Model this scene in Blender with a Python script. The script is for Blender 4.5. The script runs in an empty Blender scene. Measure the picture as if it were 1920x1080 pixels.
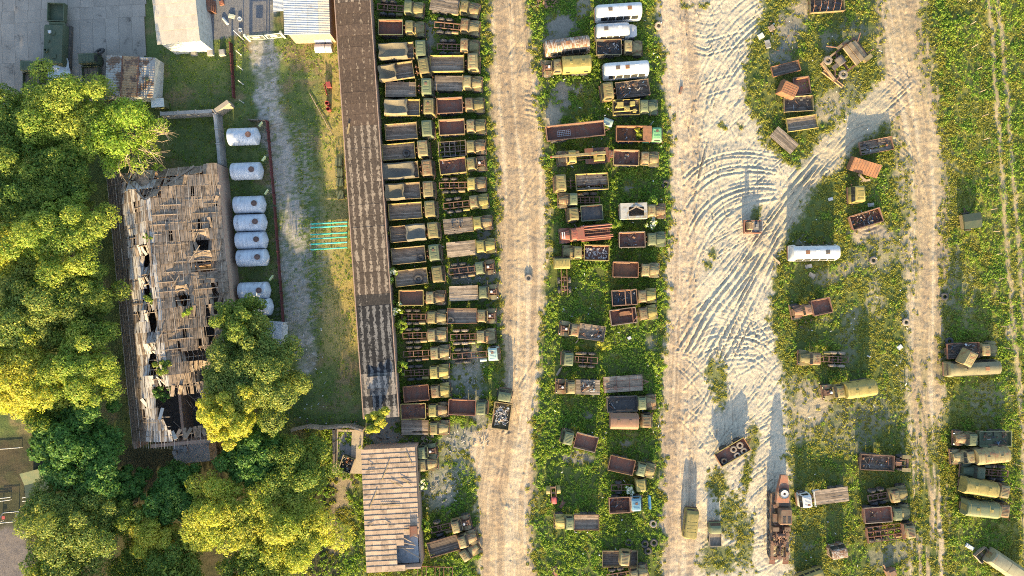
import bpy, math, random
import numpy as np
from mathutils import Vector, Matrix

random.seed(7)
rng = np.random.default_rng(7)
sc = bpy.context.scene
C = sc.collection

# ------------------------------------------------------------------ camera, sky, sun, exposure
S = 0.08          # metres of ground per photograph pixel
H = 103.0         # height of the camera above the ground
cam_d = bpy.data.cameras.new('camera')
cam = bpy.data.objects.new('camera', cam_d)
C.objects.link(cam)
cam.location = (0, 0, H)
cam.rotation_euler = (0, 0, 0)
cam_d.sensor_width = 36.0
cam_d.lens = 36.0 * H / (1920 * S)
cam_d.clip_start = 0.5
cam_d.clip_end = 3000
sc.camera = cam

SUN_EL, SUN_AZ = math.radians(15.2), math.radians(180 + 0.6)   # low sun from the foot of the picture
w = bpy.data.worlds.new('World')
sc.world = w
w.use_nodes = True
wn = w.node_tree
sky = wn.nodes.new('ShaderNodeTexSky')
sky.sky_type = 'NISHITA'
sky.sun_disc = False
sky.sun_elevation = SUN_EL
sky.sun_rotation = SUN_AZ
sky.altitude = 100
sky.air_density = 1.0
sky.dust_density = 1.6
sky.ozone_density = 1.0
wn.links.new(sky.outputs[0], wn.nodes['Background'].inputs[0])
wn.nodes['Background'].inputs[1].default_value = 0.15

sun_d = bpy.data.lights.new('sun', 'SUN')
sun_d.energy = 5.0
sun_d.angle = math.radians(0.6)
sun_d.color = (1.0, 0.75, 0.38)
sun = bpy.data.objects.new('sun', sun_d)
C.objects.link(sun)
# the light travels towards +Y and down
_d = Vector((math.sin(SUN_AZ) * math.cos(SUN_EL), math.cos(SUN_AZ) * math.cos(SUN_EL), math.sin(SUN_EL)))
sun.rotation_euler = _d.to_track_quat('Z', 'Y').to_euler()

vs = sc.view_settings
vs.view_transform = 'Standard'
vs.look = 'None'
vs.exposure = 1.88
vs.gamma = 1.0
vs.use_curve_mapping = False
sc.render.engine = 'CYCLES'
sc.cycles.use_denoising = False
sc.cycles.filter_width = 1.0
sc.cycles.max_bounces = 7
sc.cycles.diffuse_bounces = 4
sc.cycles.glossy_bounces = 2
sc.cycles.transmission_bounces = 3
sc.cycles.transparent_max_bounces = 4
sc.cycles.caustics_reflective = False
sc.cycles.caustics_refractive = False


def P(px, py, h=0.0):
    """photograph pixel -> place on the plane at height h"""
    k = S * (1 - h / H)
    return ((px - 960) * k, (540 - py) * k)


# ------------------------------------------------------------------ object helpers
LABELS = {}


def tag(o, label=None, cat=None, group=None, kind=None):
    if label:
        o['label'] = label
        n = len(label.split())
        if n < 4 or n > 16:
            print('LABEL LENGTH', n, label)
        if label in LABELS:
            print('LABEL TWICE', label)
        LABELS[label] = 1
    if cat:
        o['category'] = cat
    if group:
        o['group'] = group
    if kind:
        o['kind'] = kind
    return o


def empty(name, loc, rz=0.0, rx=0.0, ry=0.0):
    o = bpy.data.objects.new(name, None)
    o.empty_display_size = 0.3
    C.objects.link(o)
    o.location = loc
    o.rotation_euler = (rx, ry, rz)
    return o


def part(name, mesh, parent=None, loc=(0, 0, 0), rot=(0, 0, 0), scl=(1, 1, 1)):
    o = bpy.data.objects.new(name, mesh)
    C.objects.link(o)
    if parent is not None:
        o.parent = parent
    o.location = loc
    o.rotation_euler = rot
    o.scale = scl
    return o


class MB:
    """collects simple solids for one mesh"""

    def __init__(self):
        self.v = []
        self.f = []

    def poly(self, pts):
        b = len(self.v)
        self.v += [tuple(p) for p in pts]
        self.f.append(tuple(range(b, b + len(pts))))

    def box(self, c, s, rz=0.0, rx=0.0, ry=0.0, top=None):
        b = len(self.v)
        m = Matrix.Rotation(rz, 3, 'Z') @ Matrix.Rotation(ry, 3, 'Y') @ Matrix.Rotation(rx, 3, 'X')
        tx, ty = top if top else (1, 1)
        for dz in (-.5, .5):
            kx, ky = (tx, ty) if dz > 0 else (1, 1)
            for dx, dy in ((-.5, -.5), (.5, -.5), (.5, .5), (-.5, .5)):
                p = m @ Vector((dx * s[0] * kx, dy * s[1] * ky, dz * s[2]))
                self.v.append((p.x + c[0], p.y + c[1], p.z + c[2]))
        for q in ((3, 2, 1, 0), (4, 5, 6, 7), (0, 1, 5, 4), (1, 2, 6, 5), (2, 3, 7, 6), (3, 0, 4, 7)):
            self.f.append(tuple(b + i for i in q))
        return self

    def span(self, x0, x1, y0, y1, z0, z1):
        return self.box(((x0 + x1) / 2, (y0 + y1) / 2, (z0 + z1) / 2), (x1 - x0, y1 - y0, z1 - z0))

    def loft(self, rings, cap=True, closed=True):
        b = len(self.v)
        n = len(rings[0])
        for r in rings:
            self.v += [tuple(p) for p in r]
        m = n if closed else n - 1
        for i in range(len(rings) - 1):
            for j in range(m):
                k = (j + 1) % n
                self.f.append((b + i * n + j, b + i * n + k, b + (i + 1) * n + k, b + (i + 1) * n + j))
        if cap:
            self.f.append(tuple(b + j for j in reversed(range(n))))
            e = b + (len(rings) - 1) * n
            self.f.append(tuple(e + j for j in range(n)))
        return self

    def bar(self, a, c, r, r2=None, n=6):
        a, c = Vector(a), Vector(c)
        d = c - a
        if d.length < 1e-6:
            return self
        d.normalize()
        u = d.orthogonal().normalized()
        t = d.cross(u)
        r2 = r if r2 is None else r2
        rings = []
        for p, q in ((a, r), (c, r2)):
            rings.append([p + (u * math.cos(2 * math.pi * i / n) + t * math.sin(2 * math.pi * i / n)) * q for i in range(n)])
        return self.loft(rings)

    def beam(self, a, c, wd, ht):
        """square timber from a to c"""
        a, c = Vector(a), Vector(c)
        d = (c - a)
        if d.length < 1e-6:
            return self
        d.normalize()
        s = d.cross(Vector((0, 0, 1)))
        if s.length < 1e-3:
            s = Vector((1, 0, 0))
        s.normalize()
        u = s.cross(d)
        rings = [[p + s * (wd / 2 * i) + u * (ht / 2 * j) for i, j in ((-1, -1), (1, -1), (1, 1), (-1, 1))] for p in (a, c)]
        return self.loft(rings)

    def lathe(self, prof, axis='y', c=(0, 0, 0), n=18, cap=False):
        """prof: (radius, along)"""
        rings = []
        for i in range(n):
            a = 2 * math.pi * i / n
            ca, sa = math.cos(a), math.sin(a)
            ring = []
            for r, t in prof:
                if axis == 'y':
                    ring.append((c[0] + r * ca, c[1] + t, c[2] + r * sa))
                elif axis == 'x':
                    ring.append((c[0] + t, c[1] + r * ca, c[2] + r * sa))
                else:
                    ring.append((c[0] + r * ca, c[1] + r * sa, c[2] + t))
            rings.append(ring)
        rings.append(rings[0])
        b = len(self.v)
        m = len(prof)
        for r in rings[:-1]:
            self.v += r
        for i in range(n):
            for j in range(m - 1):
                self.f.append((b + i * m + j, b + ((i + 1) % n) * m + j, b + ((i + 1) % n) * m + j + 1, b + i * m + j + 1))
        return self

    def grid(self, fn, nu, nv, t=0.0):
        """open sheet; t > 0 gives it a second face that far below"""
        b = len(self.v)
        for i in range(nu + 1):
            for j in range(nv + 1):
                self.v.append(tuple(fn(i / nu, j / nv)))
        for i in range(nu):
            for j in range(nv):
                a = b + i * (nv + 1) + j
                self.f.append((a, a + nv + 1, a + nv + 2, a + 1))
        if t:
            b2 = len(self.v)
            for k in range(b, b2):
                x, y, z = self.v[k]
                self.v.append((x, y, z - t))
            off = b2 - b
            for i in range(nu):
                for j in range(nv):
                    a = b + off + i * (nv + 1) + j
                    self.f.append((a, a + 1, a + nv + 2, a + nv + 1))
        return self

    def mesh(self, name, mat, smooth=False):
        me = bpy.data.meshes.new(name)
        me.from_pydata(self.v, [], self.f)
        import bmesh
        bm = bmesh.new()
        bm.from_mesh(me)
        bmesh.ops.recalc_face_normals(bm, faces=bm.faces)
        bm.to_mesh(me)
        bm.free()
        if mat is not None:
            me.materials.append(mat)
        if smooth:
            me.polygons.foreach_set('use_smooth', [True] * len(me.polygons))
            try:
                me.set_sharp_from_angle(angle=math.radians(38))
            except Exception:
                pass
        me.update()
        return me


_cache = {}


def mesh(key, fn, mat, smooth=False):
    k = (key, mat.name)
    if k not in _cache:
        mb = MB()
        fn(mb)
        _cache[k] = mb.mesh(str(key[0] if isinstance(key, tuple) else key), mat, smooth)
    return _cache[k]


def np_mesh(name, verts, quads, mat, smooth=False):
    me = bpy.data.meshes.new(name)
    nv, nq = len(verts), len(quads)
    k = quads.shape[1]
    me.vertices.add(nv)
    me.vertices.foreach_set('co', np.ascontiguousarray(verts, dtype=np.float32).ravel())
    me.loops.add(nq * k)
    me.loops.foreach_set('vertex_index', np.ascontiguousarray(quads, dtype=np.int32).ravel())
    me.polygons.add(nq)
    me.polygons.foreach_set('loop_start', np.arange(0, nq * k, k, dtype=np.int32))
    me.polygons.foreach_set('loop_total', np.full(nq, k, dtype=np.int32))
    if smooth:
        me.polygons.foreach_set('use_smooth', np.ones(nq, dtype=bool))
    me.materials.append(mat)
    me.update(calc_edges=True)
    return me


def leaf_quads(pos, nrm, size, asp=0.62):
    """one bent leaf-sized face at every position"""
    n = len(pos)
    r = rng.normal(size=(n, 3))
    nrm = nrm / np.maximum(np.linalg.norm(nrm, axis=1, keepdims=True), 1e-6)
    u = np.cross(nrm, r)
    u /= np.maximum(np.linalg.norm(u, axis=1, keepdims=True), 1e-6)
    t = np.cross(nrm, u)
    s = size[:, None]
    v = np.empty((n, 3, 3), dtype=np.float32)
    v[:, 0] = pos - u * s
    v[:, 1] = pos + u * s * .75 - t * s * asp
    v[:, 2] = pos + u * s * .75 + t * s * asp
    q = np.arange(n * 3, dtype=np.int32).reshape(n, 3)
    return v.reshape(-1, 3), q


# ------------------------------------------------------------------ noise on arrays
def vnoise(x, y, seed):
    r = np.random.default_rng(seed).random((256, 256))
    xi = np.floor(x).astype(int)
    yi = np.floor(y).astype(int)
    fx = x - xi
    fy = y - yi
    fx = fx * fx * (3 - 2 * fx)
    fy = fy * fy * (3 - 2 * fy)
    a = r[xi & 255, yi & 255]
    b = r[(xi + 1) & 255, yi & 255]
    c = r[xi & 255, (yi + 1) & 255]
    d = r[(xi + 1) & 255, (yi + 1) & 255]
    return (a * (1 - fx) + b * fx) * (1 - fy) + (c * (1 - fx) + d * fx) * fy


def fbm(x, y, seed, oct=4):
    s = 0
    a = 0.5
    t = 0
    for i in range(oct):
        s = s + a * vnoise(x * 2 ** i, y * 2 ** i, seed + i * 17)
        t += a
        a *= 0.55
    return s / t


# ------------------------------------------------------------------ materials
def lin(r, g, b):
    def f(c):
        c /= 255.0
        return c / 12.92 if c <= 0.04045 else ((c + 0.055) / 1.055) ** 2.4
    return (f(r), f(g), f(b), 1)


class NT:
    def __init__(self, name):
        self.m = bpy.data.materials.new(name)
        self.m.use_nodes = True
        self.t = self.m.node_tree
        self.b = self.t.nodes['Principled BSDF']
        self.out = self.t.nodes['Material Output']

    def n(self, typ, **kw):
        nd = self.t.nodes.new(typ)
        for k, v in kw.items():
            if k.startswith('i_'):
                key = k[2:]
                key = int(key) if key.isdigit() else key.replace('_', ' ')
                self.set(nd.inputs[key], v)
            else:
                setattr(nd, k, v)
        return nd

    def set(self, sock, v):
        if hasattr(v, 'is_linked') or isinstance(v, bpy.types.NodeSocket):
            self.t.links.new(v, sock)
        else:
            sock.default_value = v

    def math(self, op, a, b=0.0, clamp=False):
        nd = self.n('ShaderNodeMath', operation=op, use_clamp=clamp)
        self.set(nd.inputs[0], a)
        self.set(nd.inputs[1], b)
        return nd.outputs[0]

    def mix(self, f, a, b, blend='MIX'):
        nd = self.n('ShaderNodeMix', data_type='RGBA', blend_type=blend)
        self.set(nd.inputs[0], f)
        self.set(nd.inputs[6], a)
        self.set(nd.inputs[7], b)
        return nd.outputs[2]

    def coords(self, scale=(1, 1, 1), shift=True, kind='Object'):
        tc = self.n('ShaderNodeTexCoord').outputs[kind]
        if shift:
            oi = self.n('ShaderNodeObjectInfo')
            k = self.math('MULTIPLY', oi.outputs['Random'], 61.0)
            va = self.n('ShaderNodeVectorMath', operation='ADD')
            self.set(va.inputs[0], tc)
            self.set(va.inputs[1], k)
            tc = va.outputs[0]
        if scale != (1, 1, 1):
            mp = self.n('ShaderNodeMapping')
            mp.inputs['Scale'].default_value = scale
            self.set(mp.inputs[0], tc)
            tc = mp.outputs[0]
        return tc

    def noise(self, vec, scale, detail=5, rough=0.6):
        nd = self.n('ShaderNodeTexNoise')
        self.set(nd.inputs['Vector'], vec)
        nd.inputs['Scale'].default_value = scale
        nd.inputs['Detail'].default_value = detail
        nd.inputs['Roughness'].default_value = rough
        return nd.outputs[0]

    def ramp(self, f, a, b):
        nd = self.n('ShaderNodeMapRange')
        nd.interpolation_type = 'SMOOTHSTEP'
        self.set(nd.inputs[0], f)
        nd.inputs[1].default_value = a
        nd.inputs[2].default_value = b
        return nd.outputs[0]

    def bump(self, h, dist, strength=1.0):
        nd = self.n('ShaderNodeBump')
        nd.inputs['Distance'].default_value = dist
        nd.inputs['Strength'].default_value = strength
        self.set(nd.inputs['Height'], h)
        self.t.links.new(nd.outputs[0], self.b.inputs['Normal'])

    def done(self, col, rough=0.8, metal=0.0, spec=0.3):
        self.set(self.b.inputs['Base Color'], col)
        self.set(self.b.inputs['Roughness'], rough)
        self.b.inputs['Metallic'].default_value = metal
        self.b.inputs['Specular IOR Level'].default_value = spec
        return self.m


MATS = {}


def worn(name, c1, c2, rust, amt, scale=1.6, rough=0.65, metal=0.0, streak=(1, 1, 1), vary=0.35, spec=0.3, bump=0.0):
    """paint that fades from c1 to c2 with rust or dirt showing through in patches"""
    if name in MATS:
        return MATS[name]
    m = NT(name)
    v = m.coords(streak)
    a = m.noise(v, scale * 0.9, 4)
    b = m.noise(v, scale * 3.1, 6, 0.7)
    c = m.noise(v, scale * 14, 3, 0.7)
    col = m.mix(m.ramp(a, 0.35, 0.65), c1, c2)
    f = m.math('ADD', m.math('MULTIPLY', a, 0.55), m.math('MULTIPLY', b, 0.45))
    lo = 0.66 - amt * 0.36
    col = m.mix(m.ramp(f, lo, lo + 0.10), col, rust)
    col = m.mix(m.math('MULTIPLY', m.ramp(c, 0.45, 0.75), 0.35), col, m.mix(0.5, col, (0.03, 0.025, 0.02, 1)))
    oi = m.n('ShaderNodeObjectInfo')
    hs = m.n('ShaderNodeHueSaturation')
    m.set(hs.inputs['Value'], m.math('ADD', m.math('MULTIPLY', oi.outputs['Random'], vary), 1.0 - vary / 2))
    m.set(hs.inputs['Color'], col)
    if bump:
        m.bump(b, bump)
    MATS[name] = m.done(hs.outputs[0], rough, metal, spec)
    return MATS[name]


def timber(name, c1, c2, dark, axis=0, scale=1.0, vary=0.3):
    if name in MATS:
        return MATS[name]
    m = NT(name)
    s = [9.0, 9.0, 9.0]
    s[axis] = 0.7
    v = m.coords(tuple(s))
    a = m.noise(v, 1.0 * scale, 4)
    b = m.noise(v, 3.0 * scale, 5, 0.7)
    v2 = m.coords((1, 1, 1))
    g = m.noise(v2, 0.9, 3)
    col = m.mix(m.ramp(a, 0.3, 0.7), c1, c2)
    col = m.mix(m.ramp(b, 0.5, 0.72), col, dark)
    col = m.mix(m.math('MULTIPLY', m.ramp(g, 0.45, 0.7), 0.45), col, dark)
    geo = m.n('ShaderNodeNewGeometry')
    oi = m.n('ShaderNodeObjectInfo')
    hs = m.n('ShaderNodeHueSaturation')
    k = m.math('ADD', m.math('MULTIPLY', geo.outputs['Random Per Island'], 0.75), 0.6)
    k = m.math('ADD', k, m.math('MULTIPLY', oi.outputs['Random'], vary * 0.5))
    m.set(hs.inputs['Value'], k)
    m.set(hs.inputs['Color'], col)
    m.bump(b, 0.01)
    MATS[name] = m.done(hs.outputs[0], 0.9, 0, 0.15)
    return MATS[name]


def leafmat(name, c1, c2, c3, transl=0.35, patch=0.25):
    """leaves: every face its own shade, broad patches of c1 / c2, a few of c3"""
    if name in MATS:
        return MATS[name]
    m = NT(name)
    geo = m.n('ShaderNodeNewGeometry')
    r = geo.outputs['Random Per Island']
    p = m.noise(geo.outputs['Position'], patch, 3)
    col = m.mix(m.ramp(m.math('ADD', m.math('MULTIPLY', r, 0.35), m.math('MULTIPLY', p, 0.8)), 0.40, 0.78), c1, c2)
    r2 = m.math('FRACT', m.math('MULTIPLY', r, 17.3))
    col = m.mix(m.ramp(r2, 0.86, 0.9), col, c3)
    r3 = m.math('FRACT', m.math('MULTIPLY', r, 41.7))
    hs = m.n('ShaderNodeHueSaturation')
    m.set(hs.inputs['Value'], m.math('ADD', m.math('MULTIPLY', r3, 0.6), 0.7))
    m.set(hs.inputs['Color'], col)
    m.done(hs.outputs[0], 0.6, 0, 0.25)
    tr = m.n('ShaderNodeBsdfTranslucent')
    m.set(tr.inputs[0], m.mix(0.5, hs.outputs[0], m.mix(1.0, hs.outputs[0], (1.6, 1.5, 0.6, 1), 'MULTIPLY')))
    ms = m.n('ShaderNodeMixShader')
    ms.inputs[0].default_value = transl
    m.t.links.new(m.b.outputs[0], ms.inputs[1])
    m.t.links.new(tr.outputs[0], ms.inputs[2])
    m.t.links.new(ms.outputs[0], m.out.inputs[0])
    MATS[name] = m.m
    return m.m


RUST = (0.16, 0.065, 0.03, 1)
RUST2 = (0.22, 0.10, 0.05, 1)
DARK = (0.03, 0.026, 0.022, 1)
olive = worn('olive_paint', (0.185, 0.155, 0.065, 1), (0.135, 0.125, 0.055, 1), (0.19, 0.105, 0.05, 1), 0.42)
olive3 = worn('rust_eaten_olive_paint', (0.20, 0.16, 0.085, 1), (0.165, 0.13, 0.065, 1), (0.16, 0.085, 0.045, 1), 0.55)
olive2 = worn('faded_olive_paint', (0.23, 0.19, 0.095, 1), (0.16, 0.145, 0.07, 1), (0.20, 0.10, 0.055, 1), 0.45)
khaki = worn('yellow_khaki_paint', (0.30, 0.235, 0.075, 1), (0.21, 0.18, 0.06, 1), (0.13, 0.10, 0.05, 1), 0.3)
green = worn('dull_green_paint', (0.10, 0.125, 0.07, 1), (0.13, 0.14, 0.075, 1), (0.12, 0.10, 0.06, 1), 0.25)
darkgreen = worn('dark_green_paint', (0.055, 0.075, 0.045, 1), (0.075, 0.085, 0.05, 1), (0.06, 0.05, 0.035, 1), 0.2)
mint = worn('mint_green_paint', (0.16, 0.36, 0.17, 1), (0.20, 0.40, 0.2, 1), (0.20, 0.13, 0.07, 1), 0.15)
teal = worn('teal_paint', (0.04, 0.34, 0.27, 1), (0.06, 0.42, 0.33, 1), (0.10, 0.2, 0.15, 1), 0.1)
turq = worn('pale_turquoise_paint', (0.30, 0.42, 0.38, 1), (0.40, 0.47, 0.42, 1), (0.22, 0.14, 0.08, 1), 0.3)
blue = worn('sky_blue_paint', (0.13, 0.27, 0.35, 1), (0.18, 0.31, 0.38, 1), (0.2, 0.13, 0.09, 1), 0.3)
white = worn('white_paint', (0.52, 0.52, 0.51, 1), (0.43, 0.43, 0.42, 1), (0.30, 0.18, 0.10, 1), 0.12)
silver = worn('silver_paint', (0.48, 0.49, 0.50, 1), (0.38, 0.39, 0.40, 1), (0.24, 0.17, 0.12, 1), 0.12, rough=0.5)
rustwhite = worn('rust_streaked_white_paint', (0.40, 0.37, 0.32, 1), (0.30, 0.25, 0.20, 1), (0.18, 0.09, 0.045, 1), 0.62, streak=(6, 1, 1))
red = worn('faded_red_paint', (0.27, 0.085, 0.055, 1), (0.22, 0.10, 0.065, 1), (0.15, 0.07, 0.04, 1), 0.4)
rustm = worn('rusty_sheet_steel', (0.20, 0.088, 0.056, 1), (0.15, 0.078, 0.056, 1), (0.16, 0.12, 0.095, 1), 0.4, rough=0.85)
rustor = worn('orange_rusty_steel', (0.22, 0.105, 0.053, 1), (0.165, 0.082, 0.045, 1), (0.12, 0.07, 0.045, 1), 0.4, rough=0.85)
rustpk = worn('pinkish_rusty_steel', (0.205, 0.118, 0.078, 1), (0.175, 0.105, 0.07, 1), (0.13, 0.14, 0.06, 1), 0.3, rough=0.85)
framem = worn('chassis_steel', (0.15, 0.085, 0.06, 1), (0.11, 0.07, 0.055, 1), (0.21, 0.11, 0.07, 1), 0.45, rough=0.85)
blacksteel = worn('black_steel', (0.065, 0.06, 0.056, 1), (0.09, 0.08, 0.072, 1), (0.14, 0.10, 0.07, 1), 0.45)
rubber = worn('tyre_rubber', (0.04, 0.04, 0.042, 1), (0.06, 0.057, 0.055, 1), (0.13, 0.115, 0.095, 1), 0.4, rough=0.9)
palerubber = worn('dusty_tyre_rubber', (0.26, 0.21, 0.16, 1), (0.20, 0.17, 0.14, 1), (0.10, 0.09, 0.08, 1), 0.25, rough=0.95)
rimm = worn('wheel_rim_paint', (0.14, 0.12, 0.06, 1), (0.10, 0.085, 0.05, 1), RUST, 0.4)
glass = worn('dusty_glass', (0.02, 0.022, 0.024, 1), (0.045, 0.045, 0.04, 1), (0.11, 0.10, 0.08, 1), 0.2, rough=0.15, spec=0.5)
canvas = worn('grey_canvas', (0.16, 0.135, 0.09, 1), (0.13, 0.115, 0.082, 1), (0.09, 0.08, 0.06, 1), 0.3, rough=0.95, bump=0.02)
canvasdark = worn('dark_canvas', (0.10, 0.095, 0.08, 1), (0.13, 0.12, 0.095, 1), (0.06, 0.055, 0.045, 1), 0.3, rough=0.95, bump=0.02)
wood = timber('weathered_planks', (0.235, 0.19, 0.145, 1), (0.165, 0.135, 0.105, 1), (0.075, 0.058, 0.045, 1))
woodgrey = timber('grey_planks', (0.27, 0.21, 0.155, 1), (0.21, 0.165, 0.125, 1), (0.085, 0.065, 0.05, 1))
wooddark = timber('charred_planks', (0.15, 0.12, 0.095, 1), (0.11, 0.088, 0.07, 1), (0.05, 0.04, 0.033, 1))
woodpale = timber('pale_planks', (0.33, 0.26, 0.19, 1), (0.25, 0.2, 0.15, 1), (0.12, 0.09, 0.065, 1))
woodyel = timber('yellowed_board', (0.28, 0.21, 0.10, 1), (0.21, 0.16, 0.085, 1), (0.11, 0.08, 0.05, 1))
brick = worn('old_brick', (0.32, 0.20, 0.15, 1), (0.36, 0.27, 0.20, 1), (0.2, 0.14, 0.11, 1), 0.35, scale=2.5, rough=0.95)
concrete = worn('weathered_concrete', (0.30, 0.28, 0.255, 1), (0.24, 0.23, 0.215, 1), (0.14, 0.135, 0.125, 1), 0.35, scale=0.8, rough=0.95, vary=0.25)
paleconcrete = worn('sandy_concrete', (0.37, 0.31, 0.23, 1), (0.31, 0.26, 0.2, 1), (0.18, 0.15, 0.12, 1), 0.25, scale=0.8, rough=0.95)
bark = timber('bark', (0.16, 0.13, 0.10, 1), (0.11, 0.09, 0.07, 1), (0.05, 0.04, 0.032, 1), axis=2)

# ================================================================== the ground and the dirt roads
CELL = 0.17
ix = np.arange(-24.0, 78.3, CELL)          # finely divided from the long shed eastwards
ixw = np.arange(-78.3, -24.01, 0.45)
iy = np.arange(-45.0, 45.01, CELL)
geo_out = np.cumsum(0.4 * 1.45 ** np.arange(17))
gx = np.concatenate([ixw[0] - geo_out[::-1], ixw, ix, ix[-1] + geo_out])
gy = np.concatenate([iy[0] - geo_out[::-1], iy, iy[-1] + geo_out])
OX = len(geo_out)
OXF = OX + len(ixw)
XX, YY = np.meshgrid(gx, gy, indexing='ij')
PX = XX / S + 960
PY = 540 - YY / S


def sdist(poly, x, y):
    """signed distance to a closed outline, positive inside"""
    d = np.full(x.shape, 1e9)
    ins = np.zeros(x.shape, bool)
    n = len(poly)
    for i in range(n):
        ax, ay = poly[i]
        bx, by = poly[(i + 1) % n]
        ex, ey = bx - ax, by - ay
        t = np.clip(((x - ax) * ex + (y - ay) * ey) / (ex * ex + ey * ey), 0, 1)
        d = np.minimum(d, (x - ax - t * ex) ** 2 + (y - ay - t * ey) ** 2)
        if ay != by:
            c = ((ay > y) != (by > y)) & (x < (bx - ax) * (y - ay) / (by - ay) + ax)
            ins ^= c
    d = np.sqrt(d)
    return np.where(ins, d, -d)


def ldist(line, x, y):
    d = np.full(x.shape, 1e9)
    for (ax, ay), (bx, by) in zip(line[:-1], line[1:]):
        ex, ey = bx - ax, by - ay
        t = np.clip(((x - ax) * ex + (y - ay) * ey) / (ex * ex + ey * ey), 0, 1)
        d = np.minimum(d, (x - ax - t * ex) ** 2 + (y - ay - t * ey) ** 2)
    return np.sqrt(d)


def sstep(a, b, x):
    t = np.clip((x - a) / (b - a), 0, 1)
    return t * t * (3 - 2 * t)


LANE = [(918, -1500), (984, -1500), (988, 0), (1000, 100), (1008, 180), (1016, 260), (1026, 340), (1030, 430), (1022, 520), (1016, 600),
        (1010, 700), (1003, 800), (1000, 900), (1000, 2600), (902, 2600), (900, 1000), (893, 900), (876, 840), (898, 800), (940, 785),
        (945, 700), (944, 600), (938, 500), (935, 400), (928, 250), (922, 120)]
YARD = [(1232, -1500), (1445, -1500), (1432, 20), (1412, 70), (1395, 130), (1400, 200), (1430, 270), (1470, 300), (1495, 320), (1468, 400),
        (1455, 450), (1450, 520), (1448, 600), (1455, 660), (1470, 720), (1476, 800), (1480, 900), (1482, 2600), (1240, 2600), (1243, 900),
        (1245, 780), (1252, 650), (1255, 500), (1258, 350), (1255, 200), (1240, 80)]
FORK = [(1415, 500), (1440, 445), (1482, 372), (1530, 312), (1580, 262), (1640, 205), (1690, 160)]
FAR = [(1610, -1500), (1712, -1500), (1735, 60), (1748, 150), (1772, 260), (1785, 350), (1780, 450), (1772, 600), (1768, 700), (1772, 800),
       (1776, 900), (1780, 2600), (1700, 2600), (1706, 900), (1700, 760), (1700, 620), (1706, 500), (1700, 400), (1690, 300), (1665, 230),
       (1655, 150), (1640, 60)]
TWIN = [[(1850, -900), (1852, 0), (1862, 80), (1868, 200), (1880, 330), (1884, 400), (1900, 600), (1910, 700), (1918, 820), (1930, 1400)],
        [(1866, -900), (1868, 0), (1880, 80), (1889, 200), (1900, 330), (1908, 420), (1919, 560), (1930, 700), (1950, 1400)]]
PATHL = [(488, -60), (492, 75), (500, 140), (512, 230), (530, 320), (545, 400), (552, 500), (560, 600), (575, 680)]
ISL = [(1348, 722, 16, 45), (1335, 700, 8, 20), (1356, 690, 10, 8), (1345, 905, 22, 30), (1372, 965, 26, 40), (1350, 1050, 40, 35), (1398, 1015, 18, 60), (1398, 890, 8, 50),
       (1412, 830, 10, 40), (1338, 480, 9, 12), (1322, 500, 5, 12), (1420, 400, 12, 16), (1285, 10, 12, 8), (1312, 5, 12, 6), (1352, 235, 8, 8), (1383, 236, 6, 6),
       (1478, 300, 14, 10), (1440, 600, 8, 14), (1462, 640, 10, 24)]
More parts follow.
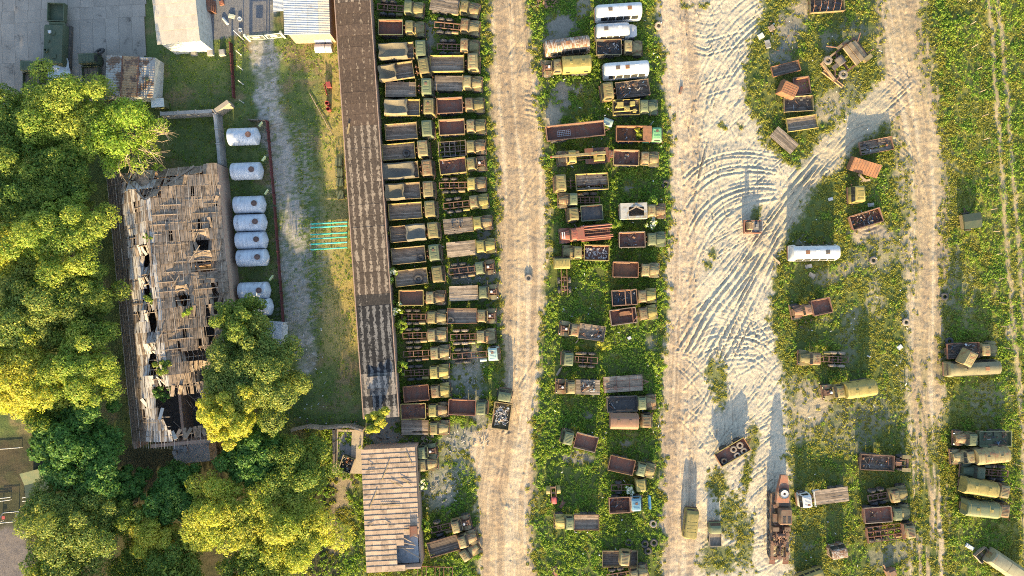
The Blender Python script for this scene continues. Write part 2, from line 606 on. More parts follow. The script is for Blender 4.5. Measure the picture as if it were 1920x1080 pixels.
# bare ground: x, y, rx, ry, how bare, tone (0 sand, 1 grey soil, 2 pale rubble)
BARE = [(1055, 45, 34, 22, .9, 1), (1040, 70, 22, 16, .8, 1), (1098, 10, 14, 30, .7, 1), (1050, 175, 22, 26, .85, 1), (1035, 215, 18, 30, .9, 0), (1085, 170, 10, 8, .7, 1),
        (1640, 436, 46, 18, .9, 0), (1622, 485, 40, 24, .75, 1), (1655, 470, 34, 40, .5, 0), (1590, 640, 18, 60, .55, 1), (1640, 560, 20, 40, .5, 0),
        (880, 690, 30, 50, .85, 2), (893, 745, 22, 40, .8, 2), (858, 705, 24, 40, .7, 2), (870, 826, 46, 26, .9, 2), (900, 780, 20, 30, .85, 2), (845, 850, 20, 20, .6, 2), (830, 915, 36, 46, .85, 2),
        (800, 925, 30, 20, .7, 2), (862, 880, 20, 30, .6, 2), (916, 880, 30, 60, .9, 2), (805, 75, 10, 40, .8, 1), (875, 515, 34, 24, .8, 2), (905, 470, 26, 16, .8, 1), (915, 530, 22, 40, .7, 1), (912, 440, 14, 16, .8, 1),
        (1520, 765, 46, 34, .8, 0), (1500, 800, 30, 30, .6, 0), (1620, 780, 64, 44, .7, 1), (1590, 820, 60, 34, .6, 1), (1650, 770, 40, 50, .55, 1), (1850, 755, 44, 40, .6, 1),
        (1685, 1030, 40, 24, .85, 1), (1650, 1050, 30, 24, .8, 1), (1518, 1030, 16, 8, .7, 1), (1520, 735, 30, 24, .7, 0), (1490, 720, 16, 20, .5, 0),
        (1555, 75, 26, 22, .75, 1), (1600, 55, 30, 20, .7, 1), (1585, 175, 30, 34, .6, 1), (1480, 60, 26, 40, .8, 1), (1460, 105, 24, 18, .7, 1), (1500, 15, 24, 24, .8, 0), (1560, 200, 40, 30, .7, 0),
        (1790, 520, 14, 80, .7, 1), (1815, 560, 16, 60, .55, 1), (1100, 780, 14, 12, .6, 1), (1080, 862, 26, 12, .7, 1), (1170, 830, 10, 8, .6, 1), (1210, 860, 10, 8, .6, 1),
        (1180, 350, 12, 10, .6, 1), (1225, 640, 10, 16, .5, 1), (1240, 985, 14, 14, .8, 1), (1545, 520, 30, 12, .5, 0), (1590, 500, 18, 20, .6, 0), (1700, 470, 16, 60, .6, 0),
        (1545, 600, 20, 8, .5, 1), (1600, 590, 22, 14, .7, 1), (1690, 330, 12, 70, .5, 0), (1500, 470, 10, 30, .5, 0), (1000, 300, 14, 20, .6, 0), (1022, 100, 8, 60, .5, 0),
        (728, 770, 24, 60, .9, 1), (720, 815, 44, 26, .95, 1), (640, 930, 14, 40, .8, 0), (630, 1000, 12, 50, .75, 0), (655, 905, 24, 12, .9, 0), (940, 560, 8, 60, .5, 1),
        (1860, 530, 6, 30, .4, 0), (1895, 620, 10, 18, .8, 0)]

wx = (fbm(XX * 0.35, YY * 0.35, 3) - .5) * 26 + (fbm(XX * 1.5, YY * 1.5, 5, 3) - .5) * 12
wy = (fbm(XX * 0.35, YY * 0.35, 13) - .5) * 26 + (fbm(XX * 1.5, YY * 1.5, 15, 3) - .5) * 12
qx, qy = PX + wx, PY + wy
fine = fbm(XX * 2.6, YY * 2.6, 31, 3) - .5
mid = fbm(XX * 0.5, YY * 0.5, 37, 4) - .5
lane = sstep(-9, 9, sdist(LANE, qx, qy) + fine * 16)
yard = sstep(-9, 9, sdist(YARD, qx, qy) + fine * 16)
fork = sstep(-8, 8, 27 + 6 * np.clip((qx - 1600) / 100, 0, 1) - ldist(FORK, qx, qy) + fine * 14)
far_in = sdist(FAR, qx, qy)
far = sstep(-16, 14, far_in + fine * 26 + mid * 20)
# the far lane thins out into wheel tracks towards the foot of the picture
col_n = fbm(XX * 1.6 + YY * 0.05, YY * 0.12, 71, 3)
thin = np.clip((PY - 620) / 260, 0, 1)
far = far * (1 - np.maximum(thin, .45 * sstep(30, 5, far_in)) * sstep(.36, .55, col_n))
twin = np.maximum(sstep(7, 2, ldist(TWIN[0], PX + wx * .3, PY)), sstep(7, 2, ldist(TWIN[1], PX + wx * .3, PY))) * 0.85
grass_isl = np.zeros_like(PX)
for x, y, rx, ry in ISL:
    grass_isl = np.maximum(grass_isl, sstep(1.25, .6, np.hypot((qx - x) / rx, (qy - y) / ry) + fine * .9))
yard = yard * (1 - grass_isl * 0.9)
bare = np.zeros_like(PX)
btone = np.zeros_like(PX)
for x, y, rx, ry, a, t in BARE:
    a *= .62 if (x > 1500 and t == 1) else 1
    m_ = a * sstep(1.2, .6, np.hypot((qx - x) / rx, (qy - y) / ry) + fine * .8)
    btone = np.where(m_ > bare, t, btone)
    bare = np.maximum(bare, m_)
track = sstep(26, 20, ldist(PATHL, qx, qy) + fine * 14)
sand = np.maximum.reduce([lane, yard, fork, far])
left = sstep(668, 650, PX + (PY - 400) * -0.06)            # the fenced base west of the long shed
left_low = sstep(700, 680, PX) * sstep(800, 820, PY)
lawn = np.clip(np.maximum(left, 0), 0, 1)
asph = sdist([(368, -400), (515, -400), (510, 60), (440, 66), (425, 72), (372, 78)], PX, PY)
asph = sstep(-3, 3, asph + fine * 8)
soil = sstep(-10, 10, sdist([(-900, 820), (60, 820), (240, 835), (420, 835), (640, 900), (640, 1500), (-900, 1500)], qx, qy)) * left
dirtbl = sstep(-8, 8, sdist([(-900, 985), (40, 990), (60, 1040), (40, 1500), (-900, 1500)], qx, qy))
field = sstep(1768, 1800, qx)

# ---- heights: wheel ruts pressed into the sand
NXI, NYI = len(ix), len(iy)
ruts = np.zeros((NXI, NYI))


def spline(pts, step):
    pts = [np.array(p, float) for p in pts]
    pts = [2 * pts[0] - pts[1]] + pts + [2 * pts[-1] - pts[-2]]
    out = []
    for i in range(1, len(pts) - 2):
        p0, p1, p2, p3 = pts[i - 1:i + 3]
        n = max(2, int(np.hypot(*(p2 - p1)) / step))
        for k in range(n):
            t = k / n
            out.append(0.5 * (2 * p1 + (p2 - p0) * t + (2 * p0 - 5 * p1 + 4 * p2 - p3) * t * t + (3 * p1 - p0 - 3 * p2 + p3) * t ** 3))
    return np.array(out)


def rut(line, depth=0.07, wid=0.24, gauge=2.0, berm=0.7):
    """a pair of wheel ruts along a line of photograph points"""
    wid *= rr.uniform(.55, .8)
    depth *= rr.uniform(.6, 1.15)
    pts = spline([((x - 960) * S, (540 - y) * S) for x, y in line], 0.14)
    if len(pts) < 3:
        return
    tan = np.gradient(pts, axis=0)
    tan /= np.maximum(np.hypot(tan[:, 0], tan[:, 1])[:, None], 1e-6)
    nor = np.stack([-tan[:, 1], tan[:, 0]], 1)
    R = 6
    for sgn in ((-.5, .5) if gauge > 0 else (0,)):
        q = pts + nor * (gauge * sgn)
        ii = np.round((q[:, 0] - ix[0]) / CELL).astype(int)
        jj = np.round((q[:, 1] - iy[0]) / CELL).astype(int)
        ok = (ii > -R) & (ii < NXI + R) & (jj > -R) & (jj < NYI + R)
        if not ok.any():
            continue
        i0, i1 = max(0, ii[ok].min() - R), min(NXI, ii[ok].max() + R + 1)
        j0, j1 = max(0, jj[ok].min() - R), min(NYI, jj[ok].max() + R + 1)
        if i1 <= i0 or j1 <= j0:
            continue
        d2 = np.full((i1 - i0, j1 - j0), 9.0)
        for (x, y), i, j, o in zip(q, ii, jj, ok):
            if not o:
                continue
            a0, a1 = max(i0, i - R), min(i1, i + R + 1)
            b0, b1 = max(j0, j - R), min(j1, j + R + 1)
            if a1 <= a0 or b1 <= b0:
                continue
            dd = (ix[a0:a1, None] - x) ** 2 + (iy[None, b0:b1] - y) ** 2
            s_ = d2[a0 - i0:a1 - i0, b0 - j0:b1 - j0]
            np.minimum(s_, dd, out=s_)
        d = np.sqrt(d2)
        prof = -depth * np.exp(-(d / wid) ** 2 * 1.2) + depth * berm * np.exp(-((d - wid * 1.75) / (wid * .6)) ** 2)
        prof[d2 > 8] = 0
        ruts[i0:i1, j0:j1] += prof


rr = random.Random(11)


def jit(line, a):
    a *= 1.7
    dx, dy = rr.uniform(-a, a), rr.uniform(-a, a)
    return [(x + dx + rr.uniform(-a, a) * .25, y + dy + rr.uniform(-a, a) * .25) for x, y in line]


# lane: long parallel ruts
for k in range(9):
    f = (k + .5) / 9
    rut(jit([(930 + f * 52, -30), (938 + f * 58, 150), (950 + f * 66, 330), (952 + f * 66, 480), (950 + f * 58, 650), (942 + f * 56, 800), (915 + f * 78, 930), (912 + f * 80, 1110)], 5), rr.uniform(.02, .045), .22)
for k in range(12):      # lorries turning out of the lane into the rows
    y = rr.uniform(60, 760)
    rut(jit([(1000, y - 40), (975, y + 10), (950, y + 60), (940, y + 110)], 10), rr.uniform(.03, .06), .2)
for k in range(9):
    y = 150 + k * 9
    rut([(985, y), (1000, y + 3), (1016, y + 14), (1024, y + 32)], .06, .2, 0)
# yard, west side
for k in range(10):
    f = (k + .5) / 10
    rut(jit([(1246 + f * 60, -30), (1262 + f * 58, 200), (1264 + f * 55, 400), (1256 + f * 55, 600), (1250 + f * 50, 800), (1248 + f * 45, 1110)], 4), rr.uniform(.025, .055), .22)
# fans of ruts swinging from the west side to the north-east corner
for k in range(11):
    o = k * 15
    rut(jit([(1300 + o * .05, 250 + o), (1318 + o * .1, 160 + o * .95), (1352, 90 + o * .8), (1400, 40 + o * .62), (1450, 5 + o * .5)], 5), rr.uniform(.06, .14), rr.uniform(.2, .34), rr.choice([0, 2.0]), .8)
for k in range(6):
    rut(jit([(1303, 20 + k * 16), (1330, 22 + k * 17), (1348, 15 + k * 14)], 4), .08, .22, 0)
for k in range(12):      # broad arcs in the middle of the yard
    o = k * 9.5
    rut(jit([(1290, 345 + o * 1.9), (1312, 325 + o * 1.45), (1350, 308 + o * 1.05), (1400, 304 + o * .8), (1455, 312 + o * .62)], 4), rr.uniform(.06, .13), rr.uniform(.2, .32), rr.choice([0, 0, 2.0]), .8)
for k in range(20):      # the crossing to the fork, deep
    o = k * 5.5
    rut(jit([(1262 + o * .9, 650 + o * .4), (1312 + o * .75, 570 + o * .5), (1372 + o * .5, 500 + o * .45), (1425 + o * .3, 432 + o * .4), (1480 + o * .15, 362 + o * .3), (1535 + o * .1, 300 + o * .2)], 5),
        rr.uniform(.07, .15), rr.uniform(.2, .3), rr.choice([0, 2.0]), .8)
for k in range(13):
    o = k * 12
    rut(jit([(1290, 600 + o), (1330, 575 + o * .9), (1370, 585 + o * .7), (1420, 610 + o * .5), (1452, 650 + o * .4)], 6), rr.uniform(.04, .1), rr.uniform(.16, .26), 0)
for k in range(11):
    o = k * 10
    rut(jit([(1345 + o * .9, 560), (1365 + o * .8, 620), (1385 + o * .75, 690), (1395 + o * .7, 760), (1400 + o * .6, 860), (1398 + o * .6, 1000)], 6), rr.uniform(.035, .09), rr.uniform(.16, .26), 0)
for k in range(10):
    o = k * 10
    rut(jit([(1285 + o * .3, 800 - o), (1310 + o * .3, 770 - o), (1332 + o * .2, 725 - o * 1.1), (1350, 660 - o)], 6), rr.uniform(.05, .11), .24, 0)
for k in range(8):
    rut(jit([(1290 + k * 12, 1110), (1292 + k * 11, 960), (1290 + k * 10, 850), (1300 + k * 8, 740)], 5), rr.uniform(.03, .07), .2, 0)
for k in range(7):
    rut(jit([(1340 + k * 9, 280), (1365 + k * 6, 215), (1395, 170 + k * 5)], 8), .06, .2, 0)
# the fork and the far lane
for k in range(6):
    rut(jit([(1455, 455), (1490, 372 + k * 4), (1535, 312 + k * 3), (1588, 262 + k * 3), (1645, 205 + k * 4), (1700, 150 + k * 5)], 5), rr.uniform(.04, .09), .2, rr.choice([0, 2.0]))
for k in range(10):
    o = k * 8
    rut(jit([(1560, 290 + o * .5), (1610, 240 + o * .5), (1665, 232 + o * .6), (1712, 262 + o * .7), (1738, 330 + o)], 5), rr.uniform(.04, .09), .2, 0)
for k in range(9):
    f = k / 9
    rut(jit([(1655 + f * 60, -30), (1672 + f * 62, 100), (1702 + f * 60, 250), (1712 + f * 60, 400), (1712 + f * 56, 560), (1708 + f * 54, 720), (1716 + f * 52, 860), (1718 + f * 54, 1110)], 5), rr.uniform(.025, .06), .22)
for k in range(12):
    rut(jit([(1664, 110 + k * 11), (1680, 118 + k * 10), (1700, 140 + k * 10)], 4), .06, .2, 0)
for k in range(7):
    rut(jit([(1590, 428 + k * 5), (1622, 440 + k * 5), (1655, 428 + k * 5), (1672, 408 + k * 5)], 4), .07, .2, 0)
for k in range(8):
    rut(jit([(1480, 745 + k * 9), (1520, 760 + k * 9), (1556, 748 + k * 9)], 6), .05, .2, 0)
for k in range(6):
    rut(jit([(1540 + k * 8, 860), (1600 + k * 8, 800), (1690, 740 + k * 10), (1720, 700)], 8), .05, .2, 0)
for k in range(4):
    rut(jit([(1728, 1110), (1738, 1040), (1735, 960), (1722, 900)], 10), .09, .22, 0)

for k in range(300):     # passes of single wheels all over the yard
    x, y = rr.uniform(1262, 1470), rr.uniform(-10, 1080)
    a = math.radians(rr.choice([88, 92, 80, 60, 50, 45, 110, 25]) + rr.uniform(-12, 12))
    if x < 1310:
        a = math.radians(90 + rr.uniform(-8, 8))
    bend = rr.uniform(-.5, .5)
    l_ = rr.uniform(40, 150)
    ln = [(x, y)]
    for s_ in range(4):
        x, y, a = x + math.cos(a) * l_ / 4, y - math.sin(a) * l_ / 4, a + bend / 4
        ln.append((x, y))
    rut(ln, rr.uniform(.045, .105), rr.uniform(.14, .22), rr.choice([0, 2.0, 2.0]), .8)
for k in range(130):
    t_ = rr.random()
    y = rr.uniform(-10, 1080)
    x = rr.uniform(928, 1000) if t_ < .5 else rr.uniform(1700, 1770) - (60 if y < 60 else 0)
    rut(jit([(x, y), (x + rr.uniform(-6, 6), y + 40), (x + rr.uniform(-12, 12), y + 100)], 3), rr.uniform(.04, .085), .2, rr.choice([0, 2.0]))

Z = (mid * 0.25 + fine * 0.05)
inner = (slice(OXF, OXF + NXI), slice(OX, OX + NYI))
z_r = np.zeros_like(Z)
brk = .35 + 1.6 * np.clip(fbm(XX * .7, YY * .7, 97, 4) - .22, 0, .7)
z_r[inner] = (ruts * brk[inner]) * np.clip(sand[inner] + bare[inner] * .8, .12, 1)
lump = fbm(XX * 2.9, YY * 2.9, 91, 2) - .5
Z = Z * (1 - 0.5 * lawn) + z_r + lump * 0.06 * np.clip(sand, 0, 1) * (1 - lane * .35)
Z[XX < -78.3] *= .3

# ---- base colours, with a sunlit lawn strip painted in
def cmix(a, b, t):
    return a * (1 - t[..., None]) + np.array(b)[None, None, :] * t[..., None]


col = np.zeros(XX.shape + (3,))
col[:] = (0.085, 0.105, 0.030)
col = cmix(col, (0.17, 0.155, 0.055), sstep(.0, .35, mid) * .6)
col = cmix(col, (0.19, 0.18, 0.05), field * (.3 + .7 * sstep(-.1, .25, mid + fine * .5)))
tone_s = np.where(btone == 2, 1, 0)
col = cmix(col, (0.33, 0.27, 0.195), bare * (btone == 0))
col = cmix(col, (0.225, 0.20, 0.165), bare * (btone == 1))
col = cmix(col, (0.27, 0.25, 0.22), bare * (btone == 2) * (.55 + .45 * sstep(-.05, .15, fine)))
col = cmix(col, (0.375, 0.285, 0.185), lane * .96)
col = cmix(col, (0.425, 0.368, 0.275), yard * .97)
west = sstep(1335, 1285, qx) * yard
col = cmix(col, (0.38, 0.292, 0.20), west * .8)
col = cmix(col, (0.38, 0.32, 0.225), fork * .95)
col = cmix(col, (0.37, 0.285, 0.185), far * .9)
col = cmix(col, (0.34, 0.27, 0.16), twin)
dampn = sstep(.05, .22, fbm(XX * .8 + 9, YY * .25, 55, 4) - .5)
col = cmix(col, (0.26, 0.19, 0.125), dampn * lane * .5)
col = cmix(col, (0.25, 0.185, 0.125), sstep(.12, .25, fbm(XX * 1.4, YY * .4, 57, 4) - .5) * west * .6)
def streaks(ys, xs, seed, fx=1.25, fy=.035):
    c_ = np.interp(PY, ys, xs)
    t_ = (PX - c_) * S
    return fbm(t_ * fx, YY * fy, seed, 4) - .5 + .5 * (fbm(t_ * fx * 2.6, YY * .12, seed + 3, 3) - .5)


for msk, ys, xs, sd_ in ((lane, [0, 150, 330, 480, 650, 800, 930, 1080], [956, 964, 978, 982, 979, 970, 950, 950], 211), (west, [0, 200, 400, 600, 800, 1080], [1276, 1290, 1292, 1284, 1275, 1270], 221),
                         (far, [0, 100, 250, 400, 560, 720, 860, 1080], [1685, 1704, 1733, 1742, 1740, 1735, 1742, 1744], 231)):
    st = streaks(ys, xs, sd_)
    col = cmix(col, (0.22, 0.165, 0.115), sstep(.03, .17, st) * msk * .55)
    col = cmix(col, (0.47, 0.39, 0.28), sstep(-.04, -.18, st) * msk * .55)
# mown lawn of the base: green, brown and worn patches, plus a painted sunlit strip
lawnc = np.zeros_like(col)
lawnc[:] = (0.088, 0.118, 0.04)
lawnc = cmix(lawnc, (0.185, 0.148, 0.075), sstep(-.02, .22, fbm(XX * .28, YY * .28, 61, 4) - .5 + fine * .15))
lawnc = cmix(lawnc, (0.13, 0.155, 0.05), sstep(.02, .2, fbm(XX * .6, YY * .6, 63, 3) - .5))
lawnc = cmix(lawnc, (0.36, 0.275, 0.10), sstep(590, 620, PX) * sstep(700, 640, PY) * .75)  # warm pale strip beside the shed: sunlight painted into the lawn colour
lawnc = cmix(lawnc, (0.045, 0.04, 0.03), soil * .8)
gravel_n = fbm(XX * 5.5, YY * 5.5, 67, 2)
gcol = .15 + .30 * gravel_n
tr = track * (.35 + .65 * sstep(-.18, .08, mid + fine * 1.4))
lawnc = lawnc * (1 - tr[..., None]) + tr[..., None] * np.stack([gcol, gcol * .93, gcol * .80], -1)
spill = sstep(60, 20, ldist([(540, 260), (560, 400), (580, 480), (560, 600)], qx, qy)) * sstep(.50, .62, gravel_n) * .8
lawnc = cmix(lawnc, (0.25, 0.23, 0.2), spill)
lawnc = cmix(lawnc, (0.145, 0.145, 0.15), asph)
lawnc = cmix(lawnc, (0.15, 0.13, 0.12), dirtbl)
lawnc = cmix(lawnc, (0.29, 0.23, 0.16), bare * (PX < 700) * (PY > 860))
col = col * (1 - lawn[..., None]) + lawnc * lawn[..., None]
col *= (0.88 + 0.24 * fbm(XX * 4.2, YY * 4.2, 73, 2))[..., None]
col *= (0.9 + 0.2 * fbm(XX * .12, YY * .12, 79, 3))[..., None]

mt = NT('earth')
at = mt.n('ShaderNodeAttribute', attribute_name='base')
tc = mt.coords(shift=False)
n1 = mt.noise(tc, 6.5, 4, .75)
n2 = mt.noise(tc, 1.3, 4, .6)
n3 = mt.noise(mt.coords((7.0, .7, 1), False), 1.0, 3, .6)
mp4 = mt.n('ShaderNodeMapping')
mp4.inputs['Rotation'].default_value = (0, 0, math.radians(-48))
mp4.inputs['Scale'].default_value = (6.0, .9, 1)
mt.set(mp4.inputs[0], tc)
n4 = mt.noise(mp4.outputs[0], 1.0, 3, .6)
k = mt.math('ADD', mt.math('MULTIPLY', n1, 1.0), mt.math('MULTIPLY', n3, .4))
hs = mt.n('ShaderNodeHueSaturation')
mt.set(hs.inputs['Value'], mt.math('ADD', mt.math('MULTIPLY', k, 1.0), .32))
mt.set(hs.inputs['Color'], at.outputs['Color'])
mt.bump(mt.math('ADD', mt.math('ADD', mt.math('MULTIPLY', n1, .5), mt.math('MULTIPLY', n2, .12)), mt.math('ADD', mt.math('MULTIPLY', n3, 1.5), mt.math('MULTIPLY', n4, .45))), 0.085)
earth = mt.done(hs.outputs[0], .95, 0, .1)

nx, ny = XX.shape
vid = np.arange(nx * ny).reshape(nx, ny)
faces = np.stack([vid[:-1, :-1], vid[1:, :-1], vid[1:, 1:], vid[:-1, 1:]], -1).reshape(-1, 4)
vco = np.stack([XX, YY, Z], -1).reshape(-1, 3)
vcol = np.concatenate([np.clip(col, .005, .9).reshape(-1, 3), np.ones((nx * ny, 1))], 1).astype(np.float32)


def fmean(a):
    return ((a[:-1, :-1] + a[1:, :-1] + a[1:, 1:] + a[:-1, 1:]) / 4).reshape(-1)


owner = np.zeros(len(faces), int)
fpx = fmean(PX)
for k_, msk in ((1, lane), (2, yard), (3, fork), (4, far)):
    owner[(fmean(msk) > .5) & (owner == 0)] = k_
owner[(fmean(asph * lawn) > .5)] = 5
owner[(fmean(track * lawn) > .5) & (owner == 0)] = 6
for k_, nm in enumerate(['ground', 'dirt_lane', 'sandy_yard', 'dirt_track', 'dirt_road', 'asphalt_yard', 'gravel_path']):
    fs = faces[owner == k_]
    if not len(fs):
        continue
    used, inv = np.unique(fs.ravel(), return_inverse=True)
    me = np_mesh(nm, vco[used], inv.reshape(-1, 4), earth, True)
    ca = me.color_attributes.new('base', 'FLOAT_COLOR', 'POINT')
    ca.data.foreach_set('color', vcol[used].ravel())
    o = part(nm, me)
    o['kind'] = 'structure'


def zat(x, y):
    i = int(np.clip(np.searchsorted(gx, x), 0, len(gx) - 1))
    j = int(np.clip(np.searchsorted(gy, y), 0, len(gy) - 1))
    return float(Z[i, j])


def smp(arr, x, y):
    i = np.clip(np.searchsorted(gx, x), 0, len(gx) - 1)
    j = np.clip(np.searchsorted(gy, y), 0, len(gy) - 1)
    return arr[i, j]

# ================================================================== buildings
def felt(name, base, base2, pale, amount, period=0.98):
    m = NT(name)
    tc = m.n('ShaderNodeTexCoord').outputs['Object']
    v = m.coords((1, 1, 1))
    sep = m.n('ShaderNodeSeparateXYZ')
    m.set(sep.inputs[0], tc)
    wob = m.noise(v, .8, 3)
    x = m.math('ADD', m.math('MULTIPLY', sep.outputs[0], 2 * math.pi / period), m.math('MULTIPLY', wob, 1.6))
    s_ = m.math('SINE', x)
    b = m.noise(m.coords((2.2, 1.0, 1)), 2.0, 6, .7)
    a = m.noise(v, .5, 4)
    f = m.math('ADD', m.math('MULTIPLY', s_, .13), m.math('ADD', m.math('MULTIPLY', b, 1.0), m.math('MULTIPLY', a, .5)))
    c = m.mix(m.ramp(b, .35, .65), base, base2)
    c = m.mix(m.ramp(f, 1.06 - amount, 1.14 - amount), c, pale)
    g = m.noise(v, 9, 4, .7)
    c = m.mix(m.math('MULTIPLY', m.ramp(g, .5, .7), .5), c, base)
    oi = m.n('ShaderNodeObjectInfo')
    h_ = m.n('ShaderNodeHueSaturation')
    m.set(h_.inputs['Value'], m.math('ADD', m.math('MULTIPLY', oi.outputs['Random'], .3), .85))
    m.set(h_.inputs['Color'], c)
    m.bump(b, .03)
    return m.done(h_.outputs[0], .9, 0, .2)


felt_few = felt('brown_roof_felt', (0.06, 0.042, 0.032, 1), (0.105, 0.072, 0.05, 1), (0.24, 0.185, 0.13, 1), .15)
felt_some = felt('peeling_roof_felt', (0.055, 0.042, 0.033, 1), (0.09, 0.068, 0.052, 1), (0.25, 0.20, 0.15, 1), .27)
felt_black = felt('black_roof_felt', (0.014, 0.014, 0.016, 1), (0.025, 0.025, 0.027, 1), (0.14, 0.135, 0.13, 1), .28)
felt_dark = felt('wet_roof_felt', (0.025, 0.023, 0.022, 1), (0.05, 0.044, 0.04, 1), (0.17, 0.15, 0.13, 1), .18)  # darker felt for the band across the roof
felt_grey = felt('grey_roof_felt', (0.05, 0.047, 0.045, 1), (0.12, 0.11, 0.10, 1), (0.24, 0.21, 0.18, 1), .34)
asb = worn('asbestos_sheet', (0.36, 0.265, 0.19, 1), (0.29, 0.215, 0.155, 1), (0.18, 0.135, 0.10, 1), .4, scale=1.0, rough=.95, vary=.3)
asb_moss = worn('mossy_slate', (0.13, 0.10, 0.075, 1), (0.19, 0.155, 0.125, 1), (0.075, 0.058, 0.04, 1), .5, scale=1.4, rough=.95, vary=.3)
asb_grey = worn('grey_slate', (0.23, 0.175, 0.13, 1), (0.175, 0.135, 0.10, 1), (0.11, 0.082, 0.06, 1), .45, scale=1.4, rough=.95, vary=.28)
asb_pale = worn('pale_slate', (0.44, 0.42, 0.39, 1), (0.34, 0.31, 0.28, 1), (0.16, 0.125, 0.095, 1), .36, scale=1.4, rough=.95, vary=.3, streak=(1, .35, 1))
roofwhite = worn('cream_roof_sheet', (0.46, 0.40, 0.32, 1), (0.41, 0.355, 0.28, 1), (0.3, 0.22, 0.14, 1), .12, scale=.9, vary=.12)
roofblue = worn('galvanised_roof_sheet', (0.34, 0.36, 0.385, 1), (0.29, 0.31, 0.335, 1), (0.23, 0.21, 0.19, 1), .25, scale=.9, vary=.2)
whitewall = worn('whitewashed_wall', (0.5, 0.5, 0.47, 1), (0.4, 0.4, 0.37, 1), (0.2, 0.17, 0.13, 1), .25)


def seat_frame(name, a, b, h):
    """empty on the ground under the line a-b (photograph pixels seen at height h); local +y runs from b to a"""
    A, B = Vector(P(*a, h)), Vector(P(*b, h))
    d = A - B
    mid_ = (A + B) / 2
    return empty(name, (mid_.x, mid_.y, 0), math.atan2(-d.x, d.y)), d.length


def corr(mb, w_, l_, n, amp, t=.012, along='y'):
    """ribbed sheet, ribs running along one side"""
    prof = []
    for i in range(2 * n + 1):
        prof.append((-w_ / 2 + w_ * i / (2 * n), amp if i % 2 else 0))
    up, dn = [], []
    for s_ in (-.5, .5):
        if along == 'y':
            up.append([(x, s_ * l_, z) for x, z in prof])
        else:
            up.append([(s_ * l_, x, z) for x, z in prof])
    b0 = len(mb.v)
    mb.v += up[0] + up[1]
    k = len(prof)
    for i in range(k - 1):
        mb.f.append((b0 + i, b0 + i + 1, b0 + k + i + 1, b0 + k + i))
    b1 = len(mb.v)
    mb.v += [(x, y, z - t) for x, y, z in up[0] + up[1]]
    for i in range(k - 1):
        mb.f.append((b1 + i, b1 + k + i, b1 + k + i + 1, b1 + i + 1))
    for e in (0, k):
        for i in range(k - 1):
            mb.f.append((b0 + e + i, b0 + e + i + 1, b1 + e + i + 1, b1 + e + i))


# ---- long shed with a felted roof
root, L = seat_frame('long_shed', (655.5, -60), (714, 784), 4.0)
tag(root, 'long low shed with peeling black and brown felt roof between lawn and trucks', 'shed')
W = 5.05
part('wall', mesh(('shed_wall',), lambda m: m.span(-W / 2 + .15, W / 2 - .15, -L / 2 + .1, L / 2 - .1, -.3, 3.55), brick), root)
n = int(L / 1.6)
pl = L / n
for i in range(n):
    y = -L / 2 + (i + .5) * pl
    py = 784 - (i + .5) / n * 844
    if py > 700:
        mm = felt_grey if random.random() < .6 else felt_black
    elif py > 565:
        mm = felt_black
    elif py > 545:
        mm = felt_dark
    elif py > 228:
        mm = felt_some
    elif 60 < py < 90 or py < 45:
        mm = felt_some if random.random() < .35 else felt_few
    else:
        mm = felt_few
    def fn(m, pl=pl):
        r = []
        for yy in (-pl / 2 + .012, pl / 2 - .012):
            r.append([(-W / 2, yy, 3.56), (-W / 2, yy, 3.78), (-W / 2 + .5, yy, 3.86), (0, yy, 4.05), (W / 2 - .5, yy, 3.92), (W / 2, yy, 3.84), (W / 2, yy, 3.56)])
        m.loft(r)
    part('roof_panel', mesh(('roof_panel', round(pl, 3)), fn, mm), root, (0, y, random.uniform(-.012, .012)))
for s_ in (-1, 1):
    part('roof_edge', mesh(('roof_edge', s_), lambda m: m.span(s_ * (W / 2 + .03) - .07, s_ * (W / 2 + .03) + .07, -L / 2, L / 2, 3.5, 3.815), brick), root)
yb = -L / 2 + (784 - 716) / 844 * L
part('roof_hatch', mesh(('roof_hatch',), lambda m: (m.span(-1.4, 1.25, yb - .7, yb + .7, 3.9, 4.3), m.span(-1.55, 1.4, yb - .85, yb + .85, 4.3, 4.38)), felt_grey), root)
part('loose_board', mesh(('loose_board',), lambda m: m.box((-1.75, 0, 0), (.25, 1.5, .05), rz=-.25), woodyel), root, (0, L / 2 - 300 / 844 * L, 4.1))

# ---- low shed with sheet roof, foot of the picture
root, L = seat_frame('sheet_roofed_shed', (728, 842), (738, 1069), 4.4)
root.rotation_euler.z += math.radians(.5)
tag(root, 'open shed with rows of weathered ribbed roof sheets and a broken corner', 'shed')
W = 7.75
for nm, a in (('back_wall', (-W / 2, W / 2, L / 2 - .4, L / 2 - .1, -.3, 3.3)), ('side_wall', (-W / 2 + .05, -W / 2 + .3, -L / 2 + .4, L / 2 - .45, -.3, 3.3)),
              ('side_wall', (W / 2 - .3, W / 2 - .05, -L / 2 + .4, L / 2 - .45, -.3, 3.3)), ('front_wall', (-W / 2, W / 2, -L / 2 + .1, -L / 2 + .35, -.3, 4.6))):
    part(nm, mesh((nm, a), lambda m: m.span(*a), brick), root)
part('ceiling_slab', mesh(('ceiling_slab',), lambda m: m.span(.3, W / 2 - .4, -L / 2 + .5, -L / 2 + 5.2, 3.1, 3.3), worn('bluish_plaster', (0.30, 0.31, 0.32, 1), (0.24, 0.25, 0.26, 1), (0.13, 0.12, 0.11, 1), .3)), root)
rows, cols = 24, 7
rl = L / rows
slope = math.atan2(1.5, L)
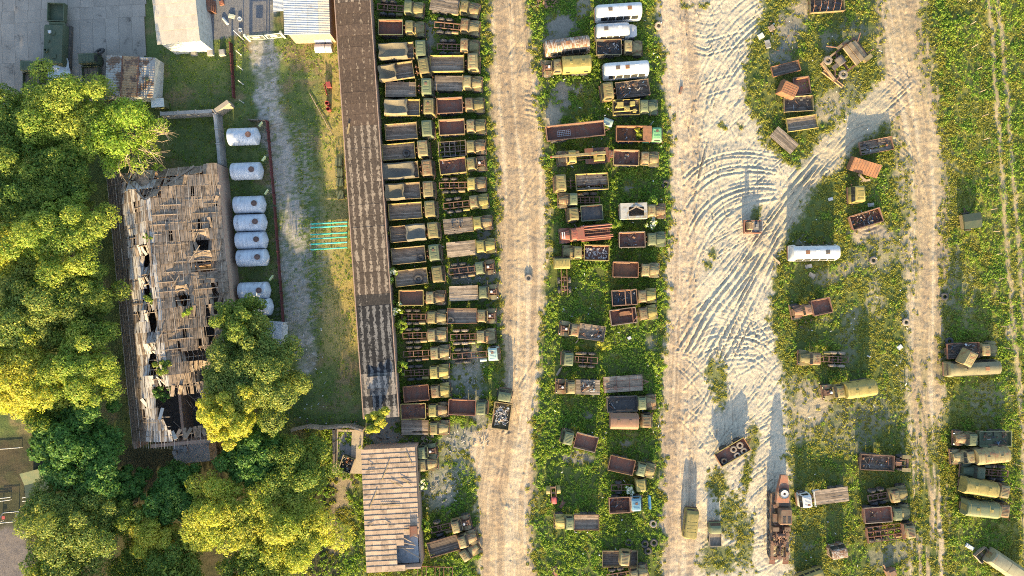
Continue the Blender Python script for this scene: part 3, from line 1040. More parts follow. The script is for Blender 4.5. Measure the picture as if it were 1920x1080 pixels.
for i in range(rows):
    for j in range(cols):
        y = -L / 2 + (i + .5) * rl
        x = -W / 2 + (j + .5) * W / cols
        if i < 5 and j >= 4 and not (i == 0 and j == 4):
            continue
        if i in (5, 6) and j in (5, 6) and random.random() < .6:
            continue
        z = 4.75 - (i + .5) / rows * .5
        o = part('roof_sheet', mesh(('roof_sheet', round(rl, 3)), lambda m: corr(m, W / cols + .03, rl + .12, 4, .03, .05), asb), root, (x, y, z),
                 (.055 + random.uniform(-.012, .012), random.uniform(-.008, .008), random.uniform(-.012, .012)))
for k in range(11):
    x, y = random.uniform(-W / 2 + .5, W / 2 - .8), random.uniform(-L / 2 + 3, L / 2 - .6)
    part('loose_plank', mesh(('loose_plank', k % 3), lambda m: m.box((0, 0, 0), (1.0 + .9 * (k % 3), .1, .05)), woodyel if k % 3 else wood), root,
         (x, y, 4.9 - (y + L / 2) / L * .5), (0, 0, random.uniform(-1.2, 1.2)))
for k in range(5):
    part('roof_timber', mesh(('roof_timber', k % 2), lambda m: m.box((0, 0, 0), (3.2, .12, .12)), woodpale), root,
         (1.9 + random.uniform(-.6, .6), -L / 2 + 2.2 + k * .75, 3.9 + .12 * k), (0, random.uniform(-.1, .15), random.uniform(-.6, .5)))
part('chimney_box', mesh(('chimney_box',), lambda m: (m.span(2.7, 3.65, -L / 2 + 4.9, -L / 2 + 6.3, 3.4, 5.0), m.span(2.62, 2.7, -L / 2 + 4.8, -L / 2 + 6.4, 4.9, 5.1)), rustm), root)

# ---- building with a cream ribbed roof, top edge
root, L = seat_frame('cream_roofed_barrack', (322, -46), (333, 78), 5.4)
tag(root, 'building with cream ribbed sheet roof beside the slab yard, top edge', 'building')
W = 6.1
part('wall', mesh(('barrack_wall',), lambda m: m.span(-W / 2 + .2, W / 2 - .2, -L / 2 + .25, L / 2, -.3, 5.0), whitewall), root)
for i in range(5):
    for j in range(7):
        part('roof_sheet', mesh(('cream_sheet',), lambda m: corr(m, W / 7 + .02, L / 5 + .16, 5, .03, .02), roofwhite), root,
             (-W / 2 + (j + .5) * W / 7, -L / 2 + (i + .5) * L / 5, 5.15 + .09 * i), (.02, 0, random.uniform(-.006, .006)))
part('stair', mesh(('barrack_stair',), lambda m: [m.span(W / 2 - .15, W / 2 + .7 - .12 * k, L / 2 - 3.6, L / 2 - 1.8, -.2, .3 + .35 * k) for k in range(4)], rustm), root)
for k, y in enumerate((-L / 2 - .15, -L / 2 - .12, -L / 2 - .1)):
    part('gutter_bracket', mesh(('gutter_bracket',), lambda m: m.bar((0, 0, 4.2), (0, -.25, 5.2), .035), white), root, (-2.2 + 2.2 * k, y + .3, 0))

# ---- galvanised store roof, top edge
root, L = seat_frame('galvanised_store', (572, -50), (576, 64), 4.3)
tag(root, 'store with galvanised ribbed roof joined to the long shed, top edge', 'building')
W = 6.4
part('wall', mesh(('store_wall',), lambda m: m.span(-W / 2 + .3, W / 2 - .1, -L / 2 + .25, L / 2, -.3, 4.0), brick), root)
for i in range(7):
    for j in range(4):
        part('roof_sheet', mesh(('store_sheet',), lambda m: corr(m, L / 7 + .02, W / 4 + .12, 5, .035, .02, 'x'), roofblue if j < 3 else roofwhite), root,  # last column warmer and lighter: the roof's sunlit end put into the colour
             (-W / 2 + (j + .5) * W / 4, -L / 2 + (i + .5) * L / 7, 4.35 - .06 * j), (0, .02, 0))
for j in range(3):
    part('porch_sheet', mesh(('porch_sheet',), lambda m: corr(m, .92, 1.7, 5, .035, .02, 'x'), roofblue), root, (-W / 2 - .75, L / 2 - 4.8 + j * .92, 4.2), (0, -.03, 0))

# ---- two half-round steel bunkers next to it
for k, y in enumerate((72, 88)):
    x0, y0 = P(605, y, 1.3)
    o = empty('half_round_tank', (x0, y0, 0), math.radians(2))
    tag(o, ('upper' if k == 0 else 'lower') + ' of two silver half-round tanks against the long shed', 'tank', 'half-round tanks by the shed')
    part('shell', mesh(('half_shell',), lambda m: m.loft([[(x, .62 * math.cos(a), .7 + .62 * math.sin(a)) for a in [math.pi * 2 * i / 20 for i in range(20)]] for x in (-1.25, 1.25)]), silver, True), o)
    part('band', mesh(('half_band',), lambda m: m.lathe([(.62, -.04), (.64, -.04), (.64, .04), (.62, .04)], 'x', (.3, 0, .7), 20), blacksteel, True), o)
    part('saddle', mesh(('half_saddle',), lambda m: (m.span(-.9, -.7, -.5, .5, -.1, .25), m.span(.7, .9, -.5, .5, -.1, .25)), concrete), o)

# ---- rust-stained container hut
x0, y0 = P(243, 143, 2.7)
root = empty('container_hut', (x0, y0, 0), math.radians(-3))
tag(root, 'low white metal hut with rust-stained ribbed roof in three bays', 'hut')
part('wall', mesh(('hut_wall',), lambda m: (m.span(-3.55, 3.55, -2.95, 2.95, -.2, 2.55)), whitewall), root)
rustyroof = worn('rust_stained_roof_sheet', (0.33, 0.31, 0.28, 1), (0.26, 0.22, 0.18, 1), (0.13, 0.075, 0.045, 1), .55, scale=.9)
rustyroof2 = worn('orange_stained_roof_sheet', (0.40, 0.25, 0.13, 1), (0.33, 0.19, 0.10, 1), (0.13, 0.075, 0.05, 1), .5, scale=.9)
for i, mm in enumerate((rustyroof, rustyroof2, rustyroof)):
    part('roof_bay', mesh(('roof_bay',), lambda m: corr(m, 5.9, 2.26, 16, .04, .03, 'x'), mm), root, (-2.4 + i * 2.4, 0, 2.62))
for i in range(2):
    part('roof_gutter', mesh(('roof_gutter',), lambda m: m.span(-.07, .07, -2.95, 2.95, 2.56, 2.72), rustm), root, (-1.2 + 2.4 * i, 0, 0))
part('vent_cap', mesh(('vent_cap',), lambda m: m.lathe([(0, .35), (.24, .35), (.3, .2), (.14, .18), (.14, 0)], 'z', (0, 0, 2.6), 12), darkgreen), root, (2.6, -.3, 0))
part('stovepipe', mesh(('stovepipe',), lambda m: m.bar((0, 0, 2.5), (.1, -.7, 3.3), .07), blacksteel), root, (2.3, -1.4, 0))
x0, y0 = P(296, 193, 1.8)
o = empty('lean_to_booth', (x0, y0, 0), .1)
tag(o, 'small green booth tucked against the container hut', 'booth')
part('body', mesh(('booth_body',), lambda m: m.span(-.8, .8, -.55, .55, -.1, 1.8), green), o)
part('roof', mesh(('booth_roof',), lambda m: m.box((0, 0, 1.9), (1.8, 1.3, .08), ry=.1), whitewall), o)

# ---- small bluish lean-to near the trees
x0, y0 = P(504, 628, 2.6)
root = empty('ribbed_lean_to', (x0, y0, 0), math.radians(-4))
tag(root, 'small bluish ribbed roof shed beside the big tree', 'shed')
part('wall', mesh(('leanto_wall',), lambda m: m.span(-1.9, 1.75, -1.9, 1.9, -.2, 2.35), whitewall), root)
for i in range(4):
    part('roof_sheet', mesh(('leanto_sheet',), lambda m: corr(m, .98, 4.1, 6, .04, .02), roofblue), root, (-1.46 + i * .96, 0, 2.5 + .02 * i), (0, -.02, 0))
part('canopy', mesh(('leanto_canopy',), lambda m: m.box((2.2, .3, 2.2), (.75, 2.6, .05), ry=.12), whitewall), root)

# ---- ruined barrack with fallen-in slate roof
BA, BB = Vector(P(200, 328, 3.4)), Vector(P(250, 842, 3.4))
axis = (BA - BB)
RL = axis.length
rz = math.atan2(-axis.x, axis.y)
root = empty('ruined_barrack', (BA.x, BA.y, 0), rz)
tag(root, 'long ruined barrack with collapsed slate roof and bare battens among trees', 'building')
RW, U1, UR = 16.3, 2.5, 7.3
HE, H1, HR = 3.4, 4.6, 7.4


def zroof(u, v):
    """v runs down the building from its north end"""
    if u < U1:
        z = HE + (H1 - HE) * u / U1
    elif u < UR:
        z = H1 + (HR - H1) * (u - U1) / (UR - U1)
    else:
        z = HE + .5 + (HR - HE - .5) * (RW - u) / (RW - UR)
    if u >= U1:
        z = min(z, 4.0 + v * (HR - 4.0) / 4.9)
    return z


rb = random.Random(5)
HOLES = [(5.8, 13, .9, 1.7), (5.6, 17.5, .8, 1.3), (6.0, 22, .9, 1.8), (5.2, 27.5, 1.1, 2.0), (13.4, 11.5, .9, 1.2), (13.4, 14.5, 1.1, 1.1), (10.5, 18.8, .7, .9), (9.2, 35, 3.8, 3.6), (6.2, 32.5, 1.5, 2.8),
         (12, 30, 1.0, 1.4), (13.6, 24, .3, 2.6), (14.4, 19.5, .4, 1.5), (11.4, 27, 1.2, .7)]


def hole(u, v):
    h = 9
    for a, b, c, d in HOLES:
        h = min(h, math.hypot((u - a) / c, (v - b) / d))
    return h


def sag(u, v):
    h = hole(u, v)
    s_ = .8 * max(0, 1.6 - h) if h < 1.6 else 0
    return zroof(u, v) - s_ + .12 * math.sin(u * 1.3 + v * .7) * (u > U1)


for nm, a in (('wall', (0, .45, -RL, 0, -.3, HE - .12)), ('wall', (RW - .5, RW, -RL, 0, -.3, HE + .42)), ('wall', (.5, RW - .55, -.5, 0, -.3, HE - .1)), ('wall', (U1 + .3, RW - .6, -RL, -RL + .5, -.3, 3.9)),
              ('wall', (UR - .2, UR + .2, -RL + 1, -1, -.3, 3.2)), ('wall', (.5, RW - .6, -14.3, -14, -.3, 3.2)), ('wall', (.5, RW - .6, -26.3, -26, -.3, 3.2))):
    part(nm, mesh(('ruin_wall', a), lambda m: m.span(*a), brick), root)
part('floor', mesh(('ruin_floor',), lambda m: m.span(.3, RW - .4, -RL + .3, -.3, -.3, .12), worn('burnt_floor', (0.05, 0.045, 0.04, 1), (0.08, 0.07, 0.06, 1), (0.03, 0.028, 0.025, 1), .4)), root)  # floor under the roof holes in one dark tone
# rafters and battens
ribm = [worn('bleached_rib', (.42, .38, .33, 1), (.33, .28, .23, 1), (.15, .11, .08, 1), .4, scale=.8), wood, woodgrey]
for k in range(int(RL / 1.35)):
    v = .3 + k * 1.35
    pts = [(u, -v, sag(u, v) - .12) for u in (0.1, U1, (U1 + UR) / 2, UR, (UR + RW) / 2, RW - .1)]
    mb = MB()
    for a, b in zip(pts[:-1], pts[1:]):
        if hole((a[0] + b[0]) / 2, v) > .75:
            mb.beam(a, b, .1, .16)
    if mb.v:
        part('rafter', mb.mesh('rafter', woodgrey), root)
for k in range(int(RW / .52)):
    u = .02 + k * .52
    runs, cur, v = [], MB(), 0.1
    while v < RL - .5:
        v2 = min(v + 1.35, RL - .2)
        if hole(u, (v + v2) / 2) > .8 and rb.random() < .96:
            mb_p = (u, -v, sag(u, v) + .07)
            cur.beam(mb_p, (u, -v2 - .01, sag(u, v2) + .07), .04, .05)
        elif cur.v:
            runs.append(cur)
            cur = MB()
        v = v2
    for c_ in runs + [cur]:
        if c_.v:
            part('batten', c_.mesh('batten', ribm[k % 3]), root)
for k in range(int(RL / 1.55)):
    v = .45 + k * 1.55
    us = [U1, (U1 + UR) / 2, UR, UR + 2.2, UR + 4.5, UR + 6.7, RW - .2]
    cur = MB()
    for a, b in zip(us[:-1], us[1:]):
        if hole((a + b) / 2, v) > .9 and rb.random() < .2:
            cur.beam((a, -v, sag(a, v) + .07), (b, -v, sag(b, v) + .07), .05, .04)
        elif cur.v:
            part('lath', cur.mesh('lath', woodpale if k % 2 else wood), root)
            cur = MB()
    if cur.v:
        part('lath', cur.mesh('lath', woodpale if k % 2 else wood), root)
# slates: the 300 that show best stand alone, the rest are one heap of geometry
du, dv = .44, 1.55
singles, rest = [], MB()
cells = []
for i in range(int(RW / du)):
    for j in range(int(RL / dv)):
        u, v = (i + .5) * du, (j + .5) * dv
        h = hole(u, v)
        if h < .78:
            continue
        west_ = u < U1 + .2
        hip = v < 4.9 and u > U1 and zroof(u, v) < zroof(u, 20) - .05
        p = .995 if west_ else (.965 if u < UR else .955)
        if hip:
            p = .8
        if h < 1.0:
            p *= .75
        if rb.random() > p:
            continue
        cells.append((u, v, west_, hip, h))
rb.shuffle(cells)
cells.sort(key=lambda c: -(c[4] > 1.2 and not c[2]))
for k, (u, v, west_, hip, h) in enumerate(cells):
    z = sag(u, v) - .02
    dzu = (sag(u + .2, v) - sag(u - .2, v)) / .4
    dzv = (sag(u, v + .2) - sag(u, v - .2)) / .4
    j1, j2, j3 = rb.uniform(-.05, .05), rb.uniform(-.05, .05), rb.uniform(-.07, .07)
    if h < 1.0 or rb.random() < .02:
        j1 += rb.uniform(-.5, .4)
        j2 += rb.uniform(-.4, .4)
        j3 += rb.uniform(-.5, .5)
        z += .05
    rx = math.atan(-dzv) + j1 - .05
    ry = -math.atan(dzu) + j2
    if k < 300:
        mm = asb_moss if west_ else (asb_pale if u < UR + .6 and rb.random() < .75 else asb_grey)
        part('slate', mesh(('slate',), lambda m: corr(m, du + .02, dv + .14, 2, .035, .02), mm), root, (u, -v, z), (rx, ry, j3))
    else:
        singles.append((u, v, z, rx, ry, j3, west_))
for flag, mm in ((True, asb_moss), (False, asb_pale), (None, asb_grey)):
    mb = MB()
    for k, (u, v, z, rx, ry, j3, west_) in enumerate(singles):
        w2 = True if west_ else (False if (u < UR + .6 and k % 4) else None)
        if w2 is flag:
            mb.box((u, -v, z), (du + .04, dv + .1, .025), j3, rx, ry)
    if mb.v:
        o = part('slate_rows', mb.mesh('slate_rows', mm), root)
        o['kind'] = 'stuff'
# ridge and hip boards, fallen timbers
for a, b in (((U1, -.1, sag(U1, .1) + .1), (UR, -4.9, HR + .1)), ((RW - 3.2, -.1, 4.2), (UR, -4.9, HR + .1)), ((UR, -4.9, HR + .1), (UR, -16, HR + .05))):
    part('ridge_board', mesh(('ridge_board', a, b), lambda m: m.beam(a, b, .28, .06), asb_grey), root)
part('dormer', mesh(('dormer',), lambda m: (m.box((5.7, -2.2, 5.6), (1.0, 2.6, .06), ry=-.5), m.box((6.6, -2.4, 5.6), (1.0, 2.9, .06), ry=.5)), asb_grey), root)
for k in range(26):
    if k < 18:
        u, v, z = rb.uniform(5.5, 13), rb.uniform(30, 38), rb.uniform(.4, 2.4)
    elif k < 23:
        u, v = rb.choice([(13.4, 12), (13.4, 14), (10, 17), (9.5, 16), (6, 20), (5.6, 14)])
        u += rb.uniform(-1, 1)
        v += rb.uniform(-1.4, 1.4)
        z = sag(u, v) + .25
    else:
        u, v, z = rb.uniform(4, 15), rb.uniform(6, 30), 0
        z = sag(u, v) + .2
    part('fallen_timber', mesh(('fallen_timber', k % 4), lambda m: m.box((0, 0, 0), (1.6 + .6 * (k % 4), .09, .07)), (woodpale, wood, woodgrey)[k % 3]), root, (u, -v, z), (0, rb.uniform(-.35, .35), rb.uniform(0, 3.1)))
part('annex_slab', mesh(('annex_slab',), lambda m: (m.span(5.2, 10.5, -RL - 3.0, -RL - .25, -.2, 2.4)), concrete), root)
for k in range(7):
    part('annex_rubble', mesh(('annex_rubble', k % 3), lambda m: m.box((0, 0, 0), (.5 + .15 * (k % 3), .4, .25), rz=.4 * k), concrete), root, (5.3 + rb.uniform(0, 3), -RL - .6 - rb.uniform(0, 1), 2.55), (rb.uniform(-.2, .2), .1, rb.uniform(0, 3)))

# ---- concrete slab yard, top left
o = empty('slab_yard', (0, 0, 0))
o['kind'] = 'structure'
slabm = worn('yard_concrete', (0.29, 0.255, 0.215, 1), (0.24, 0.212, 0.18, 1), (0.10, 0.09, 0.078, 1), .26, scale=.35, rough=.95, vary=.16)
rs = random.Random(3)
x0, _ = P(-40, 0)
for r, (ya, yb_) in enumerate(((-60, 15), (15, 38), (38, 112), (112, 190))):
    cx = -44.0
    while cx < 288:
        wpx = 24.4
        sx = wpx * S - .025
        sy = (yb_ - ya) * S - .025
        xx, yy = P(cx + wpx / 2, (ya + yb_) / 2 - (cx - 140) * .055)
        if not (cx + wpx > 290):
            part('slab', mesh(('slab', round(sy, 3)), lambda m: m.box((0, 0, 0), (sx, sy, .2)), slabm), o, (xx, yy, .07 + rs.uniform(-.006, .006)), (0, 0, math.radians(3)))
        cx += wpx


# ---- fences, gate, posts
def wall_run(name, label, pts, h, t, mat, cat='wall', panel=2.6, cap=None):
    a0 = P(*pts[0], h)
    root = empty(name, (a0[0], a0[1], 0))
    tag(root, label, cat)
    for (p, q) in zip(pts[:-1], pts[1:]):
        A, B = Vector(P(*p, h)), Vector(P(*q, h))
        d = B - A
        n = max(1, round(d.length / panel))
        ang = math.atan2(d.y, d.x)
        ll = d.length / n
        for i in range(n):
            c = A + d * ((i + .5) / n)
            part('panel', mesh(('panel', name, round(ll, 2)), lambda m: (m.span(-ll / 2 + .02, ll / 2 - .02, -t / 2, t / 2, -.3, h), m.span(-ll / 2 + .02, -ll / 2 + .18, -t / 2 - .06, t / 2 + .06, -.3, h + .08)), mat),
                 root, (c.x - a0[0], c.y - a0[1], random.uniform(-.03, .03)), (0, 0, ang))
    return root


wall_run('concrete_wall', 'pale concrete wall running past the ruin towards the slab yard', [(300, 213), (398, 208)], 2.2, .5, concrete)
wall_run('concrete_wall', 'pale concrete wall between the ruined roof and the silver tanks', [(402, 212), (408, 268), (414, 345)], 2.2, .45, concrete)
wall_run('concrete_wall', 'short slanting concrete wall at the lawn corner above the tanks', [(400, 210), (428, 190)], 2.2, .6, paleconcrete)
wall_run('brick_wall', 'crumbling brick wall stub east of the ruined roof', [(415, 352), (420, 400), (428, 470)], 1.6, .55, brick)
redpaint = worn('dark_red_paint', (0.11, 0.03, 0.03, 1), (0.09, 0.03, 0.028, 1), (0.1, 0.05, 0.04, 1), .3)
wall_run('red_fence', 'long dark red fence along the gravel path by the tanks', [(499, 225), (505, 300), (513, 383)], 1.0, .1, redpaint, 'fence', 1.6)
wall_run('red_fence', 'lower run of dark red fence along the gravel path', [(513, 387), (519, 470), (529, 605)], 1.0, .1, redpaint, 'fence', 1.6)
wall_run('brown_fence', 'thin brown fence on the lawn right of the three blocks', [(430, 78), (436, 182)], 1.0, .12, redpaint, 'fence', 1.6)
wall_run('rail_fence', 'short brown rail fence above the topmost silver tank', [(465, 224), (499, 225)], 1.0, .1, wood, 'fence', 1.4)
wall_run('plank_wall', 'weathered plank wall behind the loading pit', [(545, 808), (575, 801), (600, 804), (655, 800), (680, 808)], 1.9, .3, woodpale, 'wall', 1.8)
wall_run('plank_wall', 'rusty plank wall down the left side of the loading pit', [(625, 806), (626, 872)], 1.5, .3, wood, 'wall', 1.8)

x0, y0 = P(494, 65, 1.8)
root = empty('yard_gate', (x0, y0, 0), math.radians(5))
tag(root, 'two-leaf pale gate across the gravel path', 'gate')
gatem = worn('pale_gate_paint', (0.42, 0.44, 0.36, 1), (0.34, 0.36, 0.29, 1), (0.2, 0.16, 0.1, 1), .2)
for s_ in (-1, 1):
    part('gate_post', mesh(('gate_post',), lambda m: m.span(-.16, .16, -.16, .16, -.2, 2.3), gatem), root, (s_ * 2.65, 0, 0))
    lf = part('gate_leaf', mesh(('gate_leaf',), lambda m: (m.span(-1.2, 1.2, -.04, .04, .15, .3), m.span(-1.2, 1.2, -.04, .04, 1.6, 1.78), m.span(-1.2, -1.05, -.035, .035, .3, 1.6), m.span(1.05, 1.2, -.035, .035, .3, 1.6),
                                                              [m.bar((-1.0 + .2 * i, 0, .3), (-1.0 + .2 * i, 0, 1.6), .02, n=4) for i in range(11)]), gatem), root, (s_ * 1.3, 0, 0), (0, 0, .05 * s_))
    part('sign_plate', mesh(('sign_plate',), lambda m: m.span(-.5, .5, -.1, -.05, .9, 1.45), white), lf)

for i, (px, py, hh, lb) in enumerate([(452, 103, 1.9, 'topmost of four white posts on the lawn by the brown fence'), (455, 131, 1.9, 'second from top of four white posts on the lawn'),
                                      (456, 158, 1.9, 'third from top of four white posts on the lawn'), (457, 193, 1.7, 'lowest of four white posts on the lawn'),
                                      (378, 12, 4.5, 'white pole beside the cream roof, top edge'), (375, 40, 4.0, 'white pole at the corner of the cream roof'), (456, 74, 3.6, 'slanting-looking pole at the asphalt edge by the gate')]):
    x0, y0 = P(px, py)
    o = part('post', mesh(('post', hh), lambda m: (m.bar((0, 0, -.3), (0, 0, hh), .055, .05, 8), m.bar((0, 0, -.1), (0, 0, .12), .12, .1, 8)), white), None, (x0, y0, 0))
    tag(o, lb, 'post')
for i, (px, py) in enumerate([(362, 97), (393, 97), (415, 97)]):
    x0, y0 = P(px, py, .6)
    o = empty('concrete_block', (x0, y0, 0), .05 * i)
    tag(o, ('leftmost', 'middle', 'rightmost')[i] + ' of three small concrete hatches on the lawn', 'hatch', 'small hatches on the lawn')
    part('base', mesh(('hatch_base',), lambda m: m.box((0, 0, .2), (1.0, 1.0, .6), top=(.85, .85)), concrete), o)
    part('lid', mesh(('hatch_lid',), lambda m: m.box((0, 0, .56), (.7, .7, .1)), concrete), o)

# ---- silver storage tanks
tankm = worn('silver_tank_paint', (0.42, 0.45, 0.49, 1), (0.35, 0.38, 0.42, 1), (0.24, 0.25, 0.27, 1), .34, streak=(1, .5, .5), rough=.42, vary=.2)
manm = worn('brown_hatch_steel', (0.13, 0.075, 0.06, 1), (0.1, 0.06, 0.05, 1), (0.06, 0.045, 0.04, 1), .3)
tk = [(457, 255), (463, 320), (468, 383), (470, 417), (472, 450), (474, 483), (477, 545), (482, 576)]
ordn = ['topmost', 'second from top', 'third from top', 'fourth from top', 'fifth from top', 'sixth from top', 'second from bottom', 'lowest, half hidden by a tree,']
for i, (px, py) in enumerate(tk):
    x0, y0 = P(px, py, 2.0)
    o = empty('storage_tank', (x0, y0, 0), math.radians(2))
    tag(o, f'{ordn[i]} of the eight silver storage tanks on the lawn', 'tank', 'silver storage tanks in a column')
    R_ = 1.27
    def shell(m):
        xs = [(-2.25, 0), (-2.25, R_ * .97), (-2.15, R_)]
        for k in range(1, 7):
            xk = -2.15 + k * .58
            xs += [(xk - .03, R_), (xk, R_ + .014), (xk + .03, R_)]
        xs += [(1.8, R_), (1.85, R_ * .97), (2.3, .1), (2.3, 0)]
        m.lathe([(r, x) for x, r in xs], 'x', (0, 0, R_ + .25), 36)
    part('shell', mesh(('tank_shell',), shell, tankm, True), o)
    hk = part('manhole', mesh(('manhole',), lambda m: (m.lathe([(.36, 0), (.36, .28), (.42, .28), (.42, .36), (0, .38)], 'z', (0, 0, 0), 20),
                                                      [m.box((.3 * math.cos(t * .785), .3 * math.sin(t * .785), .38), (.06, .06, .05)) for t in range(8)]), manm, True), o, (.98, .02, 2 * R_ + .08))
    for xx in (-1.4, 1.3):
        part('saddle', mesh(('tank_saddle',), lambda m: m.box((0, 0, .2), (.35, 1.9, .8)), concrete), o, (xx, 0, -.1))
    if i in (0, 1, 2, 6):
        o2 = part('warning_board', mesh(('warning_board',), lambda m: (m.box((0, 0, 1.3), (.16, .85, .5)), m.bar((0, 0, -.2), (0, 0, 1.1), .04)), worn('pale_yellow_board', (0.5, 0.53, 0.28, 1), (0.45, 0.5, 0.25, 1), (0.3, 0.3, 0.2, 1), .1)),
                  None, (x0 + 2.25, y0 + 1.9, 0), (0, 0, -.6))
        tag(o2, f'pale yellow board standing beside the {ordn[i].rstrip(",")} silver tank', 'board', 'pale boards by the tanks')
x0, y0 = P(372 + 110, 483, 2.8)

# ---- teal poles sticking out from the long shed
for i, y in enumerate((415, 422, 435, 443, 453, 463)):
    x0, y0 = P(617, y + 3, 1.3)
    o = empty('teal_pole', (x0, y0, 0), math.radians(3.5))
    tag(o, f'{("topmost", "second", "third", "fourth", "fifth", "lowest")[i]} of six teal poles reaching from the long shed', 'pole', 'teal poles by the shed')
    part('rail', mesh(('teal_rail',), lambda m: m.bar((-2.7, 0, 1.3), (2.7, 0, 1.3), .11, n=8), teal), o)
    for xx in (-2.4, 0, 2.4):
        part('support', mesh(('teal_support',), lambda m: m.bar((0, 0, -.2), (0, 0, 1.28), .04), teal), o, (xx, 0, 0))
    part('end_cap', mesh(('teal_cap',), lambda m: m.bar((-2.82, 0, 1.3), (-2.68, 0, 1.3), .07, n=8), white), o)

# ---- crates along the shed, red hydrant gear, loose pole
for i, y in enumerate((303, 323, 341, 365)):
    x0, y0 = P(634 + i, y, .9)
    o = empty('slatted_crate', (x0, y0, 0), .05 * i)
    tag(o, f'{("topmost", "second", "third", "lowest")[i]} of four dark slatted crates against the long shed', 'crate', 'crates along the shed')
    part('frame', mesh(('crate_frame',), lambda m: [m.span(x - .04, x + .04, y_ - .04, y_ + .04, 0, .9) for x in (-.45, .45) for y_ in (-.55, .55)], darkgreen), o)
    for k in range(5):
        part('slat', mesh(('crate_slat',), lambda m: m.box((0, 0, .92), (.1, 1.2, .04)), green), o, (-.42 + k * .21, 0, 0))
    part('base', mesh(('crate_base',), lambda m: m.span(-.45, .45, -.55, .55, .1, .25), darkgreen), o)
brightred = worn('bright_red_paint', (0.36, 0.075, 0.065, 1), (0.30, 0.07, 0.06, 1), (0.3, 0.06, 0.05, 1), .1)
for i, (px, py) in enumerate([(613, 193), (615, 204)]):
    x0, y0 = P(px, py, .9)
    o = empty('red_barrel', (x0, y0, 0))
    tag(o, ('upper' if i == 0 else 'lower') + ' of two open red barrels beside the long shed', 'barrel', 'red barrels by the shed')
    part('drum', mesh(('drum',), lambda m: m.lathe([(.0, .05), (.3, .05), (.32, .3), (.3, .32), (.32, .62), (.32, .95), (.27, .95), (.26, .4), (0, .38)], 'z', (0, 0, 0), 16), brightred, True), o)
x0, y0 = P(613, 162, 1)
o = empty('fire_board', (x0, y0, 0), .25)
tag(o, 'red fire point board and box beside the long shed', 'board')
part('board', mesh(('fire_board',), lambda m: (m.box((-.35, -.3, .7), (.06, 1.7, .7)), m.bar((-.35, -1.2, -.2), (-.35, -1.2, .4), .04), m.bar((-.35, .6, -.2), (-.35, .6, .4), .04)), brightred), o)
part('sand_box', mesh(('sand_box',), lambda m: (m.box((.2, .3, .35), (.6, .8, .7)), m.box((.2, .3, .74), (.66, .86, .08), ry=.15)), brightred), o)
x0, y0 = P(601, 212, .3)
o = part('long_pole', mesh(('long_pole',), lambda m: m.bar((-3.4, 0, .12), (3.4, 0, .14), .07, .05, 8), woodpale), None, (x0, y0, .05), (0, 0, math.radians(-61)))
tag(o, 'long pale wooden pole lying on the grass beside the shed', 'pole')

# ---- loading pit
x0, y0 = P(651, 846, .5)
root = empty('loading_pit', (x0, y0, 0), math.radians(-2))
tag(root, 'sandy concrete loading pit below the long shed', 'pit')
part('kerb', mesh(('pit_kerb',), lambda m: (m.span(-2.1, -1.45, -3.3, 3.2, -.3, .5), m.span(.6, 2.3, -3.3, 3.2, -.3, .5), m.span(-1.45, .6, 2.9, 3.2, -.3, .5)), paleconcrete), root)
part('sunken_floor', mesh(('pit_floor',), lambda m: (m.span(-1.4, -.45, -3.2, 2.85, -.3, .14), m.span(-.41, .56, -3.2, 2.85, -.3, .14)), concrete), root)

# ================================================================== vehicle kit
def scrapmat():
    m = NT('mixed_scrap')
    geo = m.n('ShaderNodeNewGeometry')
    cr = m.n('ShaderNodeValToRGB')
    cr.color_ramp.interpolation = 'CONSTANT'
    e = cr.color_ramp.elements
    cols = [(0, (0.05, 0.05, 0.055, 1)), (.2, (0.14, 0.08, 0.05, 1)), (.38, (0.3, 0.3, 0.3, 1)), (.5, (0.08, 0.075, 0.07, 1)), (.64, (0.2, 0.16, 0.12, 1)), (.78, (0.55, 0.54, 0.52, 1)), (.86, (0.07, 0.13, 0.2, 1)), (.9, (0.24, 0.11, 0.06, 1)), (.96, (0.02, 0.02, 0.02, 1))]
    e[0].position, e[0].color = cols[0]
    e[1].position, e[1].color = cols[1]
    for p_, c_ in cols[2:]:
        q = e.new(p_)
        q.color = c_
    m.set(cr.inputs[0], geo.outputs['Random Per Island'])
    return m.done(cr.outputs[0], .8, 0, .2)


scrap = scrapmat()
ORD = ['first', 'second', 'third', 'fourth', 'fifth', 'sixth', 'seventh', 'eighth', 'ninth', 'tenth', 'eleventh', 'twelfth', 'thirteenth', 'fourteenth', 'fifteenth', 'sixteenth',
       'seventeenth', 'eighteenth', 'nineteenth', 'twentieth', 'twenty-first', 'twenty-second', 'twenty-third', 'twenty-fourth']


def rrect(x0, x1, y0, y1, z, r):
    out = []
    for cx, cy, a0 in ((x1 - r, y1 - r, 0), (x0 + r, y1 - r, 90), (x0 + r, y0 + r, 180), (x1 - r, y0 + r, 270)):
        for a in (0, 45, 90):
            t = math.radians(a0 + a)
            out.append((cx + r * math.cos(t), cy + r * math.sin(t), z))
    return out


def m_tyre(m, r=.58, wd=.36):
    h = wd / 2
    m.lathe([(r * .5, -h * .8), (r * .72, -h), (r * .93, -h * .85), (r, -h * .45), (r, h * .45), (r * .93, h * .85), (r * .72, h), (r * .5, h * .8), (r * .46, 0), (r * .5, -h * .8)], 'y', (0, 0, 0), 20)
    for i in range(20):      # tread blocks
        a = 2 * math.pi * (i + .5) / 20
        m.box((r * math.cos(a), (h * .3 if i % 2 else -h * .3), r * math.sin(a)), (.05, h * .9, .1), ry=-a)


def m_rim(m, r=.3):
    m.lathe([(0, .1), (.11, .1), (.13, .02), (r * .8, -.02), (r * .92, .08), (r, .1), (r, -.1), (r * .9, -.08), (0, -.06)], 'y', (0, 0, 0), 16)


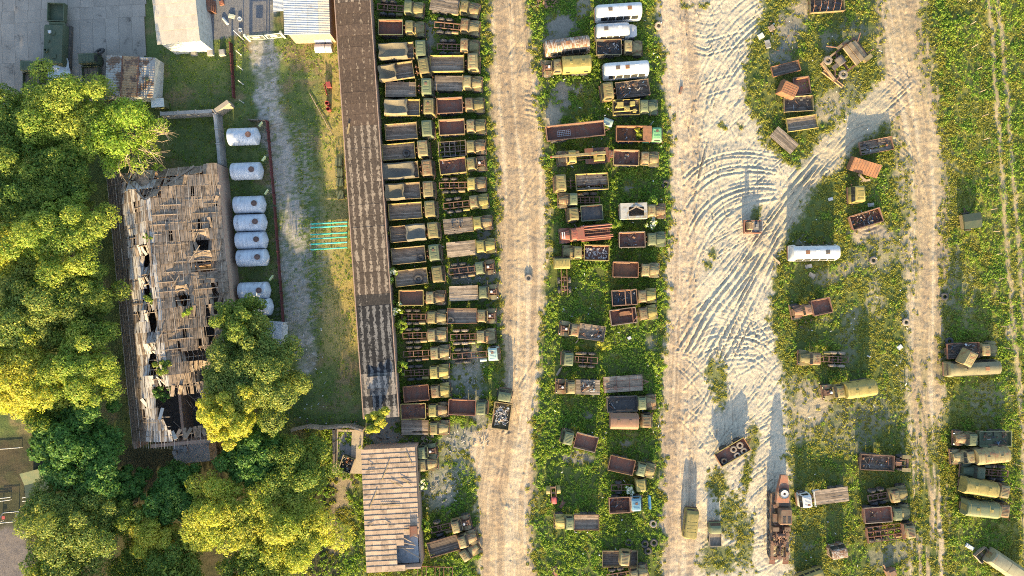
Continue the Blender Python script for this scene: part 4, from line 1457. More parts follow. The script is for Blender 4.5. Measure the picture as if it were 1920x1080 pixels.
def wheel(root, x, y, z=.56, r=.58, wd=.36, mat=None, ang=0):
    o = part('wheel', mesh(('wheel', r, wd), lambda m: m_tyre(m, r, wd), mat or rubber, True), root, (x, y, z), (0, 0, ang + (math.pi if y < 0 else 0)))
    part('rim', mesh(('rim', r), lambda m: m_rim(m, r * .52), rimm, True), o)
    return o


def tyre(px, py, label, h=.25, z=0.0, rx=math.pi / 2, rz=0.0, mat=None, r=.58, sub=None):
    x, y = P(px, py, h)
    z0 = zat(x, y) if z == 0 else z
    o = part('tyre', mesh(('tyre', r), lambda m: m_tyre(m, r, .36), mat or rubber, True), None, (x, y, z0 + .2), (rx, 0, rz))
    tag(o, label, 'tyre')
    return o


def pane(m, pts, t=.02):
    a, b, c = Vector(pts[0]), Vector(pts[1]), Vector(pts[2])
    n_ = (b - a).cross(c - a).normalized() * t
    m.loft([[Vector(p) - n_ for p in pts], [Vector(p) + n_ for p in pts]])


def engine(root, d, x0, x1):
    def fn(m):
        c = (x0 + x1) / 2
        m.box((c - .1, 0, 1.1), (.9, .5, .6))
        m.box((c - .1, .22, 1.42), (.8, .16, .12))
        m.box((c - .1, -.22, 1.42), (.8, .16, .12))
        m.lathe([(0, .3), (.22, .3), (.24, .05), (0, .05)], 'z', (c - .2, .02, 1.4), 12)
        m.bar((c - .4, .3, 1.2), (c + .5, .35, 1.35), .05)
        m.bar((c, -.4, 1.1), (c + .55, -.2, 1.3), .045)
        m.box((x1 - .12, 0, 1.15), (.12, .75, .75))
        m.box((c - .35, .5, 1.0), (.3, .25, .3))
    e = part('engine', mesh(('engine', x0, x1), fn, framem), root, (d, 0, 0))
    part('air_filter', mesh(('air_filter',), lambda m: m.lathe([(0, .16), (.17, .16), (.19, 0), (0, 0)], 'z', (0, 0, 0), 12), silver), e, ((x0 + x1) / 2 - .2, .02, 1.72))


def cab_bonnet(root, d, paint, hood='on', k=1.0, roof=None):
    """cab with a long tapering bonnet; 2.75 m from rear wall to bumper, centred on d"""
    roof = roof or paint
    c = part('cab', mesh(('cab_bonnet',), lambda m: m.loft([rrect(-1.37, .0, -.93, .93, .75, .08), rrect(-1.37, -.02, -.96, .96, 1.68, .1), rrect(-1.33, -.26, -.84, .84, 2.22, .16), rrect(-1.24, -.36, -.74, .74, 2.33, .18), rrect(-1.05, -.5, -.5, .5, 2.37, .2)]), roof, True),
             root, (d, 0, 0), scl=(k, k, 1))
    def ribs(m):
        for yy in (-.35, 0, .35):
            m.box((-.78, yy, 2.372), (.6, .035, .03))
        m.lathe([(0, .03), (.14, .03), (.15, 0)], 'z', (-.72, .18, 2.37), 10)
    part('roof_rib', mesh(('roof_rib_b',), ribs, roof), c)
    for s_ in (-1, 1):
        part('windscreen', mesh(('windscreen_b', s_), lambda m: pane(m, [(-.03, s_ * .05, 1.72), (-.03, s_ * .82, 1.72), (-.235, s_ * .76, 2.16), (-.235, s_ * .05, 2.16)]), glass), c)
        dr = part('door', mesh(('door_b', s_), lambda m: m.span(-1.2, -.2, s_ * .965 - .012, s_ * .965 + .012, .85, 1.6), paint), c)
        part('side_window', mesh(('sidewin_b', s_), lambda m: pane(m, [(-1.15, s_ * .955, 1.73), (-.2, s_ * .955, 1.73), (-.36, s_ * .875, 2.14), (-1.12, s_ * .875, 2.14)]), glass), dr)
    part('rear_window', mesh(('rearwin_b',), lambda m: pane(m, [(-1.375, -.4, 1.75), (-1.375, .4, 1.75), (-1.345, .36, 2.08), (-1.345, -.36, 2.08)]), glass), c)
    if hood in ('on', 'up'):
        def hd(m):
            rings = []
            for x, hw, zt, zb in ((-.04, .78, 1.70, 1.0), (.5, .66, 1.66, .98), (1.1, .52, 1.58, .95), (1.3, .46, 1.46, .9)):
                rings.append([(x, -hw, zb), (x, -hw, zt - .16), (x, -hw * .8, zt - .03), (x, 0, zt + .03), (x, hw * .8, zt - .03), (x, hw, zt - .16), (x, hw, zb)])
            m.loft(rings)
        o = part('hood', mesh(('hood_b',), hd, paint, True), root, (d, 0, 0), scl=(k, k, 1))
        part('hood_seam', mesh(('hood_seam',), lambda m: (m.beam((0, 0, 1.74), (1.2, 0, 1.60), .03, .03), m.beam((.02, .62, 1.67), (1.2, .4, 1.53), .025, .03), m.beam((.02, -.62, 1.67), (1.2, -.4, 1.53), .025, .03)), paint), o)
    else:
        engine(root, d, .05, 1.3)
        part('scuttle', mesh(('scuttle',), lambda m: m.box((.1, 0, 1.3), (.1, 1.5, .7)), paint), root, (d, 0, 0))
    if hood != 'bare':
        for s_ in (-1, 1):
            def fd(m):
                y0, y1 = (.47, 1.1) if s_ > 0 else (-1.1, -.47)
                pr = [(-.06, 1.02), (.2, 1.18), (.55, 1.27), (.95, 1.27), (1.22, 1.16), (1.36, .95), (1.36, .78)]
                up = [[(x, y, z) for x, z in pr] for y in (y0, y1)]
                b = len(m.v)
                n = len(pr)
                ring = [[(x, y0, z), (x, y1, z - .03), (x, y1, z - .1), (x, y0, z - .1)] for x, z in pr]
                m.loft(ring)
            f = part('fender', mesh(('fender', s_), fd, paint, True), root, (d, 0, 0), scl=(k, k, 1))
            part('headlight', mesh(('headlight',), lambda m: m.lathe([(0, .1), (.1, .09), (.13, .02), (.13, -.1), (0, -.1)], 'x', (1.36, 0, .0), 10), glass), f, (0, s_ * .8, 1.0))
    part('grille', mesh(('grille',), lambda m: (m.span(1.28, 1.33, -.5, .5, .75, 1.45), [m.span(1.33, 1.35, -.42 + .12 * i, -.38 + .12 * i, .8, 1.4) for i in range(8)]), framem if hood == 'off' else paint), root, (d, 0, 0))
    part('bumper', mesh(('bumper_b',), lambda m: m.span(1.4, 1.52, -1.12, 1.12, .6, .8), framem), root, (d, 0, 0))


def cab_forward(root, d, paint, kind='kamaz', roof=None, hatch=False):
    roof = roof or paint
    if kind == 'kamaz':
        x0, x1, hw, zt = -.84, .86, 1.2, 2.62
        rings = [rrect(x0, x1, -hw, hw, .75, .08), rrect(x0, x1, -hw, hw, 1.68, .08), rrect(x0 + .03, x1 - .22, -hw + .05, hw - .05, zt - .1, .12), rrect(x0 + .1, x1 - .34, -hw + .16, hw - .16, zt, .14)]
    else:
        x0, x1, hw, zt = -.82, .86, 1.0, 2.3
        rings = [rrect(x0, x1, -hw, hw, .7, .12), rrect(x0, x1 - .02, -hw, hw, 1.55, .14), rrect(x0 + .05, x1 - .32, -hw + .1, hw - .1, zt - .1, .2), rrect(x0 + .14, x1 - .45, -hw + .22, hw - .22, zt, .2)]
    c = part('cab', mesh(('cab_f', kind), lambda m: m.loft(rings), roof, True), root, (d, 0, 0))
    def ribs(m):
        if kind == 'kamaz':
            for yy in (-.72, -.24, .24, .72):
                m.box(((x0 + x1) / 2 - .12, yy, zt), (.95, .40, .04), top=(.92, .85))
            m.box((x1 - .42, 0, zt - .01), (.06, 1.9, .05))
        else:
            for i in range(7):
                m.box(((x0 + x1) / 2 - .15, -.6 + .2 * i, zt), (.95, .07, .05), top=(.95, .6))
    part('roof_rib', mesh(('roof_rib_f', kind), ribs, roof), c)
    if hatch:
        part('roof_hatch', mesh(('roof_hatch_f',), lambda m: (m.box((-.15, .35, zt + .05), (.36, .34, .05)), m.box((-.15, .35, zt + .08), (.28, .26, .03))), framem), c)
    zb = 1.74 if kind == 'kamaz' else 1.6
    for s_ in (-1, 1):
        part('windscreen', mesh(('windscreen_f', kind, s_), lambda m: pane(m, [(x1 + .005, s_ * .04, zb), (x1 + .005, s_ * (hw - .1), zb), (x1 - .20 * (1 if kind == 'kamaz' else 1.4), s_ * (hw - .16), zt - .14), (x1 - .20 * (1 if kind == 'kamaz' else 1.4), s_ * .04, zt - .14)]), glass), c)
        dr = part('door', mesh(('door_f', kind, s_), lambda m: m.span(-.55, .55, s_ * (hw + .005) - .012, s_ * (hw + .005) + .012, .85, zb - .08), paint), c)
        part('side_window', mesh(('sidewin_f', kind, s_), lambda m: pane(m, [(-.5, s_ * (hw + .002), zb), (.5, s_ * (hw + .002), zb), (.38, s_ * (hw - (.035 if kind == 'kamaz' else .075)), zt - .2), (-.46, s_ * (hw - (.035 if kind == 'kamaz' else .075)), zt - .2)]), glass), dr)
        part('mirror', mesh(('mirror', kind, s_), lambda m: (m.bar((.7, s_ * hw, 1.7), (.85, s_ * (hw + .25), 1.75), .02), m.box((.85, s_ * (hw + .27), 1.85), (.06, .16, .36))), framem), c)
    part('bumper', mesh(('bumper_f', kind), lambda m: m.span(x1 + .02, x1 + .16, -hw, hw, .5, .78), framem), root, (d, 0, 0))
    for s_ in (-1, 1):
        part('fender', mesh(('fender_f', kind, s_), lambda m: m.span(-.5, .7, s_ * (hw - .1) - .15, s_ * (hw - .1) + .15, .55, .74), paint), root, (d, 0, 0))


def m_planks(m, l, w_, z, n, t=.05, miss=0.0, seed=0):
    r_ = random.Random(seed)
    pw = w_ / n
    for i in range(n):
        y = -w_ / 2 + (i + .5) * pw
        cuts = [-l / 2] + sorted(r_.uniform(-l / 2, l / 2) for _ in range(r_.choice([0, 1, 1]))) + [l / 2]
        for a, b in zip(cuts[:-1], cuts[1:]):
            if r_.random() < miss or b - a < .15:
                continue
            m.box(((a + b) / 2 + r_.uniform(-.02, .02), y, z + r_.uniform(-.012, .02)), (b - a - .02, pw - .018, t), rz=r_.uniform(-.006, .006), ry=r_.uniform(-.006, .006))


def body_chassis(root, l, d, wl, detail=True):
    x0, x1 = -l / 2, d + wl
    def fn(m):
        for s_ in (-1, 1):
            m.span(x0, x1, s_ * .42 - .05, s_ * .42 + .05, .82, 1.02)
    part('frame_rail', mesh(('frame_rail', round(l, 1), round(d + wl, 1)), fn, framem), root)
    xs = [x0 + .06, x0 + 1.55, x0 + 2.9, l / 2 - .1]
    for k, x in enumerate(xs):
        if x < x1 - .5:
            part('crossmember', mesh(('crossmember',), lambda m: m.span(-.06, .06, -.37, .37, .84, 1.0), framem), root, (x, 0, 0))
    part('driveshaft', mesh(('driveshaft', round(d + l / 2, 1)), lambda m: m.bar((x0 + 1.2, 0, .72), (d, 0, .78), .07), framem), root)


def axle_set(root, xs, yw=.93, r=.58, mat=None, wd=.4):
    for x in xs:
        part('axle', mesh(('axle', yw), lambda m: (m.bar((0, -yw, .56), (0, yw, .56), .09), m.lathe([(0, .2), (.2, .18), (.24, 0), (.2, -.18), (0, -.2)], 'x', (0, .1, .58), 10)), framem), root, (x, 0, 0))
        for s_ in (-1, 1):
            wheel(root, x, s_ * yw, .56, r, wd, mat)


def bed_wood(root, l, w_, floor, side, h=.55, z=1.22, seed=0, miss=0.0, n=12, sides=True, head=True, cover=None):
    o = part('bed_floor', mesh(('bed_floor', round(l, 1), round(w_, 1), seed % 5, miss), lambda m: m_planks(m, l - .08, w_ - .08, z, n, miss=miss, seed=seed % 5), floor), root)
    part('subframe', mesh(('subframe', round(l, 1), round(w_, 1)), lambda m: ([m.span(-l / 2 + .2 + i * (l - .4) / 5 - .05, -l / 2 + .2 + i * (l - .4) / 5 + .05, -w_ / 2 + .05, w_ / 2 - .05, z - .14, z - .04) for i in range(6)], m.span(-l / 2, l / 2, -.5, -.36, z - .2, z - .14), m.span(-l / 2, l / 2, .36, .5, z - .2, z - .14)), framem), root)
    if sides:
        for s_ in (-1, 1):
            b = part('side_board', mesh(('side_board', round(l, 1), round(h, 2)), lambda m: (m.span(-l / 2, l / 2, -.025, .025, 0, h * .48), m.span(-l / 2, l / 2, -.025, .025, h * .52, h)), side), root, (0, s_ * (w_ / 2 - .03), z + .03), (random.uniform(-.05, .05), 0, random.uniform(-.006, .006)))
            for i in range(4):
                part('stake', mesh(('stake', round(h, 2)), lambda m: m.span(-.03, .03, -.05, .05, -.1, h + .04), framem), b, (-l / 2 + .1 + i * (l - .2) / 3, 0, 0))
        part('tailgate', mesh(('tailgate', round(w_, 1), round(h, 2)), lambda m: (m.span(-.025, .025, -w_ / 2 + .06, w_ / 2 - .06, 0, h * .48), m.span(-.025, .025, -w_ / 2 + .06, w_ / 2 - .06, h * .52, h)), side), root, (-l / 2 + .02, 0, z + .03), (0, random.uniform(-.05, .05), 0))
    if head:
        part('headboard', mesh(('headboard', round(w_, 1), round(h, 2)), lambda m: (m.span(-.03, .03, -w_ / 2 + .06, w_ / 2 - .06, 0, h * 1.15), m.span(-.05, .05, -w_ / 2 + .0, -w_ / 2 + .08, -.1, h * 1.3), m.span(-.05, .05, w_ / 2 - .08, w_ / 2, -.1, h * 1.3)), side), root, (l / 2 - .02, 0, z + .03))


def bed_dump(root, l, w_, mat, rim, h=.7, z=1.12, guard=False, seed=0):
    t = .05
    part('bed_floor', mesh(('dump_floor', round(l, 1), round(w_, 1)), lambda m: (m.span(-l / 2, l / 2, -w_ / 2 + .1, w_ / 2 - .1, z, z + .05), [m.span(-l / 2 + .3 + i * (l - .6) / 4, -l / 2 + .36 + i * (l - .6) / 4, -w_ / 2 + .12, w_ / 2 - .12, z + .05, z + .07) for i in range(5)]), mat), root)
    for s_ in (-1, 1):
        b = part('side_wall', mesh(('dump_side', round(l, 1), s_), lambda m: m.loft([[(x, s_ * -.1, 0), (x, s_ * (-.1 + t), 0), (x, s_ * .1, h), (x, s_ * (.1 - t), h)] for x in (-l / 2, l / 2)]), mat), root, (0, s_ * (w_ / 2 - .1), z))
        part('top_rail', mesh(('dump_rail', round(l, 1)), lambda m: m.span(-l / 2, l / 2, -.055, .055, 0, .09), rim), b, (0, s_ * .08, h))
        part('wall_rib', mesh(('dump_rib', round(l, 1), s_), lambda m: [m.box((-l / 2 + .3 + i * (l - .6) / 3, s_ * .09, h / 2 - .03), (.09, .09, h - .08), rx=-s_ * .26) for i in range(4)], rim), b)
    for x, nm in ((-l / 2, 'tailgate'), (l / 2, 'front_wall')):
        b = part(nm, mesh(('dump_end', round(w_, 1)), lambda m: m.span(-.03, .03, -w_ / 2 + .12, w_ / 2 - .12, 0, h), mat), root, (x * .985, 0, z))
        part('top_rail', mesh(('dump_endrail', round(w_, 1)), lambda m: m.span(-.05, .05, -w_ / 2 + .06, w_ / 2 - .06, 0, .085), rim), b, (0, 0, h))
    for k_ in range(2):      # patched inner plates
        s_ = -1 if (seed + k_) % 2 else 1
        part('liner_plate', mesh(('liner', round(l, 1)), lambda m: m.box((0, 0, 0), (l * .55, .05, h * .6)), rustor if seed % 3 else rustpk), root, (l * (.08 if seed % 2 else -.1), s_ * (w_ / 2 - .16), z + h * .52), (s_ * -.28, 0, 0))
    if guard:
        part('cab_guard', mesh(('cab_guard', round(w_, 1)), lambda m: (m.box((.35, 0, 0), (.75, w_ - .2, .06)), m.span(.66, .74, -w_ / 2 + .1, w_ / 2 - .1, -.1, .06)), mat), root, (l / 2, 0, z + h + .05))


def bed_tarp(root, l, w_, mat, seed, cover=.7, lean=1, z=1.25, h=.6, front=True):
    """canvas thrown over the bows of the bed and sagging between them"""
    r_ = random.Random(seed)
    ph = [r_.uniform(0, 6) for _ in range(6)]
    deep = r_.uniform(.45, .8)
    def fn(u, v):
        x = (-l / 2 - .04) + u * (l * cover)
        if not front:
            x = l / 2 + .04 - (1 - u) * (l * cover)
        y = (v - .5) * (w_ + .10)
        edge = min(v, 1 - v) * 2
        sagv = math.sin(math.pi * v) ** .7 * math.sin(math.pi * min(1, max(0, u * .92 + .04))) ** .6
        zz = z + h + .5 + .16 * (1 - v) * lean - deep * sagv
        zz += .05 * math.sin(6 * u + ph[0] + 3 * v) + .03 * math.sin(9 * v + ph[1] + 4 * u)
        e = u if not front else 1 - u
        if e < .12:
            zz += .30 * (1 - abs(e - .06) / .06) * (1 if e > .0 else 0) * math.sin(math.pi * v)
        if v < .07 or v > .93:
            zz = z + h - .12 + .30 * (edge / .14)
        return (x + .07 * math.sin(9 * v + ph[3]), y + .03 * math.sin(8 * u + ph[4]), zz)
    part('tarpaulin', mesh(('tarpaulin', seed, round(l, 1)), lambda m: m.grid(fn, 26, 18, .02), mat, True), root)
    def bows(m):
        for k in range(4):
            x = -l / 2 + .1 + k * (l - .2) / 3
            pts = [(x, -w_ / 2 + .05, z + .2), (x, -w_ / 2 + .07, z + h + .15), (x, w_ / 2 - .07, z + h + .15), (x, w_ / 2 - .05, z + .2)]
            for a, b in ((0, 1), (2, 3)):
                m.bar(pts[a], pts[b], .03)
    part('bow', mesh(('bow', round(l, 1)), bows, framem), root)


def box_section(hw, zb, zs, zt, n=5):
    zs -= .15
    return [(-hw, zb), (-hw, zs), (-hw + .42, zt - .06), (-.3, zt), (.3, zt), (hw - .42, zt - .06), (hw, zs), (hw, zb)]


def body_kung(root, l, paint, roof, ribs=4, zb=1.15, zs=2.55, zt=3.05, hw=1.16, hatch=True, wins=3, ribmat=None):
    sec = box_section(hw, zb, zs, zt)
    sec2 = box_section(hw - .08, zb, zs - .05, zt - .08)
    b = part('box_body', mesh(('box_body', round(l, 1), zt, hw), lambda m: m.loft([[(x, y, z) for y, z in s_] for x, s_ in ((-l / 2, sec2), (-l / 2 + .12, sec), (l / 2 - .12, sec), (l / 2, sec2))]), roof, True), root)
    for i in range(ribs):
        x = -l / 2 + .3 + i * (l - .6) / max(1, ribs - 1)
        part('roof_seam', mesh(('roof_seam', zt, hw), lambda m: m.loft([[(x_, y * 1.006, z + .018) for y, z in sec[1:-1]] + [(x_, y * .97, z - .03) for y, z in reversed(sec[1:-1])] for x_ in (-.03, .03)]), ribmat or paint, False), b, (x, 0, 0))
    if hatch:
        for x in (-l * .22, l * .2):
            part('roof_vent', mesh(('roof_vent',), lambda m: (m.box((0, 0, 0), (.42, .42, .1), top=(.85, .85))), paint), b, (x, .1, zt + .03))
    for s_ in (-1, 1):
        for i in range(wins):
            x = -l * .32 + i * l * .64 / max(1, wins - 1)
            part('window', mesh(('box_window', hw, s_), lambda m: m.span(-.3, .3, s_ * (hw + .002) - .015, s_ * (hw + .002) + .015, zs - .8, zs - .36), glass), b, (x, 0, 0))
    part('rear_door', mesh(('rear_door', round(l, 1)), lambda m: m.span(-l / 2 - .02, -l / 2 + .04, -.45, .45, zb + .1, zs), paint), b)
    return b


def scrap_heap(name, label, loc, rz, l, w_, n, seed, mat=None, big=.35, zspread=.3, kind='stuff', cat='scrap'):
    r_ = random.Random(seed)
    m = MB()
    for i in range(n):
        x, y = r_.uniform(-l / 2, l / 2), r_.uniform(-w_ / 2, w_ / 2)
        t = r_.random()
        if t < .35:
            m.box((x, y, r_.uniform(.03, zspread)), (r_.uniform(.1, big), r_.uniform(.1, big), r_.uniform(.04, .2)), r_.uniform(0, 3), r_.uniform(-.5, .5), r_.uniform(-.5, .5))
        elif t < .6:
            m.box((x, y, r_.uniform(.03, zspread)), (r_.uniform(.5, 1.3) * big * 2, .07, .05), r_.uniform(0, 3), 0, r_.uniform(-.25, .25))
        elif t < .75:
            m.bar((x, y, .05), (x + r_.uniform(-.5, .5), y + r_.uniform(-.5, .5), r_.uniform(.05, zspread + .1)), r_.uniform(.025, .07))
        else:
            m.poly([(x + r_.uniform(-big, big) * .6, y + r_.uniform(-big, big) * .6, r_.uniform(.04, zspread)) for _ in range(4)])
    o = part(name, m.mesh(name, mat or scrap), None, loc, (0, 0, rz))
    tag(o, label, cat, kind=kind)
    return o


CABZ = {'bonnet': 1.9, 'kamaz': 2.5, 'gaz': 2.2, 'none': 1.2}
BODYZ = {'chassis': 1.0, 'wood': 1.75, 'flat': 1.3, 'dump': 1.85, 'tarp': 1.95, 'kung': 2.9, 'grid': 1.5, 'none': 1.0}
CABHALF = {'bonnet': 1.4, 'kamaz': .85, 'gaz': .85, 'none': .6}


def truck(label, cab, body, bed, cabp, paint=olive, bp=None, rim=None, floor=None, hood='on', group=None, w=None, seed=0, roof=None, hatch=False, cover=.7, tarp=None, front=True, h=None,
          miss=0.0, n=12, extra=None, ribs=4, wins=3, cabscale=1.0, guard=False, head=True, tmat=None, name='truck', cat='truck'):
    bx, by, bl = bed
    B = Vector(P(bx, by, BODYZ[body]))
    K = Vector(P(cabp[0], cabp[1], CABZ[cab]))
    d = K - B
    ang = math.atan2(d.y, d.x)
    dist = d.length
    l = bl * S * (1 - BODYZ[body] / H)
    w_ = w or (2.42 if cab == 'kamaz' else 2.28)
    half = CABHALF[cab]
    if dist - half < l / 2 + .03 and body != 'chassis':      # cab must not cut into the bed
        dist = l / 2 + half + .03
    vr = random.Random(int(bx * 13 + by * 7))
    root = empty(name, (B.x, B.y, zat(B.x, B.y) * .8), ang + math.radians(vr.uniform(-1.4, 1.4)), math.radians(vr.uniform(-1.6, 1.6)), math.radians(vr.uniform(-.8, .8)))
    tag(root, label, cat, group)
    if roof is None and paint in (olive, olive2, khaki):
        roof = vr.choice([olive, olive2, olive3, paint, paint, green])
        if vr.random() < .25:
            paint = olive3
    bp = bp or paint
    rim = rim or bp
    body_chassis(root, l, dist, half - .1)
    xs = [-l / 2 + .95, -l / 2 + 2.2] if l > 3.3 else [-l / 2 + 1.1]
    xf = dist + (.72 if cab == 'bonnet' else .1)
    axle_set(root, xs + [xf], .95 if cab != 'kamaz' else 1.0, mat=tmat)
    if cab == 'bonnet':
        cab_bonnet(root, dist, paint, hood, cabscale, roof)
    elif cab in ('kamaz', 'gaz'):
        cab_forward(root, dist, paint, cab, roof, hatch)
    gap = dist - half - l / 2
    if gap > .25:
        part('spare_bracket', mesh(('spare_bracket',), lambda m: (m.span(-.08, .08, -.8, .8, 1.02, 1.1), m.span(-.08, .08, .3, .4, 1.1, 1.7), m.span(-.08, .08, -.4, -.3, 1.1, 1.7)), framem), root, (l / 2 + gap / 2, 0, 0))
    part('fuel_tank', mesh(('fuel_tank',), lambda m: m.lathe([(0, -.5), (.24, -.5), (.25, -.45), (.25, .45), (.24, .5), (0, .5)], 'x', (0, 0, 0), 12), paint, True), root, (l / 2 - .6, -.85, .75))
    if body == 'wood':
        bed_wood(root, l, w_, floor or woodgrey, bp, h or .55, seed=seed, miss=miss, n=n, head=head)
    elif body == 'flat':
        bed_wood(root, l, w_, floor or wood, bp, .4, seed=seed, miss=miss, n=n, sides=False, head=head)
    elif body == 'dump':
        bed_dump(root, l, w_, bp, rim, h or .7, seed=seed, guard=guard)
    elif body == 'tarp':
        bed_wood(root, l, w_, floor or woodgrey, bp, .6, seed=seed)
        bed_tarp(root, l, w_, tarp or canvas, seed, cover, front=front)
    elif body == 'kung':
        body_kung(root, l, bp, rim, ribs, wins=wins)
    elif body == 'grid':
        def fn(m):
            for i in range(6):
                x = -l / 2 + .05 + i * (l - .1) / 5
                m.span(x - .04, x + .04, -w_ / 2, w_ / 2, 1.1, 1.2)
            for j in range(4):
                y = -w_ / 2 + .04 + j * (w_ - .08) / 3
                m.span(-l / 2, l / 2, y - .035, y + .035, 1.2, 1.28)
            m.span(l / 2 - .1, l / 2, -w_ / 2, w_ / 2, 1.2, 1.9)
            m.span(-l / 2, -l / 2 + .08, -w_ / 2, w_ / 2, 1.2, 1.6)
        part('bed_frame', mesh(('bed_frame', round(l, 1)), fn, bp), root)
    elif body == 'chassis':
        r_ = random.Random(seed + 5)
        if r_.random() < .5:
            part('tool_box', mesh(('tool_box',), lambda m: m.box((0, 0, 1.1), (.55, .5, .4)), rustor), root, (l / 2 - .55, .62, 0))
        if r_.random() < .5:
            part('air_tank', mesh(('air_tank',), lambda m: m.bar((-.4, 0, 0), (.4, 0, 0), .13, n=10), framem), root, (l / 2 - 1.0, -.62, .98))
    if extra:
        extra(root, l, w_, dist)
    return root, l, w_, ang


def world_of(root, x, y, z):
    a = root.rotation_euler.z
    return (root.location.x + x * math.cos(a) - y * math.sin(a), root.location.y + x * math.sin(a) + y * math.cos(a), root.location.z + z)

# ================================================================== rows of lorries
KZ, BO, GZ = 'kamaz', 'bonnet', 'gaz'
ROW_A = [
    ('olive bonneted truck stripped to its chassis', BO, 'chassis', (732, 14, 50), (775, 14), dict(hood='on')),
    ('olive bonneted tipper with brown steel bed', BO, 'dump', (732, 51, 46), (777, 51), dict(bp=rustm, rim=green, seed=1)),
    ('olive cab-over truck with torn sagging grey tarpaulin', KZ, 'tarp', (743, 95, 64), (789, 90), dict(seed=3, cover=.84, paint=green, bp=olive2)),
    ('olive cab-over truck with half-folded tarpaulin', KZ, 'tarp', (743, 133, 64), (795, 124), dict(seed=8, cover=.5, bp=olive2)),
    ('olive cab-over truck with dark holed plank bed', KZ, 'flat', (751, 166, 59), (800, 161), dict(floor=woodgrey, miss=.04, hatch=True, seed=2)),
    ('olive cab-over truck with smooth pale tarpaulin', KZ, 'tarp', (754, 201, 65), (804, 198), dict(seed=13, cover=.66, hatch=True, bp=khaki)),
    ('green cab-over truck with empty grey plank bed', KZ, 'wood', (752, 246, 60), (801, 241), dict(paint=green, bp=olive2)),
    ('olive cab-over truck with tyre in its dark bed', KZ, 'wood', (747, 284, 62), (793, 278), dict(floor=woodgrey, bp=khaki)),
    ('olive cab-over truck with dark collapsed tarpaulin', KZ, 'tarp', (751, 319, 66), (801, 314), dict(seed=21, tarp=canvasdark, cover=.9, bp=olive2)),
    ('olive cab-over truck with tarpaulin over rear half', KZ, 'tarp', (755, 358, 65), (803, 354), dict(seed=27, cover=.55, bp=olive2)),
    ('olive cab-over truck with clean dark plank bed', KZ, 'wood', (760, 396, 63), (807, 391), dict(bp=khaki, seed=3)),
    ('olive cab-over truck with dark tarpaulin over front half', KZ, 'tarp', (764, 437, 66), (812, 432), dict(seed=33, tarp=canvasdark, cover=.55, front=False, bp=olive2)),
    ('olive cab-over truck with rimmed tyre in its bed', KZ, 'wood', (766, 479, 64), (815, 473), dict(hatch=True, seed=4, bp=olive2)),
    ('cab-over truck with big black tyre in its bed', KZ, 'wood', (771, 520, 61), (820, 515), dict(seed=1, bp=khaki)),
    ('yellowish bonneted tipper with tan steel bed', BO, 'dump', (771, 559, 46), (816, 558), dict(bp=rustpk, rim=khaki, paint=olive2, seed=4)),
    ('bonneted truck chassis half buried in flowering elder', BO, 'chassis', (776, 594, 46), (819, 594), dict(paint=olive2)),
    ('weathered bonneted truck chassis with bent frame rail', BO, 'chassis', (778, 629, 47), (819, 628), dict(paint=olive2)),
    ('bonneted truck chassis with rust-patched cab and tool box', BO, 'chassis', (780, 663, 49), (824, 662), dict(paint=olive2, seed=1)),
    ('bonneted truck chassis sunk in weeds', BO, 'chassis', (781, 699, 47), (823, 699), dict(paint=khaki)),
    ('bonneted tipper with rust-brown bed', BO, 'dump', (780, 738, 48), (825, 733), dict(bp=rustm, rim=rustor, paint=khaki, seed=2)),
    ('bonneted tipper with white scraps in rusty bed', BO, 'dump', (775, 772, 47), (821, 770), dict(bp=rustm, rim=khaki, paint=khaki, seed=5)),
    ('bonneted truck with broken grey plank platform', BO, 'flat', (778, 802, 52), (823, 803), dict(floor=woodgrey, miss=.08, paint=olive2, seed=3)),
]
for i, (desc, cab, body, bed, cp, kw) in enumerate(ROW_A):
    r = truck(f'{desc}, {ORD[i]} from top beside the long shed', cab, body, bed, cp, group='trucks parked beside the long shed', **kw)
